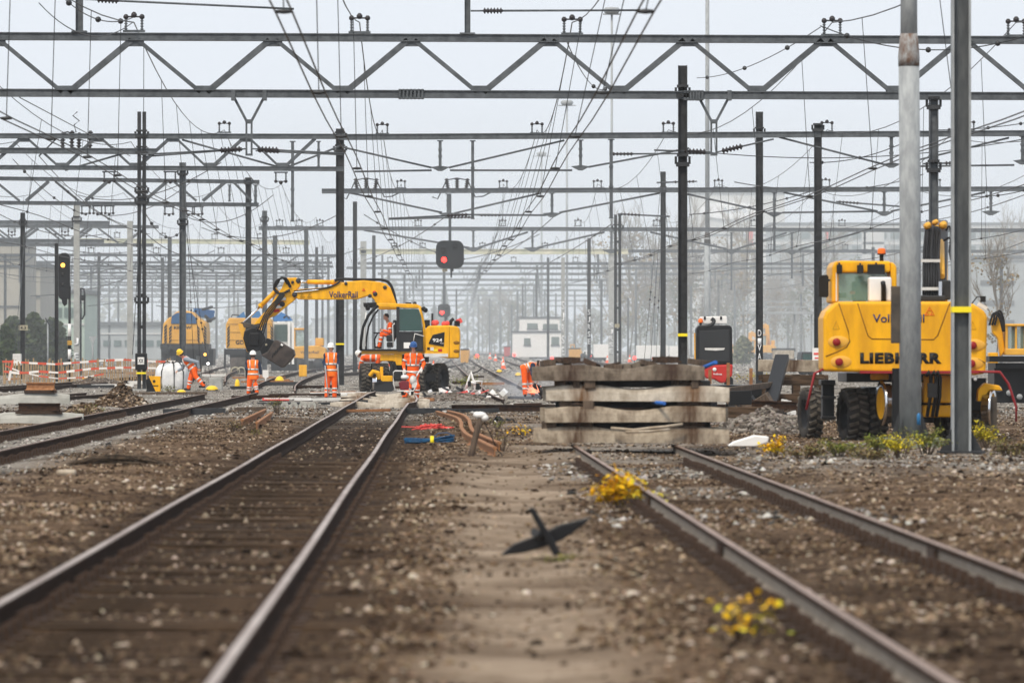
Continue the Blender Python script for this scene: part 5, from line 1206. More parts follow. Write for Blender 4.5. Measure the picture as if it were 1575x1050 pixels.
    if stripes:
        for q, wv in ((.18, 1.0), (.52, 1.0)):
            c = hipc.lerp(shc, q); sx = hip_ax.lerp(sh_ax, q); m = MB(); a_, b_ = (.197, .147) if q < .4 else (.199, .146)
            loft(m, [(c - sp * .03, sx, sp, a_, b_), (c + sp * .03, sx, sp, a_, b_)], 20); m.build('reflective_band', M['reflect'], jk)
        dp = sh_ax.normalized().cross(sp).normalized()
        for s, nm in ((-1, 'L'), (1, 'R')):
            for q in (-1, 1):
                m = MB(); sx = sh_ax.normalized()
                m.path([hipc.lerp(shc, .5) + sx * .085 * s + dp * .132 * q, hipc.lerp(shc, .8) + sx * .09 * s + dp * .141 * q, shc + sp * .04 + sx * .1 * s + dp * .10 * q, shc + sp * .085 + sx * .1 * s + dp * .03 * q], .022, 6); m.build('reflective_band', M['reflect'], jk)
        for s in 'LR':
            for q in (.30, .62):
                c = j['kn' + s].lerp(j['an' + s], q); d = (j['an' + s] - j['kn' + s]).normalized(); m = MB(); m.tube(c - d * .028, c + d * .028, .092 - .018 * q, seg=12); m.build('reflective_band', M['reflect'], tr)
            if sleeves is None:
                c = j['sh' + s].lerp(j['el' + s], .55); d = (j['el' + s] - j['sh' + s]).normalized(); m = MB(); m.tube(c - d * .025, c + d * .025, .082, seg=12); m.build('reflective_band', M['reflect'], jk)
    if bare_head:
        m = MB(); m.ball(hd + ax * .03 - f * .02, (.08, .095, .105), 0, 12, 8, R3); m.build('hair', M['hair'], body)
    else:
        m = MB(); o_ = hd + ax * .045 - f * .005
        m.lathe([(.128, -.012), (.112, 0), (.112, .02), (.106, .06), (.085, .10), (.05, .122), (0, .13)], o_, ax, 18)
        m.ball(o_ + f * .075 + ax * .0, (.085, .075, .012), 0, 12, 5, R3); caps(m, [o_ - f * .07 + ax * .105, o_ + ax * .128, o_ + f * .07 + ax * .105], [.015, .017, .015], 6)
        m.build('helmet', M[helmet], r)
        m = MB(); m.lathe([(.085, -.05), (.09, .0), (.086, .02)], hd + ax * -.01 - f * .02, ax, 12); m.build('hair', M['hair'], body)
        if muffs:
            for s in (-1, 1):
                m = MB(); m.lathe([(0, .055), (.04, .05), (.052, .03), (.05, 0), (0, 0)], hd + rt * .085 * s, rt * s, 12); m.build('ear_defender', M['black'], r)
    if gloves:
        for s in 'LR':
            m = MB(); d = (j['wr' + s] - j['el' + s]).normalized(); sd = f if abs(d.dot(f)) < .8 else rt; hand(m, j['wr' + s], d, sd - d * sd.dot(d), grip, 1.32); caps(m, [j['wr' + s] - d * .05, j['wr' + s] + d * .02], [.044, .036], 8); remesh(m, 'glove', gloves, r, .009)
    return r, j, E

# worker pushing the rail trolley
P4, j4, E4 = person('person in orange jacket and blue helmet with ear defenders pushing a rail machine', 632, 176, dict(head=(636, 533.5, -.06), neck=(636, 541.5, 0), shL=(646.5, 547, -.02), shR=(625.5, 547, -.02), elL=(652, 559, -.02), elR=(620.5, 560, -.02), wrL=(648.5, 568, -.22), wrR=(622, 569, -.22),
   hipL=(640, 577, 0), hipR=(630, 577, 0), knL=(642, 594, -.05), knR=(630, 594, -.10), anL=(641, 611, .05), anR=(622, 609.5, -.25)), (-.15, -1, -.35), helmet='helm_blue', muffs=True, gloves='glove')
# worker with long bar, white helmet, navy sleeves
P3, j3, E3 = person('person in orange vest with navy sleeves and white helmet holding two bars', 510, 186, dict(head=(509, 535, -.03), neck=(509.5, 543, 0), shL=(518, 546.5, 0), shR=(501, 546.5, 0), elL=(520, 557, .02), elR=(498.5, 557, .02), wrL=(519, 566, -.12), wrR=(500.5, 566, -.12),
   hipL=(514, 574, 0), hipR=(505, 574, 0), knL=(514.5, 592, 0), knR=(503.5, 592, 0), anL=(514.5, 609.5, 0), anR=(502.5, 609.5, 0)), (-.1, -1, -.15), top='orange_vest', sleeves='navy', helmet='helm_white')
for nm, a, b_ in (('long_bar', (500, 562), (505, 612)), ('long_bar', (519.5, 560), (521.5, 606))):
    m = MB(); o = E3.o; p0, p1 = P(*a, 185.78), P(*b_, 185.6); m.tube(p0 - p0, p1 - p0, .02, seg=8); q = m.build(nm, M['galv'], None, loc=p0); tag(q, 'long pale bar held by the worker in navy sleeves, ' + ('slanting before the leg' if a[0] < 510 else 'upright at the hip'), 'bar')
# worker seen from behind
P2, j2, E2p = person('person in orange vest with dark sleeves and white helmet seen from behind under the bucket', 388, 200, dict(head=(389, 546.5, 0), neck=(389, 554, 0), shL=(380.5, 557.5, 0), shR=(397, 557.5, 0), elL=(379, 567, -.02), elR=(400, 566, .03), wrL=(381.5, 575, .14), wrR=(401, 575, .05),
   hipL=(385, 579, 0), hipR=(393.5, 579, 0), knL=(383.5, 592, .02), knR=(393, 592, -.02), anL=(382.5, 604, .06), anR=(395, 602.5, -.05)), (.15, 1, -.1), top='orange_vest', sleeves='navy', helmet='helm_white')
# bending worker with yellow helmet
P1, j1, E1 = person('person in orange clothes and yellow helmet stooping behind the white bulk bag', 296, 202, dict(head=(277.5, 543.5, -.08), neck=(281.5, 549.5, 0), shL=(285, 552, -.2), shR=(285, 553, .2), elL=(304, 557, -.3), elR=(281, 566, .2), wrL=(306, 566, -.3), wrR=(274, 570, .2),
   hipL=(298.5, 568, -.12), hipR=(297.5, 569, .10), knL=(301, 579, -.14), knR=(293, 582, .10), anL=(313, 592, -.16), anR=(290, 596, .12)), (-1, -.1, -.5), sleeves='greycloth', helmet='helm_yellow')
# bending worker in the smoke
P6, j6, E6 = person('person in orange clothes with navy sleeves and white helmet bending in the smoke', 818, 178, dict(head=(829.5, 559, -.02), neck=(824.5, 559, 0), shL=(819.5, 561.5, -.18), shR=(820, 562, .18), elL=(818.5, 574, -.22), elR=(823, 574, .2), wrL=(820.5, 583, -.22), wrR=(826, 583, .15),
   hipL=(806.5, 566, -.11), hipR=(808, 567, .12), knL=(807, 584, -.12), knR=(815.5, 583, .12), anL=(807.5, 605.5, -.12), anR=(819.5, 606, .10)), (.75, -.1, -.66), top='orange_vest', sleeves='navy', helmet='helm_white')
# half hidden worker stooping at the excavator wheel
P7, j7, E7 = person('person in orange jacket stooping half hidden behind the excavator wheel', 566, 208, dict(head=(553, 545, 0), neck=(557, 548, 0), shL=(558, 550.5, -.18), shR=(559, 551, .18), elL=(555, 559, -.2), elR=(557, 560, .2), wrL=(553, 567, -.2), wrR=(556, 568, .18),
   hipL=(583, 550.5, -.1), hipR=(583, 551, .12), knL=(578, 573, -.1), knR=(580, 573, .1), anL=(580, 598, -.1), anR=(583, 598, .1)), (-.85, -.1, -.5), helmet='helm_white')
# driver
P5, j5, E5 = person('person in orange jacket seated at the controls inside the excavator cab', 600, 204.2, dict(head=(594, 487.5, 0), neck=(596.5, 494.5, 0), shL=(600, 499, -.2), shR=(601, 499, .2), elL=(600, 510.5, -.26), elR=(600, 511, .24), wrL=(589.5, 508, -.2), wrR=(589, 508, .18),
   hipL=(603, 517.5, -.1), hipR=(603, 517.5, .1), knL=(587.5, 513.5, -.14), knR=(588, 514, .14), anL=(583, 532, -.14), anR=(584, 532, .12)), (-1, -.25, -.25), bare_head=True, stripes=True, root_z=Z(538, 204.2))
# tiny far workers
for i, (px, D, lb) in enumerate(((428, 330, 'tiny far person in orange behind the grab bucket'), (601, 330, 'tiny far person in orange reaching beside the excavator blade'), (450, 420, 'tiny far person in orange by the yellow box'))):
    py0 = HY + (ZC - gz(D)) * F / D; q = F / D
    yv = lambda h: py0 - h * q
    if px == 601: continue
    person(lb, px, D, dict(head=(px, yv(1.62), 0), neck=(px, yv(1.45), 0), shL=(px + .19 * q, yv(1.4), 0), shR=(px - .19 * q, yv(1.4), 0), elL=(px + .26 * q, yv(1.12), 0), elR=(px - .25 * q, yv(1.12), 0), wrL=(px + .22 * q, yv(.86), -.1), wrR=(px - .22 * q, yv(.86), -.1),
       hipL=(px + .1 * q, yv(.92), 0), hipR=(px - .1 * q, yv(.92), 0), knL=(px + .12 * q, yv(.5), 0), knR=(px - .1 * q, yv(.5), 0), anL=(px + .13 * q, yv(.08), 0), anR=(px - .12 * q, yv(.08), 0)), (.3, -1, 0), stripes=False)
# rail trolley machine pushed by the worker
k = 175 / F; G = PX(630, 174.5); r = thing('rail_drill', 'white and dark red rail machine on the rail end before the blue helmet worker', 'machine', G.o)
m = MB()
for y in (-.25, .25): m.path([G.p(608, 600, y), G.p(605, 590, y), G.p(605, 572, y), G.p(608, 570, y), G.p(624, 570.5, y), G.p(640, 574, y), G.p(641, 590, y), G.p(636, 601, y), G.p(612, 601, y)], .02, 6)
for a in ((605, 585), (641, 585), (612, 601), (636, 601)): m.tube(G.p(*a, -.25), G.p(*a, .25), .018, seg=6)
m.build('frame', M['white'], r)
m = MB(); m.prism(G.poly([(608, 572), (616, 571), (617, 583), (608, 584)]), -.15, .15); m.build('side_panel', M['darkgrey'], r, bevel=.02)
m = MB(); m.prism(G.poly([(613, 588), (618, 585), (629, 586), (629, 599), (616, 600)]), -.22, .2); m.build('engine', mat('dark red engine', (.16, .02, .03), .4), r, bevel=.03)
m = MB(); m.ball(G.p(622, 580, -.05), (7 * k, .16, 4 * k), 0, 14, 8); m.build('fuel_tank', M['white'], r)
m = MB(); m.ball(G.p(635, 585, -.1), (5 * k, .14, 8 * k), 0, 12, 8); m.box(G.p(637, 592, -.1), (7 * k, .2, 9 * k)); m.build('drive_housing', M['offwhite'], r, bevel=.02)
m = MB(); m.path([G.p(621, 583, .1), G.p(620.5, 574, .25), G.p(621.5, 566.5, -1.9 + 2.1)], .02, 8); m.path([G.p(638, 583, .1), G.p(643, 574, .2), G.p(649, 564.5, .25)], .02, 8); m.build('handle', M['white'], r)
m = MB()
for px in (619, 634): m.lathe([(0, -.04), (.06, -.04), (.075, 0), (.06, .04), (0, .04)], G.p(px, 604, -.1), (1, 0, 0), 14)
m.build('roller', M['blackpaint'], r)
# ---------------------------------------------------------------- piles, debris, plants
def stained(name, c1_, c2_, stain):
    m = mat(name, c1_, .92, 0, col2=c2_, scale=5, bump=.3, bscale=45, stretch=(1.4, 1, .9)); nt = m.node_tree; b = nt.nodes['Principled BSDF']
    src = b.inputs['Base Color'].links[0].from_socket
    t = nt.nodes.new('ShaderNodeTexCoord'); s = nt.nodes.new('ShaderNodeSeparateXYZ'); nt.links.new(t.outputs['Object'], s.inputs[0])
    def mth(op, a, v=None, a2=None):
        n = nt.nodes.new('ShaderNodeMath'); n.operation = op; nt.links.new(a, n.inputs[0])
        if a2 is not None: nt.links.new(a2, n.inputs[1])
        elif v is not None: n.inputs[1].default_value = v
        return n.outputs[0]
    ax = mth('ABSOLUTE', s.outputs['X']); d = mth('ABSOLUTE', mth('SUBTRACT', ax, .78)); g = mth('SUBTRACT', mth('MULTIPLY', d, -4.2), -1.05)
    nz = nt.nodes.new('ShaderNodeTexNoise'); nz.inputs['Scale'].default_value = 9; nz.inputs['Detail'].default_value = 5
    mp = nt.nodes.new('ShaderNodeMapping'); mp.inputs['Scale'].default_value = (2.2, 1, .35); nt.links.new(t.outputs['Object'], mp.inputs[0]); nt.links.new(mp.outputs[0], nz.inputs['Vector'])
    f = mth('MULTIPLY', g, None, mth('MULTIPLY', nz.outputs['Fac'], 1.9)); f2 = nt.nodes.new('ShaderNodeClamp'); nt.links.new(f, f2.inputs[0])
    mx_ = nt.nodes.new('ShaderNodeMixRGB'); mx_.inputs['Color2'].default_value = (*stain, 1); nt.links.new(f2.outputs[0], mx_.inputs['Fac']); nt.links.new(src, mx_.inputs['Color1']); nt.links.new(mx_.outputs[0], b.inputs['Base Color'])
    return m
M['pile_a'] = stained('pale stained concrete', (.50, .455, .385), (.29, .25, .20), (.13, .07, .035))
M['pile_b'] = stained('brown stained concrete', (.40, .345, .27), (.19, .15, .11), (.07, .040, .024))
def sleeper_mesh(L=2.6, h=.236, w_=.28, dip=.065):
    m = MB(); n = 40; vs = []
    def top(u):      # u from -1 to 1
        a = abs(u) * L / 2
        t = h - dip * max(0, math.cos(min(a / .55, 1) * math.pi / 2)) ** 1.3
        if a > L / 2 - .36: t -= .035 * ((a - L / 2 + .36) / .36) ** 1.2
        return t
    for i in range(n + 1):
        u = -1 + 2 * i / n; x = u * L / 2; t = top(u); q = .012 * math.sin(i * 1.7) * 0
        for y, z in ((-w_ / 2, .0), (w_ / 2, .0), (w_ / 2 - .015, t * .6), (w_ / 2 - .045, t - .02), (w_ / 2 - .07, t), (-w_ / 2 + .07, t), (-w_ / 2 + .045, t - .02), (-w_ / 2 + .015, t * .6)): vs.append((x, y, z))
    fs = []
    for i in range(n):
        for k in range(8):
            k2 = (k + 1) % 8; fs.append((i * 8 + k2, i * 8 + k, (i + 1) * 8 + k, (i + 1) * 8 + k2))
    fs.append(tuple(range(8))); fs.append(tuple(n * 8 + k for k in range(7, -1, -1)))
    m.add(vs, fs, 0); return m
M['pile_c'] = stained('dark weathered concrete', (.20, .165, .13), (.075, .058, .043), (.045, .026, .018))
SLM = {}
for kk in ('pile_a', 'pile_b', 'pile_c', 'sleeper_new', 'sleeper_conc'): SLM[kk] = sleeper_mesh().mesh('concrete_sleeper', M[kk])
fm = MB(); fm.box((0, 0, .02), (.34, .17, .03)); fm.box((-.1, .0, .06), (.07, .10, .07)); fm.box((.1, 0, .06), (.07, .10, .07)); fm.box((.02, 0, .05), (.05, .07, .1)); fit_me = fm.mesh('rail_clip', M['fasten'])
def csleeper(label, loc, rz, kind, clips=True, group=None, scale=1.0, ry=0.0):
    r = bpy.data.objects.new('concrete_sleeper', SLM[kind]); COL.objects.link(r); r.location = loc; r.rotation_euler = (0, ry, rz); r.scale = (scale, 1, 1); tag(r, label, 'sleeper', group)
    if clips:
        for s in (-.77, .77):
            o = bpy.data.objects.new('rail_clip', fit_me); COL.objects.link(o); o.parent = r; o.location = (s + random.uniform(-.03, .03), 0, .25)
    return r
pr = random.Random(2)
levels = [(828, 1122, 681, 'pile_b', .00, 'lowest sleeper of the concrete pile, lying across the brown rails'), (838, 1116, 649, 'pile_b', .01, 'second sleeper from the bottom of the concrete pile'),
          (840, 1122, 617, 'pile_a', -.012, 'palest concrete sleeper, third from the bottom of the pile'), (826, 1084, 585, 'pile_c', .015, 'topmost brown concrete sleeper of the pile with two clip stubs')]
for li, (xa, xb, yb, kd, rz, lb) in enumerate(levels):
    D0 = 84.0
    for q in range(6):
        D = D0 + .14 + q * .34 + pr.uniform(-.02, .03); dx = (X(xb, D0) - X(xa, D0)) / 2.6
        c = P((xa + xb) / 2, yb, D0); z = max(c.z, .172)
        csleeper(lb if q == 0 else 'concrete sleeper further back in the pile, mostly hidden by the front ones', (c.x + (pr.uniform(-.08, .05) if q else 0), D, z), rz + (pr.uniform(-.02, .02) if q else 0), kd, li == 3 or q == 0, 'sleepers of the concrete pile', dx, (.004, -.004, .006, -.006)[li])
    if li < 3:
        gb = Z(yb, D0) + .205; gt = Z(levels[li + 1][2], D0) - .004; m = MB(); m.box((0, 0, (gt - gb) / 2), (2.3, 1.2, gt - gb)); tag(m.build('gap_darkening_board', M['steel_dark'], None, (X(975, D0), D0 + 1.1, gb), .01), ('added dark board blackening the gap between the two lowest layers of the concrete pile', 'added dark board blackening the middle gap of the concrete pile', 'added dark board blackening the gap under the topmost sleeper of the pile')[li], 'board')  # board added so the gap between layers reads as deep shade
        for x in ((845, 885, 905, 1060, 1075), (870, 905, 1075, 1062), (865, 905, 1065, 1045, 890))[li]:
            m = MB(); zt_ = Z(yb, D0) + .2; h_ = Z(levels[li + 1][2], D0) - zt_
            m.box((0, 0, h_ / 2), (pr.uniform(.10, .22), pr.uniform(.5, .9), h_ + .02), R=Matrix.Rotation(pr.uniform(-.2, .2), 3, 'Z'))
            o = m.build('wood_spacer', M['wood_old'], None, (X(x, D0), D0 + .45, zt_), .01); tag(o, 'dark packing timber wedged between layers of the concrete pile', 'timber', 'packing timbers in the concrete pile')
for x0, x1, y0, y1, lb in ((950, 1060, 659, 657, 'pale bent strip poking out between the two lowest pile sleepers'),):
    m = MB(); m.path([P(940, 658, 83.9), P(975, 661, 83.8), P(1000, 658, 83.8), P(1022, 656, 83.85), P(1050, 652, 83.9)], .022, 5); m.path([P(962, 664, 83.8), P(1000, 663, 83.75), P(1030, 660, 83.8)], .02, 5); tag(m.build('loose_strip', M['sleeper_conc']), lb, 'strip')
m = MB(); m.path([P(1080, 566, 84.3), P(1092, 561, 84.2), P(1101, 557, 84.0)], .03, 6); m.path([P(996, 616, 85), P(1010, 619, 84), P(1022, 620, 83.8)], .03, 6); tag(m.build('blue_strap', mat('bright blue strap', (.03, .13, .45), .5)), 'bright blue strap end lying on top of the concrete pile', 'strap')
# grey sleepers stacked by the left edge of the view
for i, (xa, xb, yb, D, lb) in enumerate(((-120, 128, 651, 121, 'lower fresh grey sleeper with dark rail stub by the dark track'), (-120, 107, 621, 122, 'upper fresh grey sleeper carrying a rusty rail stub'))):
    c = P((xa + xb) / 2, yb, D); csleeper(lb, (c.x, D, max(c.z, .01)), .05, 'sleeper_new', False, None, (xb - xa) / F * D / 2.6)
    if i == 0: csleeper('fresh grey sleeper lying behind the lower grey one', (c.x - .6, D + .5, max(c.z, .01)), .05, 'sleeper_new', False, None, (xb - xa) / F * D / 2.6)
for px, py, D, ln, lb, mt in ((62, 600, 122, .62, 'rusty rail stub on top of the upper grey sleeper', 'rust'), (60, 632, 121, .9, 'dark rail stub between the two grey sleepers', 'rail_side'), (45, 600, 122, 0, '', '')):
    if not lb: continue
    m = MB(); c = P(px, py, D); m.extrude(RAIL, [Vector((-ln / 2, .25, 0)), Vector((ln / 2, -.1, 0))], 0); m.box((0, .05, -.03), (ln * 1.1, .3, .06), 1)
    tag(m.build('rail_stub', [M[mt], M['fasten']], None, c), lb, 'rail piece')
# loose rails
def loose_rail(pts, label, mt, name='loose_rail', top=None):
    m = MB(); m.extrude(RAIL, pts, 0, mf=rail_mf(False)); return tag(m.build(name, [M[mt], M[top or mt], M[mt]]), label, 'rail')
loose_rail([Vector((X(695, 141), 141, .06)), Vector((X(1248, 138), 138, .10))], 'long dark rail lying crosswise behind the concrete pile', 'rail_side', top='rail_top_old')
def sline(pts, n=26):
    g = [Vector(p) for p in pts]; out = []
    for i in range(n):
        u = i / (n - 1) * (len(g) - 1); k_ = min(int(u), len(g) - 2); f = u - k_
        p0, p1, p2, p3 = g[max(k_ - 1, 0)], g[k_], g[k_ + 1], g[min(k_ + 2, len(g) - 1)]
        out.append(.5 * ((2 * p1) + (p2 - p0) * f + (2 * p0 - 5 * p1 + 4 * p2 - p3) * f * f + (3 * p1 - p0 - 3 * p2 + p3) * f ** 3))
    return out
def gp(px, py, z=.10):
    D = F * (ZC - z) / (py - HY); return Vector((X(px, D), D, 0))
loose_rail(sline([gp(*q) for q in ((761, 694), (737, 682), (718, 672), (710, 662), (709, 653), (701, 645), (672, 636))]), 'orange rusted rail bent in an S, nearer of the pair', 'rust')
loose_rail(sline([gp(*q) for q in ((768, 686), (742, 675), (728, 667), (723, 657), (721, 649), (711, 641), (689, 635))]), 'orange rusted rail bent in an S, behind its twin', 'rust')
loose_rail([gp(372, 650), gp(408, 633)], 'short rusty rail piece leaning in the stones by the dry tuft', 'rust')
loose_rail([gp(395, 654), gp(418, 638)], 'second short rusty rail piece beside the dry tuft', 'rust')
for i in range(3):
    c = gp(392 + i * 28, 617, .02); c.z = .01
# white sleeper ends and plates before the worker with the bars
for px, py, D, ln, rz, lb in ((592, 604, 190, 1.0, .0, 'farthest pale sleeper before the excavator wheels'), (588, 611, 178, 1.0, .03, 'second farthest pale sleeper under the white red machine'), (592, 618, 168, 1.02, -.02, 'pale sleeper crossing under the lifted rail ends'), (584, 626, 157, 1.05, .02, 'nearest pale sleeper under the kinked rail ends')):
    csleeper(lb, (X(px, D), D, -.065), rz, 'pile_a', False, None, ln)
for i, px in enumerate((438, 452, 466, 480)):
    D = 150; m = MB(); m.prism([(-.10, 0), (-.10, .12), (-.06, .19), (.06, .19), (.10, .12), (.10, 0), (.05, 0), (.045, .09), (0, .13), (-.045, .09), (-.05, 0)], -.1, .1); o = m.build('concrete_block', M['sleeper_new'], None, (X(px, D), D, .02), .01); tag(o, 'small arched concrete block in the row before the curving track', 'block', 'arched concrete blocks')
m = MB(); m.box((0, 0, .05), (1.6, .25, .06), 0); m.box((-.3, -.13, .12), (.8, .02, .08), 1); m.box((.5, -.13, .12), (.5, .02, .08), 2); m.box((0, 0, .14), (1.3, .3, .03), 2)
tag(m.build('barrier_board', [M['steel_dark'], M['red_pink'], M['white']], None, (X(440, 170), 170, 0)), 'red and white board lying by the arched concrete blocks', 'board')

def heap(name, label, cat, px, D, wpx, hpx, stone, seed, n=1500, ry=.8):
    o = base(px, D); o.z = ground_z(o.x, o.y) - .03; w_, h = wpx / F * D / 2, hpx / F * D; rg = np.random.default_rng(seed)
    m = MB(); N, R_ = 36, 14; vs = []; fs = []
    def hz_(x, y):
        q = math.sqrt((x / w_) ** 2 + (y / (w_ * ry)) ** 2); b_ = max(0, 1 - q) ** .8
        return h * b_ * (1 + .25 * float(vnoise(np.array([x]), np.array([y]), w_ * .25, seed)[0])) + .02 * float(vnoise(np.array([x]), np.array([y]), .09, seed + 1)[0])
    for i in range(R_ + 1):
        for k_ in range(N):
            a = 2 * math.pi * k_ / N; q = i / R_; x, y = q * w_ * math.cos(a), q * w_ * ry * math.sin(a); vs.append((x, y, hz_(x, y)))
    for i in range(R_):
        for k_ in range(N): fs.append((i * N + k_, (i + 1) * N + k_, (i + 1) * N + (k_ + 1) % N, i * N + (k_ + 1) % N))
    m.add(vs, fs, 0, True); r = m.build(name, M['soil'], None, o); tag(r, label, cat)
    a = rg.uniform(0, 6.28, n); q = np.sqrt(rg.uniform(0, 1, n)); xx, yy = q * w_ * np.cos(a), q * w_ * ry * np.sin(a)
    zz = np.array([hz_(x, y) for x, y in zip(xx, yy)])
    t = tri_stones('loose_stones', np.stack([xx, yy, zz], 1), np.clip(rg.gamma(3, .02, n), .02, .16), stone, seed=seed); t.parent = r
brown_st = bpy.data.materials['brown stones']; pale_st = bpy.data.materials['pale ballast']
mid_st = island_mat('grey brown stones', [(.05, .042, .036), (.16, .135, .115), (.27, .24, .21), (.40, .36, .32)])
heap('soil_heap', 'dark heap of dug soil and stones before the barrier tape', 'heap', 186, 150, 92, 40, brown_st, 21)
heap('soil_heap', 'low overgrown soil heap at the grey sleeper ends', 'heap', 128, 135, 80, 22, brown_st, 22, 900)
heap('ballast_heap', 'grey ballast heap between the sleeper pile and the big excavator', 'heap', 1180, 106, 170, 40, mid_st, 23, 4200, 1.4)
heap('ballast_heap', 'small ballast heap by the excavator tyre in the cab side', 'heap', 1100, 118, 120, 22, mid_st, 24, 1800)
heap('soil_heap', 'flat soil heap far behind the dark spare rails', 'heap', 150, 235, 110, 14, mid_st, 25, 900)
heap('ballast_heap', 'low ballast ridge in front of the excavator wheels', 'heap', 700, 176, 120, 12, mid_st, 26, 1500, 2.0)

def gtop(px, py): D = F * ZC / (py - HY); return D
def leafy(name, label, px, py, wpx, hpx, nl, cols, ls, seed, stems=8, group=None, D=None, flat=.8, cat='plant'):
    D = D or gtop(px, py); r = random.Random(seed); w_, h = wpx / F * D / 2, hpx / F * D; o = base(px, D); o.z = ground_z(o.x, o.y) - .01
    e = thing(name, label, cat, o, group=group); st = MB(); lf = MB(); tips = []
    for i in range(stems):
        a = r.uniform(0, 6.28); q = r.uniform(.2, 1) ** .7; tip = Vector((math.cos(a) * w_ * q, math.sin(a) * w_ * q * flat, h * r.uniform(.4, 1) * (1.05 - .4 * q)))
        mid = tip * .5 + Vector((0, 0, h * .15)); st.path([Vector((tip.x * .2, tip.y * .2, 0)), mid, tip], [.008, .005, .003], 4); tips.append((mid, tip))
    for i in range(nl):
        mid, tip = tips[i % stems]; c = mid.lerp(tip, r.uniform(-.4, 1.05)) + Vector((r.gauss(0, ls * 1.1), r.gauss(0, ls * 1.1), r.gauss(0, ls * .7))); c.z = max(c.z, .01)
        s = ls * r.uniform(.6, 1.3); d = Vector((r.gauss(0, 1), r.gauss(0, 1), r.gauss(0, .6))).normalized(); a_, b_ = frame(d)
        lf.add([c - d * s * .5, c - d * s * .1 + a_ * s * .38, c + d * s * .35 + a_ * s * .25 + b_ * s * .12, c + d * s * .6, c + d * s * .35 - a_ * s * .25 + b_ * s * .12, c - d * s * .1 - a_ * s * .38], [(0, 1, 2, 3), (0, 3, 4, 5)])
    st.build('stem', M['wood_old'], e); lf.build('leaf', cols, e); return e
def leafmat(name, cols, tr=.25):
    m = island_mat(name, cols, .6); b = m.node_tree.nodes['Principled BSDF']; b.inputs['Subsurface Weight'].default_value = 0; return m
yl = leafmat('yellow leaves', [(.95, .56, .01), (1.0, .70, .02), (.98, .48, .01), (.62, .60, .04)]); gl = leafmat('green weeds', [(.10, .14, .03), (.22, .26, .05), (.32, .28, .06), (.30, .34, .07)]); rl = leafmat('reddish dry weeds', [(.16, .09, .05), (.26, .17, .08), (.22, .22, .07), (.34, .26, .13)]); ygl = leafmat('yellow green leaves', [(.62, .55, .04), (.80, .62, .04), (.42, .46, .05)]); dgl = leafmat('dark green leaves', [(.035, .06, .022), (.06, .09, .03), (.09, .12, .045)])
leafy('yellow_plant', 'bright yellow leafed plant beside the brown rail near the pile', 948, 780, 92, 74, 420, yl, .066, 1, 14, flat=.5)
leafy('yellow_plant', 'greenish tip of the yellow plant nearest the rail', 985, 776, 40, 30, 120, ygl, .06, 2, 6)
leafy('yellow_plant', 'sparse yellow sprigs on the bare sand beside the brown track', 1140, 985, 110, 92, 58, yl, .048, 5, 9, flat=.35)
leafy('yellow_plant', 'yellow green sprig at the side of the sparse yellow sprigs', 1172, 975, 48, 52, 26, ygl, .052, 7, 5)
leafy('weed', 'yellow weed by the white slab beside the ballast heap', 1192, 706, 50, 40, 300, yl, .05, 8)
for i, (px, py, wv, hv, mt, lb) in enumerate(((1235, 710, 70, 26, rl, 'low reddish weed right of the yellow weed'), (1290, 706, 80, 28, gl, 'green weed before the dual tyres of the big excavator'), (1335, 712, 60, 24, rl, 'dry reddish weed in the middle of the weed strip'), (1385, 708, 60, 46, ygl, 'tall yellow green weed before the pale mast footing'), (1425, 704, 60, 50, gl, 'tall green weed between the two steel posts'), (1516, 694, 44, 44, ygl, 'yellow green bush behind the foot of the dark post'), (1556, 706, 60, 34, rl, 'dull dry weed at the edge beyond the dark post'), (1350, 700, 60, 30, gl, 'second green weed at the excavator tyres'))):
    leafy('weed', lb, px, py, wv * 1.35, hv * 1.1, 620, mt, .04, 20 + i, 18)
leafy('weed', 'dry grey green shrub behind the leaning stake', 772, 694, 50, 40, 160, rl, .03, 40, 16); leafy('weed', 'yellow fallen leaves cluster behind the dry grey green shrub', 800, 672, 50, 22, 70, yl, .05, 41); leafy('weed', 'olive weed near the rusted bent rails', 765, 668, 46, 24, 120, gl, .03, 42)
leafy('weed', 'thin pale green tuft beside the small rusty rail pieces', 426, 640, 30, 34, 150, gl, .035, 43, 18); leafy('weed', 'dull tuft on the stones left of the rusty rail pieces', 362, 668, 50, 28, 150, rl, .03, 44, 18); leafy('weed', 'green tuft on the stones before the dull tuft', 392, 672, 40, 16, 80, gl, .03, 45)
leafy('weed', 'dry bush at the ends of the grey sleepers', 130, 642, 60, 28, 260, rl, .04, 46, 20); leafy('weed', 'thin dark twigs before the lower grey sleeper', 48, 652, 50, 22, 50, rl, .03, 47, 18); leafy('weed', 'green tuft in front of the white bulk bag', 262, 606, 50, 14, 130, gl, .06, 48, 14); leafy('weed', 'green tuft at the foot of the dark soil heap', 150, 640, 40, 18, 130, gl, .05, 49, 14)
leafy('weed', 'strip of yellow green grass beyond the red and black machine', 1160, 590, 120, 22, 260, ygl, .08, 50, 24, D=250); leafy('weed', 'green moss patch at the black splayed marker', 862, 868, 110, 12, 300, gl, .022, 51, 20)
leafy('weed', 'grassy patch behind the white junk pile', 720, 590, 60, 20, 220, gl, .09, 52, 24, D=225)
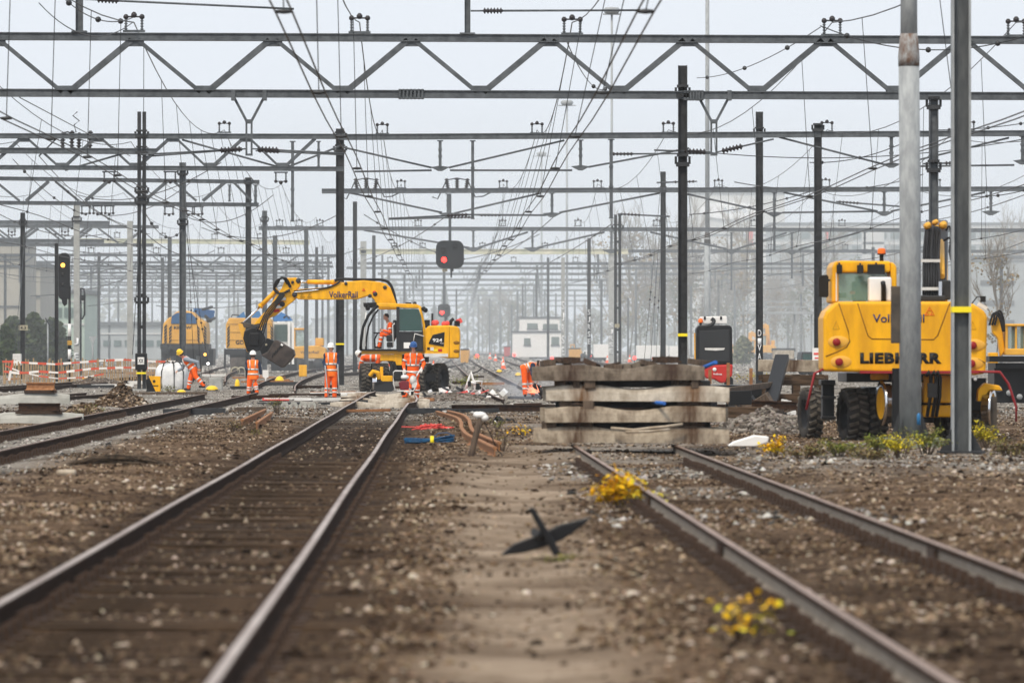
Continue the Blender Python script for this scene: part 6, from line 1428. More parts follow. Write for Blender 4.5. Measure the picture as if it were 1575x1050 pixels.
# black splayed marker
Q = PX(845, 44, -.045); k = Q.k; r = thing('splayed_marker', 'black splayed metal marker lying on the sand between the tracks', 'marker', Q.o)
m = MB(); m.prism(Q.poly([(768, 855), (790, 836), (838, 818), (862, 806), (912, 794), (900, 806), (866, 830), (836, 842), (806, 850)]), .05, .11); m.build('blade', M['blackpaint'], r, bevel=.012)
m = MB(); m.prism(Q.poly([(812, 781), (821, 779), (864, 850), (852, 855)]), -.06, -.01); m.build('upright', M['blackpaint'], r, bevel=.01)
m = MB(); m.tube(Q.p(822, 818, -.1), Q.p(834, 826, .08), .035, seg=10); m.build('stub', M['steel_dark'], r)
# blue hose bundle
Q = PX(660, 95); k = Q.k; r = thing('hose_bundle', 'bundle of blue hoses tied with yellow tape among the stones', 'hose', Q.o); rr = random.Random(3); m = MB()
for i in range(26):
    y0, y1 = rr.uniform(-.09, .09), rr.uniform(-.09, .09); z0, z1 = rr.uniform(.03, .11), rr.uniform(.03, .13)
    m.path([(-.40 + rr.uniform(-.03, .03), y0 * 1.4, z0), (-.15, y0, z0 * .9), (.04, y0 * .6, .05 + .4 * z0), (.2, y1, z1 * .95), (.40 + rr.uniform(-.04, .03), y1 * 1.5, z1 + .03)], .014, 6)
m.path([(.05, .1, .1), (.15, .12, .19), (.30, .1, .20), (.40, .05, .15)], .009, 6); m.build('hose', M['blue_rope'], r)
m = MB(); m.tube((.02, 0, .065), (.08, 0, .065), .082, seg=14); m.build('tape_band', M['tape_yellow'], r)
# leaning stake with white cloth
Q = PX(724, 83); r = thing('stake', 'leaning wooden stake with a white rag on its top beside the bent rails', 'stake', Q.o)
m = MB(); m.path([Q.p(721, 712), Q.p(727, 690), Q.p(733, 665), Q.p(739, 641)], [.05, .045, .045, .04], 8); m.build('post', M['wood_old'], r)
m = MB(); m.ball(Q.p(738, 638), (.10, .06, .05), 0, 10, 6); m.ball(Q.p(745, 642), (.06, .05, .05)); m.ball(Q.p(733, 636), (.05, .04, .03)); m.build('rag', M['white'], r)
hose(r, [Q.p(743, 643), Q.p(748, 655, .1), Q.p(755, 668, .1), Q.p(764, 690, .15), Q.p(772, 700, .2), Q.p(768, 712, 0), Q.p(742, 714, 0), Q.p(724, 713, 0)], .008, 'black', 'wire'); hose(r, [Q.p(768, 698, .1), Q.p(760, 706, .1), Q.p(738, 712, .1)], .008, 'black', 'wire')
# coil of wires
Q = PX(182, 77); r = random.Random(8); m = MB()
for i in range(44):
    y0 = r.uniform(-.25, .25); h_ = r.uniform(.02, .15); x0, x1 = -.62 + r.uniform(-.08, .2), .62 + r.uniform(-.3, .12)
    m.path([(x0, y0, .02 + h_ * .2), (x0 * .5, y0 * .8 + r.uniform(-.06, .06), h_), (0, y0 * .6, h_ * 1.15), (x1 * .5, y0 + r.uniform(-.06, .06), h_), (x1, y0, .02)], .009, 5)
m.path([(-.6, -.1, .0), (-.55, -.1, .12), (-.48, -.1, .2)], .012, 5); tag(m.build('wire_bundle', mat('brown twisted wires', (.12, .085, .055), .7, 0, col2=(.03, .022, .016), scale=16), None, Q.o), 'flat bundle of brown wires lying on the stones by the pale ballast', 'wire bundle')
# flat stone and slab, net, junk
def slab(name, label, cat, px, py, wv, hv, mt, dy=.3, rz=0, bev=.03):
    D = gtop(px, py); m = MB(); m.box((0, 0, hv / F * D / 2), (wv / F * D, dy, hv / F * D)); o = m.build(name, M[mt], None, (X(px, D), D, ground_z(X(px, D), D)), bev); o.rotation_euler = (0, 0, rz); return tag(o, label, cat)
Q = PX(1152, 91); m = MB(); m.prism(Q.poly([(1118, 686), (1128, 679), (1160, 669), (1182, 671), (1180, 680), (1150, 690), (1122, 690)]), -.2, .25); tag(m.build('white_slab', M['white'], None, Q.o, .02), 'white slab lying by the ballast heap behind the brown track', 'slab')
slab('flat_stone', 'pale flat stone among the brown gravel by the wire bundle', 'stone', 102, 738, 30, 9, 'sleeper_conc', .2)
Q = PX(663, 112); m = MB(); rr = random.Random(5)
for i in range(60): m.path([(rr.gauss(0, .16), rr.gauss(0, .1), rr.uniform(0, .10)), (rr.gauss(0, .14), rr.gauss(0, .1), rr.uniform(.02, .13)), (rr.gauss(0, .16), rr.gauss(0, .1), rr.uniform(0, .08))], .012, 4)
tag(m.build('net', M['red_pink'], None, Q.o), 'crumpled orange red net beside the bent rusted rails', 'net')
jr = random.Random(12)
def junk(name, label, cat, px, py, D, parts):
    o = P(px, py, D); o.z = gz(D); r = thing(name, label, cat, o)
    for nm, mt, w_, h_, n, sx in parts:
        m = MB()
        for i in range(n):
            c = Vector((jr.gauss(0, sx), jr.gauss(0, .3), jr.uniform(.03, h_)))
            m.box(c, (w_ * jr.uniform(.4, 1.3), w_ * jr.uniform(.2, .6), w_ * jr.uniform(.1, .5)), R=Matrix.Rotation(jr.uniform(-1, 1), 3, 'Y') @ Matrix.Rotation(jr.uniform(-2, 2), 3, 'Z'))
        m.build(nm, M[mt], r, bevel=.01); r.children[-1]['kind'] = 'stuff'
junk('junk_pile', 'pile of white and red scrap parts right of the excavator wheels', 'scrap', 708, 597, 190, [('white_scrap', 'white', .4, .3, 12, .7), ('red_scrap', 'red_pink', .35, .2, 6, .6), ('dark_scrap', 'darkgrey', .3, .3, 10, .7)])
Q = PX(727, 190); k = Q.k; r = thing('rail_drill', 'white framed hand machine standing by the scrap pile', 'machine', Q.o)
m = MB(); m.path([Q.p(716, 598), Q.p(722, 580), Q.p(724, 572), Q.p(728, 585), Q.p(735, 598)], .045, 6); m.path([Q.p(729, 586), Q.p(741, 586), Q.p(741, 600), Q.p(730, 600), Q.p(729, 586)], .035, 6); m.path([Q.p(718, 592), Q.p(725, 588), Q.p(732, 590)], .06, 6); m.build('frame', M['white'], r)
m = MB(); m.box(Q.p(735, 594), (6 * k, .2, 10 * k)); m.box(Q.p(722, 590), (5 * k, .2, 8 * k)); m.build('engine', M['blackpaint'], r, bevel=.02); m = MB(); m.path([Q.p(724, 575), Q.p(735, 571), Q.p(741, 566)], .02, 6); m.build('lever', M['blackpaint'], r)
slab('white_board', 'white board lying between the scrap pile and the cross rail', 'board', 758, 614, 20, 4, 'white', .5); slab('white_board', 'small white sheet with red rim by the worker with the bars', 'board', 529, 612, 10, 5, 'offwhite', .3)
junk('junk_pile', 'small dark scrap heap with a green cap near the olive weed', 'scrap', 766, 652, 118, [('dark_scrap', 'black', .2, .14, 7, .25), ('pale_scrap', 'offwhite', .12, .08, 4, .25)])
# bulk bag, yellow box, lamps
Q = PX(264, 212); k = Q.k; r = thing('bulk_bag', 'full white bulk bag with dark lifting loops beside the mast box', 'bag', Q.o); N = 26; vs = []; fs = []
secs = [(0, .9), (.08, 1.0), (.35, 1.06), (.65, 1.04), (.85, .98), (.95, .80), (.99, .5), (1.0, .1)]; H_ = 42 * k; W_ = 24 * k
for zz, q in secs:
    for i in range(N):
        a = 2 * math.pi * i / N; cx, sy = math.cos(a), math.sin(a); e_ = (abs(cx) ** 4 + abs(sy) ** 4) ** -.25
        wob = 1 + .03 * math.sin(5 * a + zz * 9) + .025 * math.sin(9 * a - zz * 5); vs.append((cx * e_ * q * W_ * wob, sy * e_ * q * W_ * .9 * wob, zz * H_ * (1 + .03 * math.sin(3 * a + 1)) + .04 * math.sin(7 * a) * (zz > .9)))
for j in range(len(secs) - 1):
    for i in range(N): fs.append((j * N + i, j * N + (i + 1) % N, (j + 1) * N + (i + 1) % N, (j + 1) * N + i))
m = MB(); m.add(vs, fs, 0, True); m.build('bag_body', M['bagwhite'], r)
for x, y in ((-.55, -.92), (.2, -.98), (.75, -.95)):
    m = MB(); m.path([(x * W_ * 1.05, y * W_, .1), (x * W_ * 1.08, y * W_ * 1.02, H_ * .7), (x * W_ * .85, y * W_ * .8, H_ * 1.0), (x * W_ * .5, y * W_ * .3, H_ * 1.10), (x * W_ * .1, y * W_ * .1, H_ * 1.03)], .022, 5); m.build('lifting_loop', M['black'], r)
Q = PX(237, 203); k = Q.k; r = thing('yellow_box', 'yellow box with black wedge side in front of the white bulk bag', 'box', Q.o)
m = MB(); m.prism(Q.poly([(229, 578), (247, 578.5), (247, 602), (240, 602)]), -.2, .35); m.build('panel', M['yellow'], r, bevel=.01); m = MB(); m.prism(Q.poly([(225, 584), (230, 581), (240, 602), (226, 602)]), -.15, .3); m.build('wedge', M['blackpaint'], r); m = MB(); m.lathe([(0, .02), (.05, .02), (.05, 0)], Q.p(237, 586, -.2), (0, -1, 0), 10); m.box(Q.p(239, 593, -.21), (9 * k, .01, .03)); m.build('marking', M['black'], r)
def dome(label, px, py, D, wv, hv, name='lamp_dome', mt='helm_yellow'):
    k = D / F; o = P(px, py, D); o.z = gz(D); r = thing(name, label, 'lamp', o); m = MB(); w_, h = wv * k / 2, hv * k
    m.lathe([(w_, 0), (w_, h * .25), (w_ * .9, h * .5), (w_ * .6, h * .85), (0, h)], (0, 0, .05), (0, 0, 1), 16); m.build('lens', M[mt], r); m = MB(); m.box((0, 0, .03), (w_ * 1.9, w_ * 1.6, .08)); m.build('base', M['darkgrey'], r, bevel=.01)
dome('flat yellow cap on the ground before the white bulk bag', 279, 607, 199, 15, 6); dome('flat yellow cap by the boot of the stooping worker', 326, 599, 212, 19, 7); dome('upright yellow bell lamp between two workers', 365, 593, 226, 8, 12); dome('small yellow cap under the grab bucket', 430, 588, 250, 14, 9); dome('small yellow cap on the ballast beyond the cut track', 768, 568, 320, 9, 4); dome('second small yellow cap beyond the cut track', 797, 575, 290, 10, 5)
Q = PX(494, 232, None); k = Q.k
def block(name, label, cat, xa, xb, ya, yb, D, mt, dy, bev=.03):
    k = D / F; m = MB(); h = (yb - ya) * k; m.box((0, 0, h / 2), ((xb - xa) * k, dy, h)); o = P((xa + xb) / 2, yb, D); o.z = gz(D) if abs(o.z - gz(D)) < .6 else o.z
    return tag(m.build(name, M[mt], None, o, bev), label, cat)
block('yellow_bin', 'upright yellow bin box behind the grab bucket', 'bin', 460, 472, 558, 576, 290, 'yellow', .4); block('concrete_block', 'grey concrete block beside the stooping worker', 'block', 322, 342, 575, 595, 216, 'concrete', .5); block('wooden_crate', 'brown wooden box on the far side of the stooping worker', 'crate', 322, 334, 561, 576, 225, 'wood_old', .4)
Q = PX(408, 210); m = MB(); m.prism(Q.poly([(404, 569), (413, 569), (413, 580), (410, 581), (409, 586), (408, 586), (407, 581), (404, 580)]), 0, .05); tag(m.build('small_sign', M['white'], None, Q.o, .005), 'small white plate on a peg beside the worker seen from behind', 'sign')
# small offcuts and cones over the working area
orr = random.Random(31)
for i in range(46):
    D = orr.uniform(136, 330); px = orr.uniform(330, 820) if i % 4 else orr.uniform(0, 330); o = base(px, D); ln = orr.uniform(.5, 2.6)
    m = MB(); m.beam((-ln / 2, 0, .06), (ln / 2, orr.uniform(-.3, .3), .08), orr.uniform(.08, .2), orr.uniform(.07, .16))
    tag(m.build('offcut', M[orr.choice(('wood_old', 'rail_side', 'steel_dark', 'rust', 'offwhite'))], None, o, .01), 'short offcut of timber or steel lying loose on the ballast', 'offcut', 'loose offcuts on the ballast')
for i in range(14):
    D = orr.uniform(330, 520); px = orr.choice((orr.uniform(590, 780), orr.uniform(860, 1060))); o = base(px, D); r = thing('traffic_cone', 'small far orange cone with a white band along the distant tracks', 'cone', o, group='far orange cones'); r.scale = (.75, .75, .75)
    m = MB(); m.lathe([(.2, .05), (.16, .3)], (0, 0, 0), (0, 0, 1), 10); m.lathe([(.09, .55), (.03, .8), (0, .8)], (0, 0, 0), (0, 0, 1), 10); m.box((0, 0, .03), (.5, .5, .05)); m.build('cone_body', M['orange_fluo'], r); m = MB(); m.lathe([(.16, .3), (.09, .55)], (0, 0, 0), (0, 0, 1), 10); m.build('white_band', M['white'], r)
for i in range(9):
    x = orr.uniform(830, 1078); m = MB(); m.box((0, 0, .03), (orr.uniform(.12, .3), orr.uniform(.1, .25), orr.uniform(.05, .10)), R=Matrix.Rotation(orr.uniform(-.5, .5), 3, 'Y') @ Matrix.Rotation(orr.uniform(0, 3), 3, 'Z')); u = (x - 955) / 129
    tag(m.build('pile_debris', M[orr.choice(('wood_old', 'fasten', 'pile_c'))], None, (X(x, 84), 84.25 + orr.uniform(-.05, .5), Z(585, 84) + .235 - .065 * max(0, math.cos(min(abs(u) * 1.2 / .55, 1) * 1.5708)) ** 1.3), .008), 'small dark broken bit lying on top of the concrete pile', 'debris', 'broken bits on the concrete pile')
# barrier tape fence
D = 243; k = D / F; fr = thing('barrier_fence', 'wooden stake fence hung with red and white barrier tape', 'fence', base(130, D)); fo = fr.location; rr = random.Random(4)
for i in range(76):
    px = 6 + i * 3.55 + rr.uniform(-1, 1); d = D + rr.uniform(-1.5, 8); b_ = base(px, d) - fo; h = rr.uniform(.75, 1.12); m = MB(); m.box((b_.x, b_.y, b_.z + h / 2), (.055, .04, h), R=Matrix.Rotation(rr.uniform(-.06, .06), 3, 'Y')); m.build('stake', M['wood'], fr)
def tape(pts, d, seg=.30, hgt=.085):
    m = MB(); q = [Vector((X(px, d) - fo.x, d - D - .1, Z(py, d) - fo.z)) for px, py in pts]; L_ = 0; pos = []
    for a, b_ in zip(q[:-1], q[1:]):
        n = max(1, int((b_ - a).length / seg))
        for i in range(n): pos.append(a.lerp(b_, i / n))
    pos.append(q[-1])
    for i, (a, b_) in enumerate(zip(pos[:-1], pos[1:])): 
        w1 = .03 * math.sin(i * 1.3); m.beam(a + Vector((0, w1, 0)), b_ + Vector((0, .03 * math.sin(i * 1.3 + 1.3), 0)), .012, hgt * (1 + .2 * math.sin(i * 2.1)), i % 2)
    m.build('barrier_tape', [M['tape_red'], M['tape_white']], fr)
tape([(4, 556), (20, 556), (45, 558), (85, 560), (110, 558), (150, 555), (190, 553), (240, 556), (270, 556)], D); tape([(6, 571), (30, 574), (60, 571), (90, 573), (140, 567), (190, 565), (240, 566)], D - 2); tape([(8, 562), (30, 571), (60, 578), (90, 582), (130, 580), (160, 575)], D - 6, .3, .05); tape([(20, 554), (14, 585)], D - 5)
block('yellow_box', 'tilted yellow sheet hanging at the barrier tape', 'sheet', 126, 138, 558, 570, 240, 'yellow_old', .05, .01)
block('signal_cabinet', 'small pale cabinet by the kilometre plate mast', 'cabinet', 20, 33, 544, 562, 262, 'offwhite', .4)
# rail panels, planks and timbers behind the pile
def plank(label, p0, p1, w_, h, mt, name='timber', cat='timber'):
    m = MB(); a, b_ = Vector(p0), Vector(p1); m.beam(a - a, b_ - a, w_, h); return tag(m.build(name, M[mt], None, a, .012), label, cat)
plank('mottled old sleeper laid across the dark trestle', P(1166, 562, 124), P(1268, 563, 124), .26, .26, 'pile_b', 'old_sleeper', 'sleeper'); plank('tarred timber under the mottled old sleeper', P(1188, 586, 123), P(1268, 587, 123), .28, .17, 'sleeper_wood'); plank('black tarred block row on the brown cross rail', P(1190, 612, 122), P(1246, 612, 122), .25, .18, 'sleeper_wood')
plank('leaning black steel beam against the mottled old sleeper', P(1184, 622, 121), P(1203, 549, 123), .3, .14, 'blackpaint', 'steel_beam', 'beam'); plank('long splintered brown plank lying in the timber heap', P(1120, 600, 119), P(1190, 591, 122), .1, .12, 'wood_old'); plank('black steel plate on edge behind the sleeper pile', P(1120, 612, 118), P(1156, 611, 118), .05, .3, 'blackpaint', 'steel_plate', 'plate')
plank('tarred timber low behind the sleeper pile', P(1115, 634, 113), P(1186, 634, 113), .25, .22, 'sleeper_wood'); plank('tarred timber at the top of the ballast heap', P(1225, 636, 110), P(1262, 640, 110), .25, .22, 'sleeper_wood')
r = thing('timber_trestle', 'dark timber trestle carrying the mottled old sleeper', 'trestle', base(1222, 123.6)); ro = r.location
for px in (1180, 1226, 1262):
    for dy in (-.2, .35): m = MB(); m.box((X(px, 123.6) - ro.x, dy + .4, .52), (.16, .16, 1.06)); m.build('leg', M['sleeper_wood'], r)
for z_ in (.28, .98): m = MB(); m.box((0, .48, z_), (1.5, .5, .12)); m.build('crossbeam', M['sleeper_wood'], r)
loose_rail([P(1156, 628, 116), P(1242, 631, 116)], 'brown rail lying on tarred blocks over the ballast heap', 'rail_side', top='rust')
for px, ya, yb in ((1092, 568, 590), (1120, 558, 592), (1155, 566, 592)):
    m = MB(); a = P(px, yb, 126); m.box((0, 0, (yb - ya) / F * 126 / 2), (.07, .07, (yb - ya) / F * 126)); a_ = a.copy(); tag(m.build('wagon_stanchion', M['rust'], None, a_), 'rusty upright stanchion of the low flat wagon, ' + {1092: 'nearest the pile', 1120: 'tallest of three', 1155: 'nearest the mast marked DIVA'}[px], 'stanchion')
D = 126; r = thing('flat_wagon', 'low dark flat wagon behind the sleeper pile', 'wagon', base(1140, D)); Q = PX(1140, D)
m = MB(); m.box(Q.p(1130, 600, .6), (1.9, 2.2, .24)); m.build('deck', M['blackpaint'], r); 
for px in (1085, 1175): m = MB(); m.box((X(px, D) - r.location.x, .5, .38), (.5, 1.6, .74)); m.build('support', M['steel_dark'], r)
junk('junk_pile', 'heap of broken timber and scrap beside the leaning steel beam', 'scrap', 1165, 610, 119, [('pale_scrap', 'offwhite', .3, .5, 7, .35), ('dark_scrap', 'black', .4, .5, 12, .5), ('timber_scrap', 'wood_old', .5, .6, 8, .45)])
# flat wagon and digger at the edge of the view
D = 150; Q = PX(1560, D); k = Q.k; r = thing('flat_wagon', 'dark loaded flat wagon at the edge beyond the big excavator', 'wagon', Q.o)
m = MB(); m.box(Q.p(1570, 552, 1), (110 * k, 2.6, 9 * k)); m.box(Q.p(1575, 562, 1), (100 * k, 2.4, 8 * k)); m.build('deck', M['blackpaint'], r); m = MB(); m.box(Q.p(1570, 590, 1.2), (92 * k, 2.0, 58 * k)); m.build('underframe', M['blackpaint'], r)
for px in (1536, 1552, 1568):
    m = MB(); m.lathe([(0, .1), (.08, .08), (.08, 0)], Q.p(px, 598 + (px % 3) * 6, .15), (0, -1, 0), 8); m.build('bolt', M['galv'], r)
D = 156; Q = PX(1556, D); k = Q.k; r = thing('digger', 'yellow digger with pale cab windows carried on the dark flat wagon', 'digger', Q.p(1556, 546) + Q.o)
Q.o = Q.p(1556, 546) + Q.o
m = MB()
for xa in (1546, 1560, 1574): m.box(Q.p(xa, 522), (3 * k, 1.2, 46 * k))
m.box(Q.p(1560, 500), (32 * k, 1.3, 4 * k)); m.box(Q.p(1562, 541), (36 * k, 1.4, 10 * k)); m.build('cab_shell', M['yellow_old'], r, bevel=.03)
m = MB(); m.box(Q.p(1560, 519), (26 * k, 1.0, 34 * k)); m.build('window', M['glassl'], r)
m = MB(); m.prism(Q.poly([(1524, 492), (1532, 484), (1540, 500), (1545, 540), (1538, 548), (1534, 520), (1526, 512)]), -.2, .2); m.build('boom', M['yellow'], r, bevel=.03)
for i in range(3): hose(r, [Q.p(1522 + i * 4, 500, -.3), Q.p(1528 + i * 4, 482 - i * 2, -.3), Q.p(1537 + i * 3, 488, -.3), Q.p(1543 + i, 510, -.3)], .03)
m = MB(); m.box(Q.p(1527, 552), (14 * k, .6, 20 * k)); m.build('bracket', M['yellow'], r, bevel=.03)
# ---------------------------------------------------------------- cranes, far vehicles, buildings, trees, smoke
def chevrons(r, Q, xa, xb, ya, yb, y, n, lean, name='chevron'):
    k = Q.k
    for i in range(n):
        yy = ya + (yb - ya) * (i + .5) / n; m = MB(); m.prism(Q.poly([(xa, yy + lean), (xb, yy - lean), (xb, yy - lean + 3.2), (xa, yy + lean + 3.2)], y), y - .03, y + .02); m.build(name, M['blackpaint'], r)
Q = PX(285, 330); k = Q.k; r = thing('rail_crane', 'yellow crane with arched top and blue cab window behind the ribbed mast', 'crane', Q.o)
m = MB(); m.prism(Q.poly([(251, 529), (253, 498), (261, 489), (266, 487), (273, 479.5), (285.5, 477.5), (298, 480), (305, 489), (317.5, 496.6), (319, 510), (319, 529)]), -1.2, 3.0); bd = m.build('crane_body', M['yellow_old'], r, bevel=.06)
m = MB(); m.prism(Q.poly([(265, 498), (266, 486.5), (274, 481), (296, 481.5), (303.5, 489), (304, 498)]), -1.26, -1.18); m.build('window', mat('deep blue cab glass', (.02, .09, .22), .15), r, bevel=.02)
text_part('KIROW', 'lettering', M['blacktext'], r, Q.p(281, 503.5, -1.22), 4.6 * k, 27 * k, bold=.03)
m = MB(); m.prism(Q.poly([(264, 508), (302, 508), (304, 523), (262, 523)]), -1.24, -1.19); m.build('front_panel', M['yellow_old'], r, bevel=.02)
chevrons(r, Q, 252.5, 256.5, 498, 528, -1.22, 6, 2.2); chevrons(r, Q, 260, 264, 500, 525, -1.22, 5, 2.2); chevrons(r, Q, 313.5, 317.5, 500, 528, -1.22, 6, -2.2); chevrons(r, Q, 303.5, 307, 500, 525, -1.22, 5, -2.2)
m = MB(); m.box(Q.p(286, 533, .2), (74 * k, 3.0, 8 * k)); m.box(Q.p(290, 549, .8), (80 * k, 2.4, 26 * k)); m.box(Q.p(255, 538, -1.3), (6 * k, .5, 12 * k)); m.box(Q.p(317, 540, -1.3), (6 * k, .5, 12 * k))
for px in (266, 306): m.lathe([(0, -.15), (.5, -.15), (.5, .15), (0, .15)], Q.p(px, 560, -.9), (1, 0, 0), 18)
m.box(Q.p(286, 563, -1.0), (26 * k, .3, 5 * k)); m.build('undercarriage', M['darkgrey'], r)
for px, mt in ((315.5, 'lamp_amber'), (320, 'lamp_white')):
    m = MB(); m.lathe([(0, .06), (.08, .05), (.08, 0)], Q.p(px, 545 if px < 318 else 559, -1.5), (0, -1, 0), 10); m.build('lamp', M[mt], r)
m = MB(); m.beam(Q.p(300, 482, 2), Q.p(326, 487, 4), .3, .3); m.beam(Q.p(300, 476.5, 2), Q.p(328, 480, 4), .2, .2); [m.beam(Q.p(300 + 4 * i, 482 + i * .8, 2 + i * .3), Q.p(303 + 4 * i, 477 + i * .6, 2.2 + i * .3), .12, .12) for i in range(7)]; m.build('boom', M['bluepaint'], r)
m = MB()
for a, b_ in (((316, 486), (324, 494)), ((320, 494), (330, 489)), ((312, 476), (326, 472))): m.tube(Q.p(*a, 1.5), Q.p(*b_, 2.5), .09, seg=6)
m.box(Q.p(322, 491, 1.5), (8 * k, .3, 3 * k)); m.build('crane_hook_gear', M['darkgrey'], r)
m = MB(); m.path([Q.p(310, 520, -1.0), Q.p(314, 540, -1.6)], .03, 6); m.path([Q.p(254, 545, -1.6), Q.p(252, 560, -1.6), Q.p(262, 562, -1.6)], .04, 6); m.build('handrail', M['darkgrey'], r)
Q = PX(385, 320); k = Q.k; r = thing('rail_crane', 'yellow boxy crane with letters GO partly hidden by the grab bucket', 'crane', Q.o)
m = MB(); m.prism(Q.poly([(349, 536), (349, 499), (354, 489), (415, 489), (420, 498), (420, 536)]), -1.2, 2.6); bd = m.build('crane_body', M['yellow_old'], r, bevel=.05)
for y in (498.5, 511, 523): m = MB(); m.box(Q.p(384, y, -1.205), (68 * k, .02, .03)); m.build('panel_gap', M['groove'], bd)
text_part('GOTTWALD', 'lettering', M['blacktext'], bd, Q.p(386, 526.5, -1.215), 6.4 * k, 47 * k, bold=.03)
chevrons(r, Q, 349.5, 353, 500, 532, -1.22, 6, 2.6); chevrons(r, Q, 416, 419.5, 500, 532, -1.22, 6, -2.6)
m = MB(); m.box(Q.p(386, 541, .2), (76 * k, 3, 9 * k)); m.box(Q.p(388, 552, .8), (66 * k, 2.2, 16 * k)); m.build('underframe', M['darkgrey'], r)
m = MB(); m.box(Q.p(367, 562, -.6), (24 * k, 1.2, 26 * k)); m.build('bogie', mat('dirty grey brown bogie', (.12, .105, .095), .8, 0, col2=(.05, .045, .04), scale=3), r, bevel=.05)
for px in (362, 371): m = MB(); m.lathe([(.20, .0), (.27, .02), (.27, .05), (.20, .06)], Q.p(px, 571, -1.22), (0, -1, 0), 12); m.build('graffiti', M['sign_plate'], r)
m = MB(); m.box(Q.p(346, 553, -1.3), (3 * k, .2, 26 * k)); m.tube(Q.p(346, 541, -1.3), Q.p(346, 536, -1.3), .05, seg=6); m.build('side_post', M['blackpaint'], r)
m = MB(); m.prism(Q.poly([(362, 489), (375, 479), (378, 489)]), 0, .3); m.prism(Q.poly([(386, 489), (388, 480), (398, 478), (402, 489)]), .5, .9); m.prism(Q.poly([(420, 489), (432, 480), (445, 487), (449, 493), (421, 494)]), .2, 1.5); m.build('boom', M['bluepaint'], r)
m = MB(); m.path([Q.p(356, 488, 0), Q.p(357, 484, 0), Q.p(368, 485, 0)], .04, 6); m.path([Q.p(436, 489, .2), Q.p(441, 485, .2), Q.p(445, 490, .2)], .05, 6); m.build('handrail', M['darkgrey'], r)
m = MB(); m.box(Q.p(436, 525, .6), (30 * k, 2.2, 60 * k)); m.build('cab_shell', M['offwhite'], r, bevel=.05); m = MB(); m.box(Q.p(432, 512, -.52), (20 * k, .04, 26 * k)); m.build('window', M['glass'], r)
for px in (444.5, 450.5): m = MB(); m.beam(Q.p(px, 560, -.7), Q.p(px, 496, -.7), .13, .13); m.build('cab_post', M['white'], r)
m = MB(); m.box(Q.p(438, 560, .4), (40 * k, 2, 20 * k)); m.build('undercarriage', M['darkgrey'], r)

def small_digger(label, px, D, wpx, hpx, facing=1, boom=True, mt='yellow_old', group=None):
    o = base(px, D); k = D / F; w_, h = wpx * k, hpx * k; r = thing('excavator', label, 'excavator', o, group=group); s = facing
    m = MB(); m.box((0, 0, h * .12), (w_ * .8, 2.0, h * .2)); 
    for i in (-1, 1): m.lathe([(0, -.2), (h * .14, -.2), (h * .14, .2), (0, .2)], (w_ * .28 * i, -1.0, h * .14), (0, 1, 0), 14)
    m.build('undercarriage', M['darkgrey'], r)
    m = MB(); m.prism([(-w_ * .5, h * .27), (w_ * .5, h * .27), (w_ * .5, h * .5), (w_ * .3, h * .58), (-w_ * .5, h * .55)], -1.2, 1.2); m.build('body', M[mt], r, bevel=.06)
    m = MB(); cx = -s * w_ * .30
    for dx in (-.17, .17): m.box((cx + dx * w_, 0, h * .75), (.10, 1.2, h * .42))
    m.box((cx, 0, h * .96), (w_ * .40, 1.3, .12)); m.build('cab_shell', M[mt], r, bevel=.03); m = MB(); m.box((cx, 0, h * .74), (w_ * .31, 1.0, h * .40)); m.build('window', M['glassl'], r)
    m = MB(); m.box((s * w_ * .3, -.2, h * .66), (w_ * .26, 1.2, h * .18)); m.build('engine_cover', M[mt], r, bevel=.05)
    if boom:
        m = MB(); m.beam((0, .3, h * .5), (-s * w_ * .1, .3, h * 1.35), .35, .4); m.beam((-s * w_ * .1, .3, h * 1.35), (-s * w_ * .75, .3, h * 1.15), .3, .35); m.beam((-s * w_ * .75, .3, h * 1.15), (-s * w_ * .85, .3, h * .5), .25, .28); m.build('boom', M[mt], r, bevel=.03)
    return r
sd_ = small_digger('small yellow excavator with hatched rear between the second crane and the worker with bars', 477, 345, 50, 66, 1, False)
text_part('VolkerRail', 'lettering', M['navytext'], sd_, (0, -1.21, 66 * 345 / F * .42), .16, 1.1)
far_dig = [(886, 560, 18, 20, 'far yellow machine beside the white site cabins'), (821, 520, 18, 16, 'far yellow machine in front of the lower white site cabin'), (1134, 560, 16, 20, 'far yellow machine just right of the red and black machine'), (1153, 520, 16, 30, 'far yellow excavator with raised arm left of the DIVA mast'), (1182, 500, 22, 40, 'far yellow excavator with bent arm right of the DIVA mast'), (716, 450, 12, 20, 'far orange machine just behind the big boom excavator'), (588, 520, 16, 18, 'far yellow machine seen under the boom')]
for i, (px, D, wv, hv, lb) in enumerate(far_dig): small_digger(lb, px, D, wv, hv, (-1) ** i, px in (1153, 1182))
# red and black compact machine
Q = PX(1097, 228); k = Q.k; r = thing('compact_machine', 'compact machine with black rear, red base, white top box and orange beacon', 'machine', Q.o)
m = MB(); m.prism(Q.poly([(1069, 561), (1070, 505), (1074, 500), (1121, 500), (1125, 504), (1126, 561)]), -.8, .9); m.build('rear_body', M['blackpaint'], r, bevel=.05)
m = MB(); m.prism(Q.poly([(1074, 556), (1074, 509), (1121, 507), (1121, 556)]), -.84, -.79); m.build('rear_door', M['darkgrey'], r, bevel=.015); m = MB(); m.prism(Q.poly([(1083, 538), (1083, 535), (1114, 535), (1112, 538), (1100, 539)]), -.86, -.83); m.build('badge', M['offwhite'], r)
m = MB(); m.prism(Q.poly([(1076, 498), (1076, 487), (1117, 486), (1118, 498)]), -.5, .6); m.build('top_box', M['white'], r, bevel=.03)
for px in (1084, 1109): m = MB(); m.box(Q.p(px, 489, -.52), (3 * k, .03, 5 * k)); m.build('latch', M['black'], r)
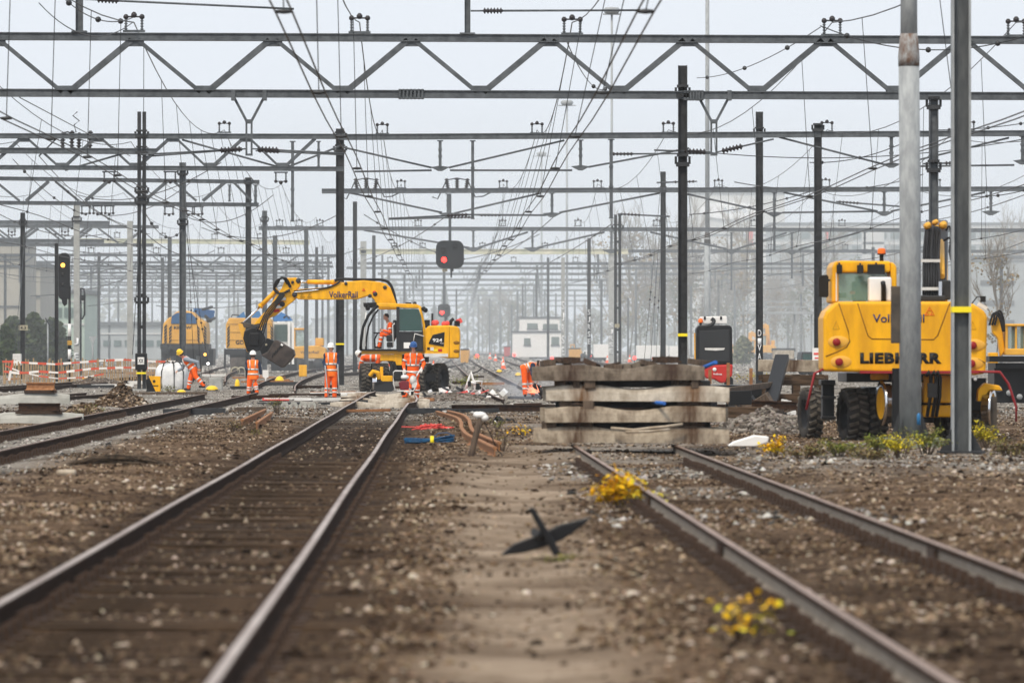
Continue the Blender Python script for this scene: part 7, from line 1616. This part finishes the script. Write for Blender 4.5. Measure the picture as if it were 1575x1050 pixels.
m = MB(); m.lathe([(3.6 * k, 0), (3.8 * k, .06), (3.2 * k, .14), (0, .17)], Q.p(1077.5, 496, -.6), (0, 0, 1), 12); m.build('beacon', M['beacon'], r); m = MB(); m.tube(Q.p(1077.5, 503, -.6), Q.p(1077.5, 496, -.6), .05, seg=8); m.build('beacon_stem', M['black'], r)
hose(r, [Q.p(1083, 503, -.7), Q.p(1090, 501, -.75), Q.p(1096, 498, -.75), Q.p(1098, 493, -.7), Q.p(1094, 490, -.7)], .08, 'darkgrey')
m = MB(); m.prism(Q.poly([(1077, 562), (1126, 560), (1125, 577), (1118, 587), (1108, 589), (1098, 583), (1086, 582), (1079, 574)]), -.85, .8); m.build('base_cover', M['red'], r, bevel=.06)
m = MB(); m.lathe([(0, .02), (3 * k, .02), (3 * k, 0)], Q.p(1099, 568, -.86), (0, -1, 0), 14); m.build('emblem', M['white'], r); text_part('Kubota', 'lettering', M['whitetext'], r, Q.p(1104, 575, -.87), 3 * k, 13 * k, bold=.02)
m = MB(); m.beam(Q.p(1068.5, 512, -.6), Q.p(1069, 556, -.6), .05, .05); m.build('side_strip', M['yellow'], r)
for s in (-1, 1): m = MB(); m.box((s * .62, 0, .22), (.3, 1.9, .44)); m.build('crawler_track', M['black'], r, bevel=.12)
# far site vehicles
def cabin(label, xa, xb, ya, yb, D, wins, mt='white', roof=None):
    k = D / F; o = P((xa + xb) / 2, yb, D); Q = PX((xa + xb) / 2, D); Q.o = o; r = thing('site_cabin', label, 'cabin', o)
    m = MB(); m.box(((0), 1.4, (yb - ya) * k / 2), ((xb - xa) * k, 2.8, (yb - ya) * k)); m.build('wall', M[mt], r, bevel=.02)
    m = MB(); m.box((0, 1.4, (yb - ya) * k + .05), ((xb - xa) * k + .2, 3.0, .12)); m.build('roof', M['steel'], r)
    for a, b_, c, d in wins:
        m = MB(); m.box(Q.p((a + b_) / 2, (c + d) / 2, -.02), ((b_ - a) * k, .06, (d - c) * k)); m.build('window', M['glass'], r, bevel=.01); m = MB(); m.box(Q.p((a + b_) / 2, d + .7, -.06), ((b_ - a) * k + .1, .1, .07)); m.build('sill', M['steel'], r)
    return r
cabin('white site cabin on the ground with orange band and dark door', 788, 866, 511, 549, 500, [(806, 816, 520, 530), (848, 860, 518, 530)]); cabin('white site cabin stacked on top with wide dark windows', 799, 861, 489, 510, 500, [(811, 827, 497, 505), (835, 858, 498, 506)])
def crate(nm, label, cat, xa, xb, ya, yb, D, mt, dy=2.2, ribs=0):
    k = D / F; o = P((xa + xb) / 2, yb, D); o.z = gz(D) if abs(o.z - gz(D)) < 1.2 else o.z; w_, h = (xb - xa) * k, (yb - ya) * k; r = thing(nm, label, cat, o)
    m = MB(); m.prism([(-w_ * .46, .12), (w_ * .46, .12), (w_ * .5, h), (-w_ * .5, h)], 0, dy); m.build('body', M[mt], r, bevel=.03)
    m = MB(); m.box((0, dy / 2, .06), (w_ * .8, dy * .8, .12)); m.box((0, dy / 2, h + .04), (w_ * 1.03, dy * 1.03, .09)); m.build('rim', M['steel_dark'], r)
    for i in range(3): m = MB(); m.box((w_ * (i - 1) * .3, -.03, h * .5), (.12, .07, h * .8)); m.build('rib', M[mt], r)
crate('skip_container', 'orange yellow skip right of the white site cabins', 'skip', 875, 893, 528, 547, 470, 'yellow_old'); crate('skip_container', 'far red skip between the dark conifers and the cabins', 'skip', 775, 785, 530, 546, 560, 'red'); crate('skip_container', 'orange skip behind the big boom excavator rear', 'skip', 708, 721, 524, 546, 420, 'yellow_old'); crate('skip_container', 'far orange skip left of the red skip', 'skip', 728, 738, 543, 550, 500, 'yellow_old')
def van(label, xa, xb, ya, yb, D, mt='white', front=-1, rear=False, cat='van'):
    k = D / F; w_, h = (xb - xa) * k, (yb - ya) * k; o = base((xa + xb) / 2, D); r = thing('parked_van', label, cat, o); s = front; q = w_ / 2
    if rear: prof = [(-q, h * .18), (q, h * .18), (q, h * .7), (q * .85, h), (-q * .85, h), (-q, h * .7)]
    else: prof = [(-q * s, h * .16), (q * s, h * .16), (q * s, h * .48), (q * .72 * s, h * .58), (q * .45 * s, h), (-q * .97 * s, h)]
    m = MB(); m.prism(prof, 0, 1.9 if not rear else 4.5); m.build('body', M[mt], r, bevel=.06)
    m = MB()
    if rear: m.prism([(-q * .75, h * .62), (q * .75, h * .62), (q * .68, h * .9), (-q * .68, h * .9)], -.02, .0)
    else: m.prism([(q * .2 * s, h * .58), (q * .66 * s, h * .6), (q * .42 * s, h * .92), (q * .2 * s, h * .92)], -.02, .0)
    m.build('window', M['glass'], r)
    for i in (-.62, .62): m = MB(); m.lathe([(0, -.1), (.32, -.1), (.32, .1), (0, .1)], (q * i, .1, .32), (0, 1, 0), 14); m.build('wheel', M['black'], r)
    if rear:
        for i in (-.88, .88): m = MB(); m.box((q * i, -.02, h * .5), (.12, .04, .4)); m.build('tail_lamp', M['redlight'], r)
van('white van right of the orange yellow skip', 894, 911, 534, 550, 480); van('white car below the tall pale handrail platform', 1216, 1233, 534, 554, 330, front=1, cat='car'); van('dark grey van seen from behind beside the excavator cab', 1232, 1251, 521, 557, 300, 'darkgrey', rear=True)
def trailer(label, xa, xb, ya, yb, D):
    k = D / F; w_, h = (xb - xa) * k, (yb - ya) * k; r = thing('truck_trailer', label, 'trailer', base((xa + xb) / 2, D)); m = MB(); m.box((0, 1.2, h * .62), (w_, 2.4, h * .76)); m.build('box_body', M['white'], r, bevel=.03)
    m = MB(); m.box((0, 1.2, h * .2), (w_ * .96, 2.2, .15)); m.build('underframe', M['steel_dark'], r)
    for i in (-.3, -.15, .3): m = MB(); m.lathe([(0, -.12), (.33, -.12), (.33, .12), (0, .12)], (w_ * i, .4, .33), (0, 1, 0), 14); m.build('wheel', M['black'], r)
trailer('white box trailer behind the thin dark graffiti mast', 913, 938, 522, 549, 460); trailer('white box trailer right of the joined grey posts', 979, 1028, 525, 552, 440); trailer('short white trailer against the yellow taped dark mast', 1030, 1048, 527, 552, 450)
Q = PX(1205, 330); k = Q.k; r = thing('flat_wagon', 'far wagon with rows of short stakes by the white car', 'wagon', Q.o); m = MB(); m.box(Q.p(1205, 553, 1), (34 * k, 2.4, .25)); m.box(Q.p(1205, 538, 1), (34 * k, 2.4, .2)); m.build('deck', M['steel'], r)
for i in range(9): m = MB(); m.box(Q.p(1190 + i * 3.7, 545, -.2), (.14, .1, 13 * k)); m.build('stake', M['pile_a'], r)
slab_s = PX(1257, 160); k = slab_s.k; m = MB(); m.box((0, 0, 0), (17 * k, .06, 20 * k), 0); m.box((0, -.035, .02), (13 * k, .01, 3.2 * k), 1); m.box((0, -.035, -.1), (10 * k, .01, 2 * k), 1); m.box((0, .06, -.75), (.06, .05, 1.5), 0); tag(m.build('notice_board', [M['white'], M['red_pink']], None, P(1258, 545, 160)), 'white notice board with red print at the excavator body edge', 'sign')
# pale handrail platform with ladder
Q = PX(1215, 430); k = Q.k; r = thing('access_platform', 'pale steel platform with handrails and a ladder in the mist', 'platform', Q.o)
m = MB(); m.box(Q.p(1215, 481, 0), (154 * k, 1.2, .2)); m.build('deck', M['galv'], r)
for px in (1143, 1178, 1222, 1248, 1290): m = MB(); m.beam(Q.p(px, 553 if px in (1143, 1222, 1248) else 481, 0), Q.p(px, 464, 0), .12, .12); m.build('post', M['galv'], r)
for y in (464, 472): m = MB(); m.beam(Q.p(1140, y, 0), Q.p(1292, y, 0), .09, .09); m.build('handrail', M['galv'], r)
for px in (1224, 1232): m = MB(); m.beam(Q.p(px, 553, -.5), Q.p(px, 470, -.5), .08, .08); m.build('ladder_rail', M['galv'], r)
for i in range(14): m = MB(); m.beam(Q.p(1224, 482 + i * 5, -.5), Q.p(1232, 482 + i * 5, -.5), .06, .06); m.build('rung', M['galv'], r)
m = MB(); m.beam(Q.p(1144, 505, 0), Q.p(1166, 483, 0), .1, .1); m.build('brace', M['galv'], r)
# barrier lamps: small red lights along the far tracks
for i, (px, py, D) in enumerate(((849, 550, 420), (791, 547, 500), (976, 549, 430), (907, 549, 470), (734, 547, 480))):
    o = base(px, D); r = thing('marker_lamp', 'small red marker lamp standing by the far tracks', 'lamp', o, group='red marker lamps'); m = MB(); m.tube((0, 0, 0), (0, 0, .35), .04, seg=6); m.build('post', M['steel_dark'], r); m = MB(); m.ball((0, 0, .43), .13, 0, 10, 6); m.build('lens', M['lamp_red'], r)
# triangular and small far signs
Q = PX(143, 330); r = thing('warning_sign', 'grey triangular sign on a thin post seen from behind', 'sign', Q.o); m = MB(); m.prism(Q.poly([(136, 517), (149, 517), (142.5, 529)]), 0, .04); m.build('plate', M['galv'], r); m = MB(); m.tube(Q.p(142.5, 517, .08), (Q.x(142.5), .08, 0), .05, seg=6); m.build('post', M['galv'], r)
Q = PX(74, 300); r = thing('speed_sign', 'small dark slanting plate on a thin post before the hedge', 'sign', Q.o); m = MB(); m.beam(Q.p(70, 489), Q.p(77, 501), .2, .05); m.build('plate', M['blackpaint'], r); m = MB(); m.tube(Q.p(73.5, 495, .05), (Q.x(73.5), .05, 0), .04, seg=6); m.build('post', M['galv'], r)

# buildings
def building(label, xa, xb, ytop, D, mt, bands=(), wins=None, depth=14, wm='glass', ybot=None, roofm='steel', cat='building'):
    o = base((xa + xb) / 2, D); k = D / F; h = Z(ytop, D) - o.z; w_ = (xb - xa) * k; r = thing('building', label, cat, o); Q = PX((xa + xb) / 2, D)
    m = MB(); m.box((0, depth / 2, h / 2), (w_, depth, h)); m.build('wall', M[mt], r)
    m = MB(); m.box((0, depth / 2, h + .15), (w_ + .5, depth + .5, .3)); m.build('roof', M[roofm], r)
    for a, b_, c, d, mm, nm in bands:
        m = MB(); m.box(Q.p((a + b_) / 2, (c + d) / 2, -.05), ((b_ - a) * k, .12, (d - c) * k)); m.build(nm, M[mm], r)
    if wins:
        for (a, b_, c, d, nx_, nz_) in wins:
            for i in range(nx_):
                for j in range(nz_):
                    x = a + (b_ - a) * (i + .5) / nx_; y = c + (d - c) * (j + .5) / nz_; ww, hh = (b_ - a) / nx_ * .7 * k, (d - c) / nz_ * .6 * k
                    m = MB(); m.box(Q.p(x, y, -.03), (ww, .1, hh)); w0 = m.build('window', M[wm], r)
    return r, Q
M['wall_beige'] = mat('beige cladding', (.36, .35, .31), .85, 0, col2=(.32, .31, .275), scale=.4); M['wall_green'] = mat('pale green panel wall', (.40, .50, .43), .6, 0, col2=(.33, .43, .37), scale=.3); M['wall_grey'] = mat('grey panel wall', (.36, .39, .40), .8, 0, col2=(.31, .34, .35), scale=.3); M['wall_pale'] = mat('pale cladding', (.56, .57, .56), .8, 0, col2=(.51, .52, .51), scale=.3); M['wall_dark'] = mat('dark panel wall', (.12, .13, .14), .8)
building('tall beige building rising behind the kilometre plate mast', -60, 30, 372, 400, 'wall_beige', [(-60, 30, 398, 400, 'steel', 'cornice'), (-60, 30, 470, 472, 'steel', 'cornice')])
building('beige building block with green upper band beside the tall one', 30, 62, 410, 420, 'wall_beige', [(30, 62, 455, 457, 'steel', 'cornice')])
building('low pale green panel building behind the hedge', 40, 130, 452, 440, 'wall_green', [(40, 130, 462, 464, 'wall_pale', 'cornice'), (40, 130, 497, 500, 'wall_pale', 'cornice')], [(66, 128, 468, 494, 6, 1)])
building('grey hall roofed with pale steel beyond the first crane', 130, 262, 500, 520, 'wall_grey', [(130, 262, 512, 514, 'wall_pale', 'cornice')], [(140, 255, 520, 536, 7, 1)])
r_, Q_ = building('pale hall with a large oval name board on its gable', 1064, 1207, 297, 820, 'wall_pale', [(1064, 1207, 360, 363, 'steel', 'cornice')])
m = MB(); k_ = 820 / F; m.prism([(Q_.x(1122) + 46 * k_ * math.cos(a), Q_.z(324) + 13 * k_ * math.sin(a)) for a in np.linspace(0, 6.283, 33)[:-1]], -.4, 0); m.build('name_board', mat('white board', (.82, .83, .84), .6), r_); text_part('AcSoPo', 'lettering', mat('faint blue print', (.22, .30, .38), .6), r_, Q_.p(1130, 323, -.42), 9 * k_, 36 * k_)
building('long grey building with banded windows over the bare trees', 1186, 1720, 346, 700, 'wall_grey', [(1186, 1720, 346, 352, 'wall_pale', 'parapet'), (1186, 1720, 372, 376, 'wall_pale', 'cornice'), (1186, 1720, 388, 391, 'wall_pale', 'cornice'), (1150, 1158, 356, 378, 'red_pink', 'downpipe'), (1326, 1360, 354, 400, 'wall_pale', 'stair_panel'), (1270, 1274, 356, 386, 'red_pink', 'downpipe')], [(1190, 1700, 354, 371, 26, 1), (1190, 1700, 376, 388, 26, 1)])
building('grey office block with dark slab bands near the dark wagon', 1492, 1640, 398, 520, 'wall_grey', [(1508, 1560, 431, 438, 'wall_dark', 'window_band'), (1508, 1560, 462, 469, 'wall_dark', 'window_band'), (1508, 1560, 492, 499, 'wall_dark', 'window_band'), (1575, 1640, 431, 438, 'wall_dark', 'window_band'), (1492, 1640, 398, 401, 'wall_pale', 'parapet')])
building('long low grey shed far beyond the red signal', 480, 640, 492, 1000, 'wall_grey', [(480, 640, 503, 505, 'wall_pale', 'cornice')], [(490, 630, 512, 524, 9, 1)])

# trees
bark = mat('grey brown bark', (.27, .235, .19), .9, 0, var=.3, scale=2)
def tree_meshes(seed, h, spread, up):
    r = random.Random(seed); tr = MB(); tw = MB()
    def grow(p, d, L, rad, lv):
        n = 3; pts = [p]; q = p
        for i in range(n):
            d = (d + Vector((r.gauss(0, .10), r.gauss(0, .10), r.gauss(0, .05) + .03 * up))).normalized(); q = q + d * (L / n); pts.append(q)
        (tr if lv < 2 else tw).path(pts, [rad * (1 - .45 * i / n) for i in range(n + 1)], 5 if lv < 2 else 3, 0, False)
        if lv >= 4: return
        k = (9, 5, 5, 4)[lv]
        for i in range(k):
            f = (.3 if lv == 0 else .25) + (.72 if lv == 0 else .75) * (i + r.random()) / k; idx = min(int(f * n), n - 1); b_ = pts[idx].lerp(pts[idx + 1], f * n - idx)
            a = r.uniform(0, 6.28); side = Vector((math.cos(a), math.sin(a), 0)); nd = (d * (up + .25) + side * spread * r.uniform(.7, 1.2)).normalized()
            grow(b_, nd, L * r.uniform(.42, .6) * (1.05 - .35 * f if lv == 0 else 1), rad * .52, lv + 1)
    grow(Vector((0, 0, -.1)), Vector((0, 0, 1)), h * .8, h * .014, 0)
    return tr, tw
def leaf_cloud(seed, h, w_, n, s, z0=.25, mt=None):
    r = random.Random(seed); m = MB(); lobes = [(Vector((r.gauss(0, w_ * .26), r.gauss(0, w_ * .26), h * r.uniform(z0, .92))), w_ * r.uniform(.16, .32)) for _ in range(16)]
    for i in range(n):
        c, q = lobes[i % 16]; p = c + Vector((r.gauss(0, q * .55), r.gauss(0, q * .55), r.gauss(0, q * .5))); d = Vector((r.gauss(0, 1), r.gauss(0, 1), r.gauss(0, 1))).normalized(); a, b_ = frame(d); t = s * r.uniform(.5, 1.3)
        m.add([p - a * t * .5, p + b_ * t * .4, p + a * t * .5, p - b_ * t * .4], [(0, 1, 2, 3)])
    return m
bl = [leafmat('pale autumn leaves', [(.20, .17, .10), (.32, .25, .13), (.38, .24, .10), (.24, .25, .15)]), leafmat('olive leaves', [(.10, .12, .06), (.16, .18, .09), (.22, .22, .12), (.13, .15, .08)])]
var = []
for s in range(4):
    tr, tw = tree_meshes(60 + s, 14, (.55, .7, .45, .8)[s], (1.0, .8, 1.3, .7)[s]); lc = leaf_cloud(80 + s, 14, (4.2, 5.2, 3.4, 5.6)[s], (420, 700, 300, 520)[s], .42)
    var.append((tr.mesh('trunk', bark), tw.mesh('twigs', bark), lc.mesh('crown', bl[s % 2])))
tq = random.Random(21)
def tree(px, D, ytop, v, label, group, thick=True):
    o = base(px, D); r = thing('bare_tree', label, 'tree', o, tq.uniform(0, 6), group); sc = (Z(ytop, D) - o.z) / 14
    for nm, me_ in zip(('trunk', 'twigs', 'crown'), var[v]):
        o2 = bpy.data.objects.new(nm, me_); COL.objects.link(o2); o2.parent = r
    r.scale = (sc * tq.uniform(.8, 1.1), sc * tq.uniform(.8, 1.1), sc); return r
TL = 'thin half bare autumn tree in the misty row before the grey buildings'
for i, px in enumerate([968, 985, 1002, 1016, 1036, 1058, 1076, 1098, 1112, 1134, 1146, 1176, 1196, 1214, 1238, 1278, 1302, 1322, 1346, 1535, 1562, 1590, 1505, 955, 938, 915, 895, 1122, 1186, 1226, 1050, 1290, 1380]):
    tree(px, 560 + tq.uniform(0, 110), (tq.uniform(385, 445) if i % 5 else 352) if px > 930 else tq.uniform(452, 485), i % 4, TL, 'misty autumn trees')
tree(1530, 330, 385, 0, 'larger bare tree standing close before the grey office block', None)
for i, px in enumerate((780, 795, 762, 748)): tree(px, 700 + 20 * i, 455 + 5 * i, 1, 'small far tree left of the white site cabins', 'small far trees')
def bush(px, D, ytop, wpx, label, mt, n=2600, s=.35, name='bush', conic=False, group=None):
    o = base(px, D); k = D / F; h = Z(ytop, D) - o.z; w_ = wpx * k; r = thing(name, label, 'tree' if conic else 'shrub', o, group=group); rr = random.Random(int(px)); m = MB()
    for i in range(n):
        z = h * rr.random() ** (1.5 if conic else .8); q = w_ / 2 * ((1 - z / h) ** .7 + .08 if conic else math.sqrt(max(.05, 1 - (z / h) ** 3)))
        a = rr.uniform(0, 6.28); d_ = q * math.sqrt(rr.random()) * (1 + .22 * math.sin(3 * a + z) + .15 * math.sin(7 * a + 2 * z)); p = Vector((math.cos(a) * d_, math.sin(a) * d_, z * (1 + .06 * math.sin(5 * a)))); dd = Vector((rr.gauss(0, 1), rr.gauss(0, 1), rr.gauss(0, 1))).normalized(); f1, f2 = frame(dd); t = s * rr.uniform(.5, 1.3)
        m.add([p - f1 * t * .5, p + f2 * t * .4, p + f1 * t * .5, p - f2 * t * .4], [(0, 1, 2, 3)])
    m.build('crown', mt, r); t_ = MB(); t_.tube((0, 0, 0), (0, 0, h * .7), w_ * .03, w_ * .01, 6); t_.build('trunk', bark, r)
bush(20, 330, 492, 50, 'dark green hedge bush at the beige building', dgl); bush(52, 330, 486, 46, 'dark green hedge bush behind the kilometre plate mast', dgl); bush(82, 335, 494, 46, 'dark green hedge bush left of the amber signal', dgl); bush(8, 300, 505, 30, 'dark low bush at the very edge of the view', dgl, 1400)
bush(668, 880, 474, 20, 'dark conifer left in the pair behind the small red signal', dgl, 1800, .6, 'conifer', True); bush(684, 860, 448, 26, 'taller dark conifer behind the small red signal', dgl, 2400, .6, 'conifer', True); bush(690, 800, 496, 30, 'rounded dark shrub under the taller conifer', dgl, 1800, .5)
bush(1142, 420, 520, 30, 'pale shrub behind the far yellow machines', bl[1], 900, .35); bush(1395, 330, 480, 46, 'bare brown shrub behind the excavator boom', bl[0], 1200, .3)
fw = MB(); fr_ = random.Random(77)
for i in range(9000):
    x = fr_.uniform(-130, 130); y = 1120 + fr_.uniform(0, 60); hh = 9 + 5 * float(vnoise(np.array([x]), np.array([0.0]), 14, 41)[0]) + 2.5 * float(vnoise(np.array([x]), np.array([0.0]), 4, 42)[0]); p = Vector((x, y, 1 + hh * fr_.random() ** .8)); d = Vector((fr_.gauss(0, 1), fr_.gauss(0, 1), fr_.gauss(0, 1))).normalized(); a, b_ = frame(d); t = fr_.uniform(.7, 1.9)
    fw.add([p - a * t * .5, p + b_ * t * .4, p + a * t * .5, p - b_ * t * .4], [(0, 1, 2, 3)])
tag(fw.build('far_wood', bl[1]), 'far wooded edge closing the view down the tracks', 'wood', kind='stuff')

# smoke: pale blue lobes of even density
def smoke(name, label, lobes, dens, col):
    m = bpy.data.materials.new(name + ' air'); m.use_nodes = True; n = m.node_tree; n.nodes.remove(n.nodes['Principled BSDF']); v = n.nodes.new('ShaderNodeVolumePrincipled'); v.inputs['Color'].default_value = (*col, 1); v.inputs['Density'].default_value = dens
    n.links.new(v.outputs['Volume'], n.nodes['Material Output'].inputs['Volume']); b = MB()
    for c, rad in lobes: b.ball(c, rad, 0, 24, 14)
    return tag(b.build(name, m), label, 'smoke', kind='stuff')
smoke('smoke', 'thin blue grey smoke bank hanging low over the far tracks', [((0, 640, 4), (260, 400, 19))], .00125, (.88, .945, 1))
smoke('smoke', 'blue smoke puffs around the bending worker', [(P(832, 597, 179), (.9, 1.2, .55)), (P(815, 602, 178.5), (.8, 1.2, .4)), (P(800, 590, 181), (.9, 1.4, .45)), (P(850, 588, 180), (.9, 1.2, .7)), (P(838, 580, 180), (.6, 1.0, .7))], .10, (.78, .86, 1))
Q = PX(824, 177.2); r = thing('sparks', 'orange sparks and glow from the grinding at the bending worker', 'sparks', Q.o); sr = random.Random(6); m = MB()
for i in range(20):
    a = Q.p(829, 604, 0) + Vector((sr.gauss(0, .04), sr.gauss(0, .04), 0)); d = Vector((-sr.uniform(.05, .42), sr.uniform(-.1, .1), sr.uniform(.0, .30))); m.tube(a + d * .3, a + d, .014, .004, 4)
m.build('spark', M['flame'], r); r.children[0]['kind'] = 'stuff'
m = MB(); m.beam(Q.p(820, 592, .1), Q.p(838, 604, .2), .12, .15); m.lathe([(0, -.03), (.17, -.03), (.17, .03), (0, .03)], Q.p(836, 602, .1), (0, 1, 0), 14); tag(m.build('rail_grinder', M['blackpaint'], None, Q.o), 'dark hand grinder held on the rail by the bending worker', 'grinder')
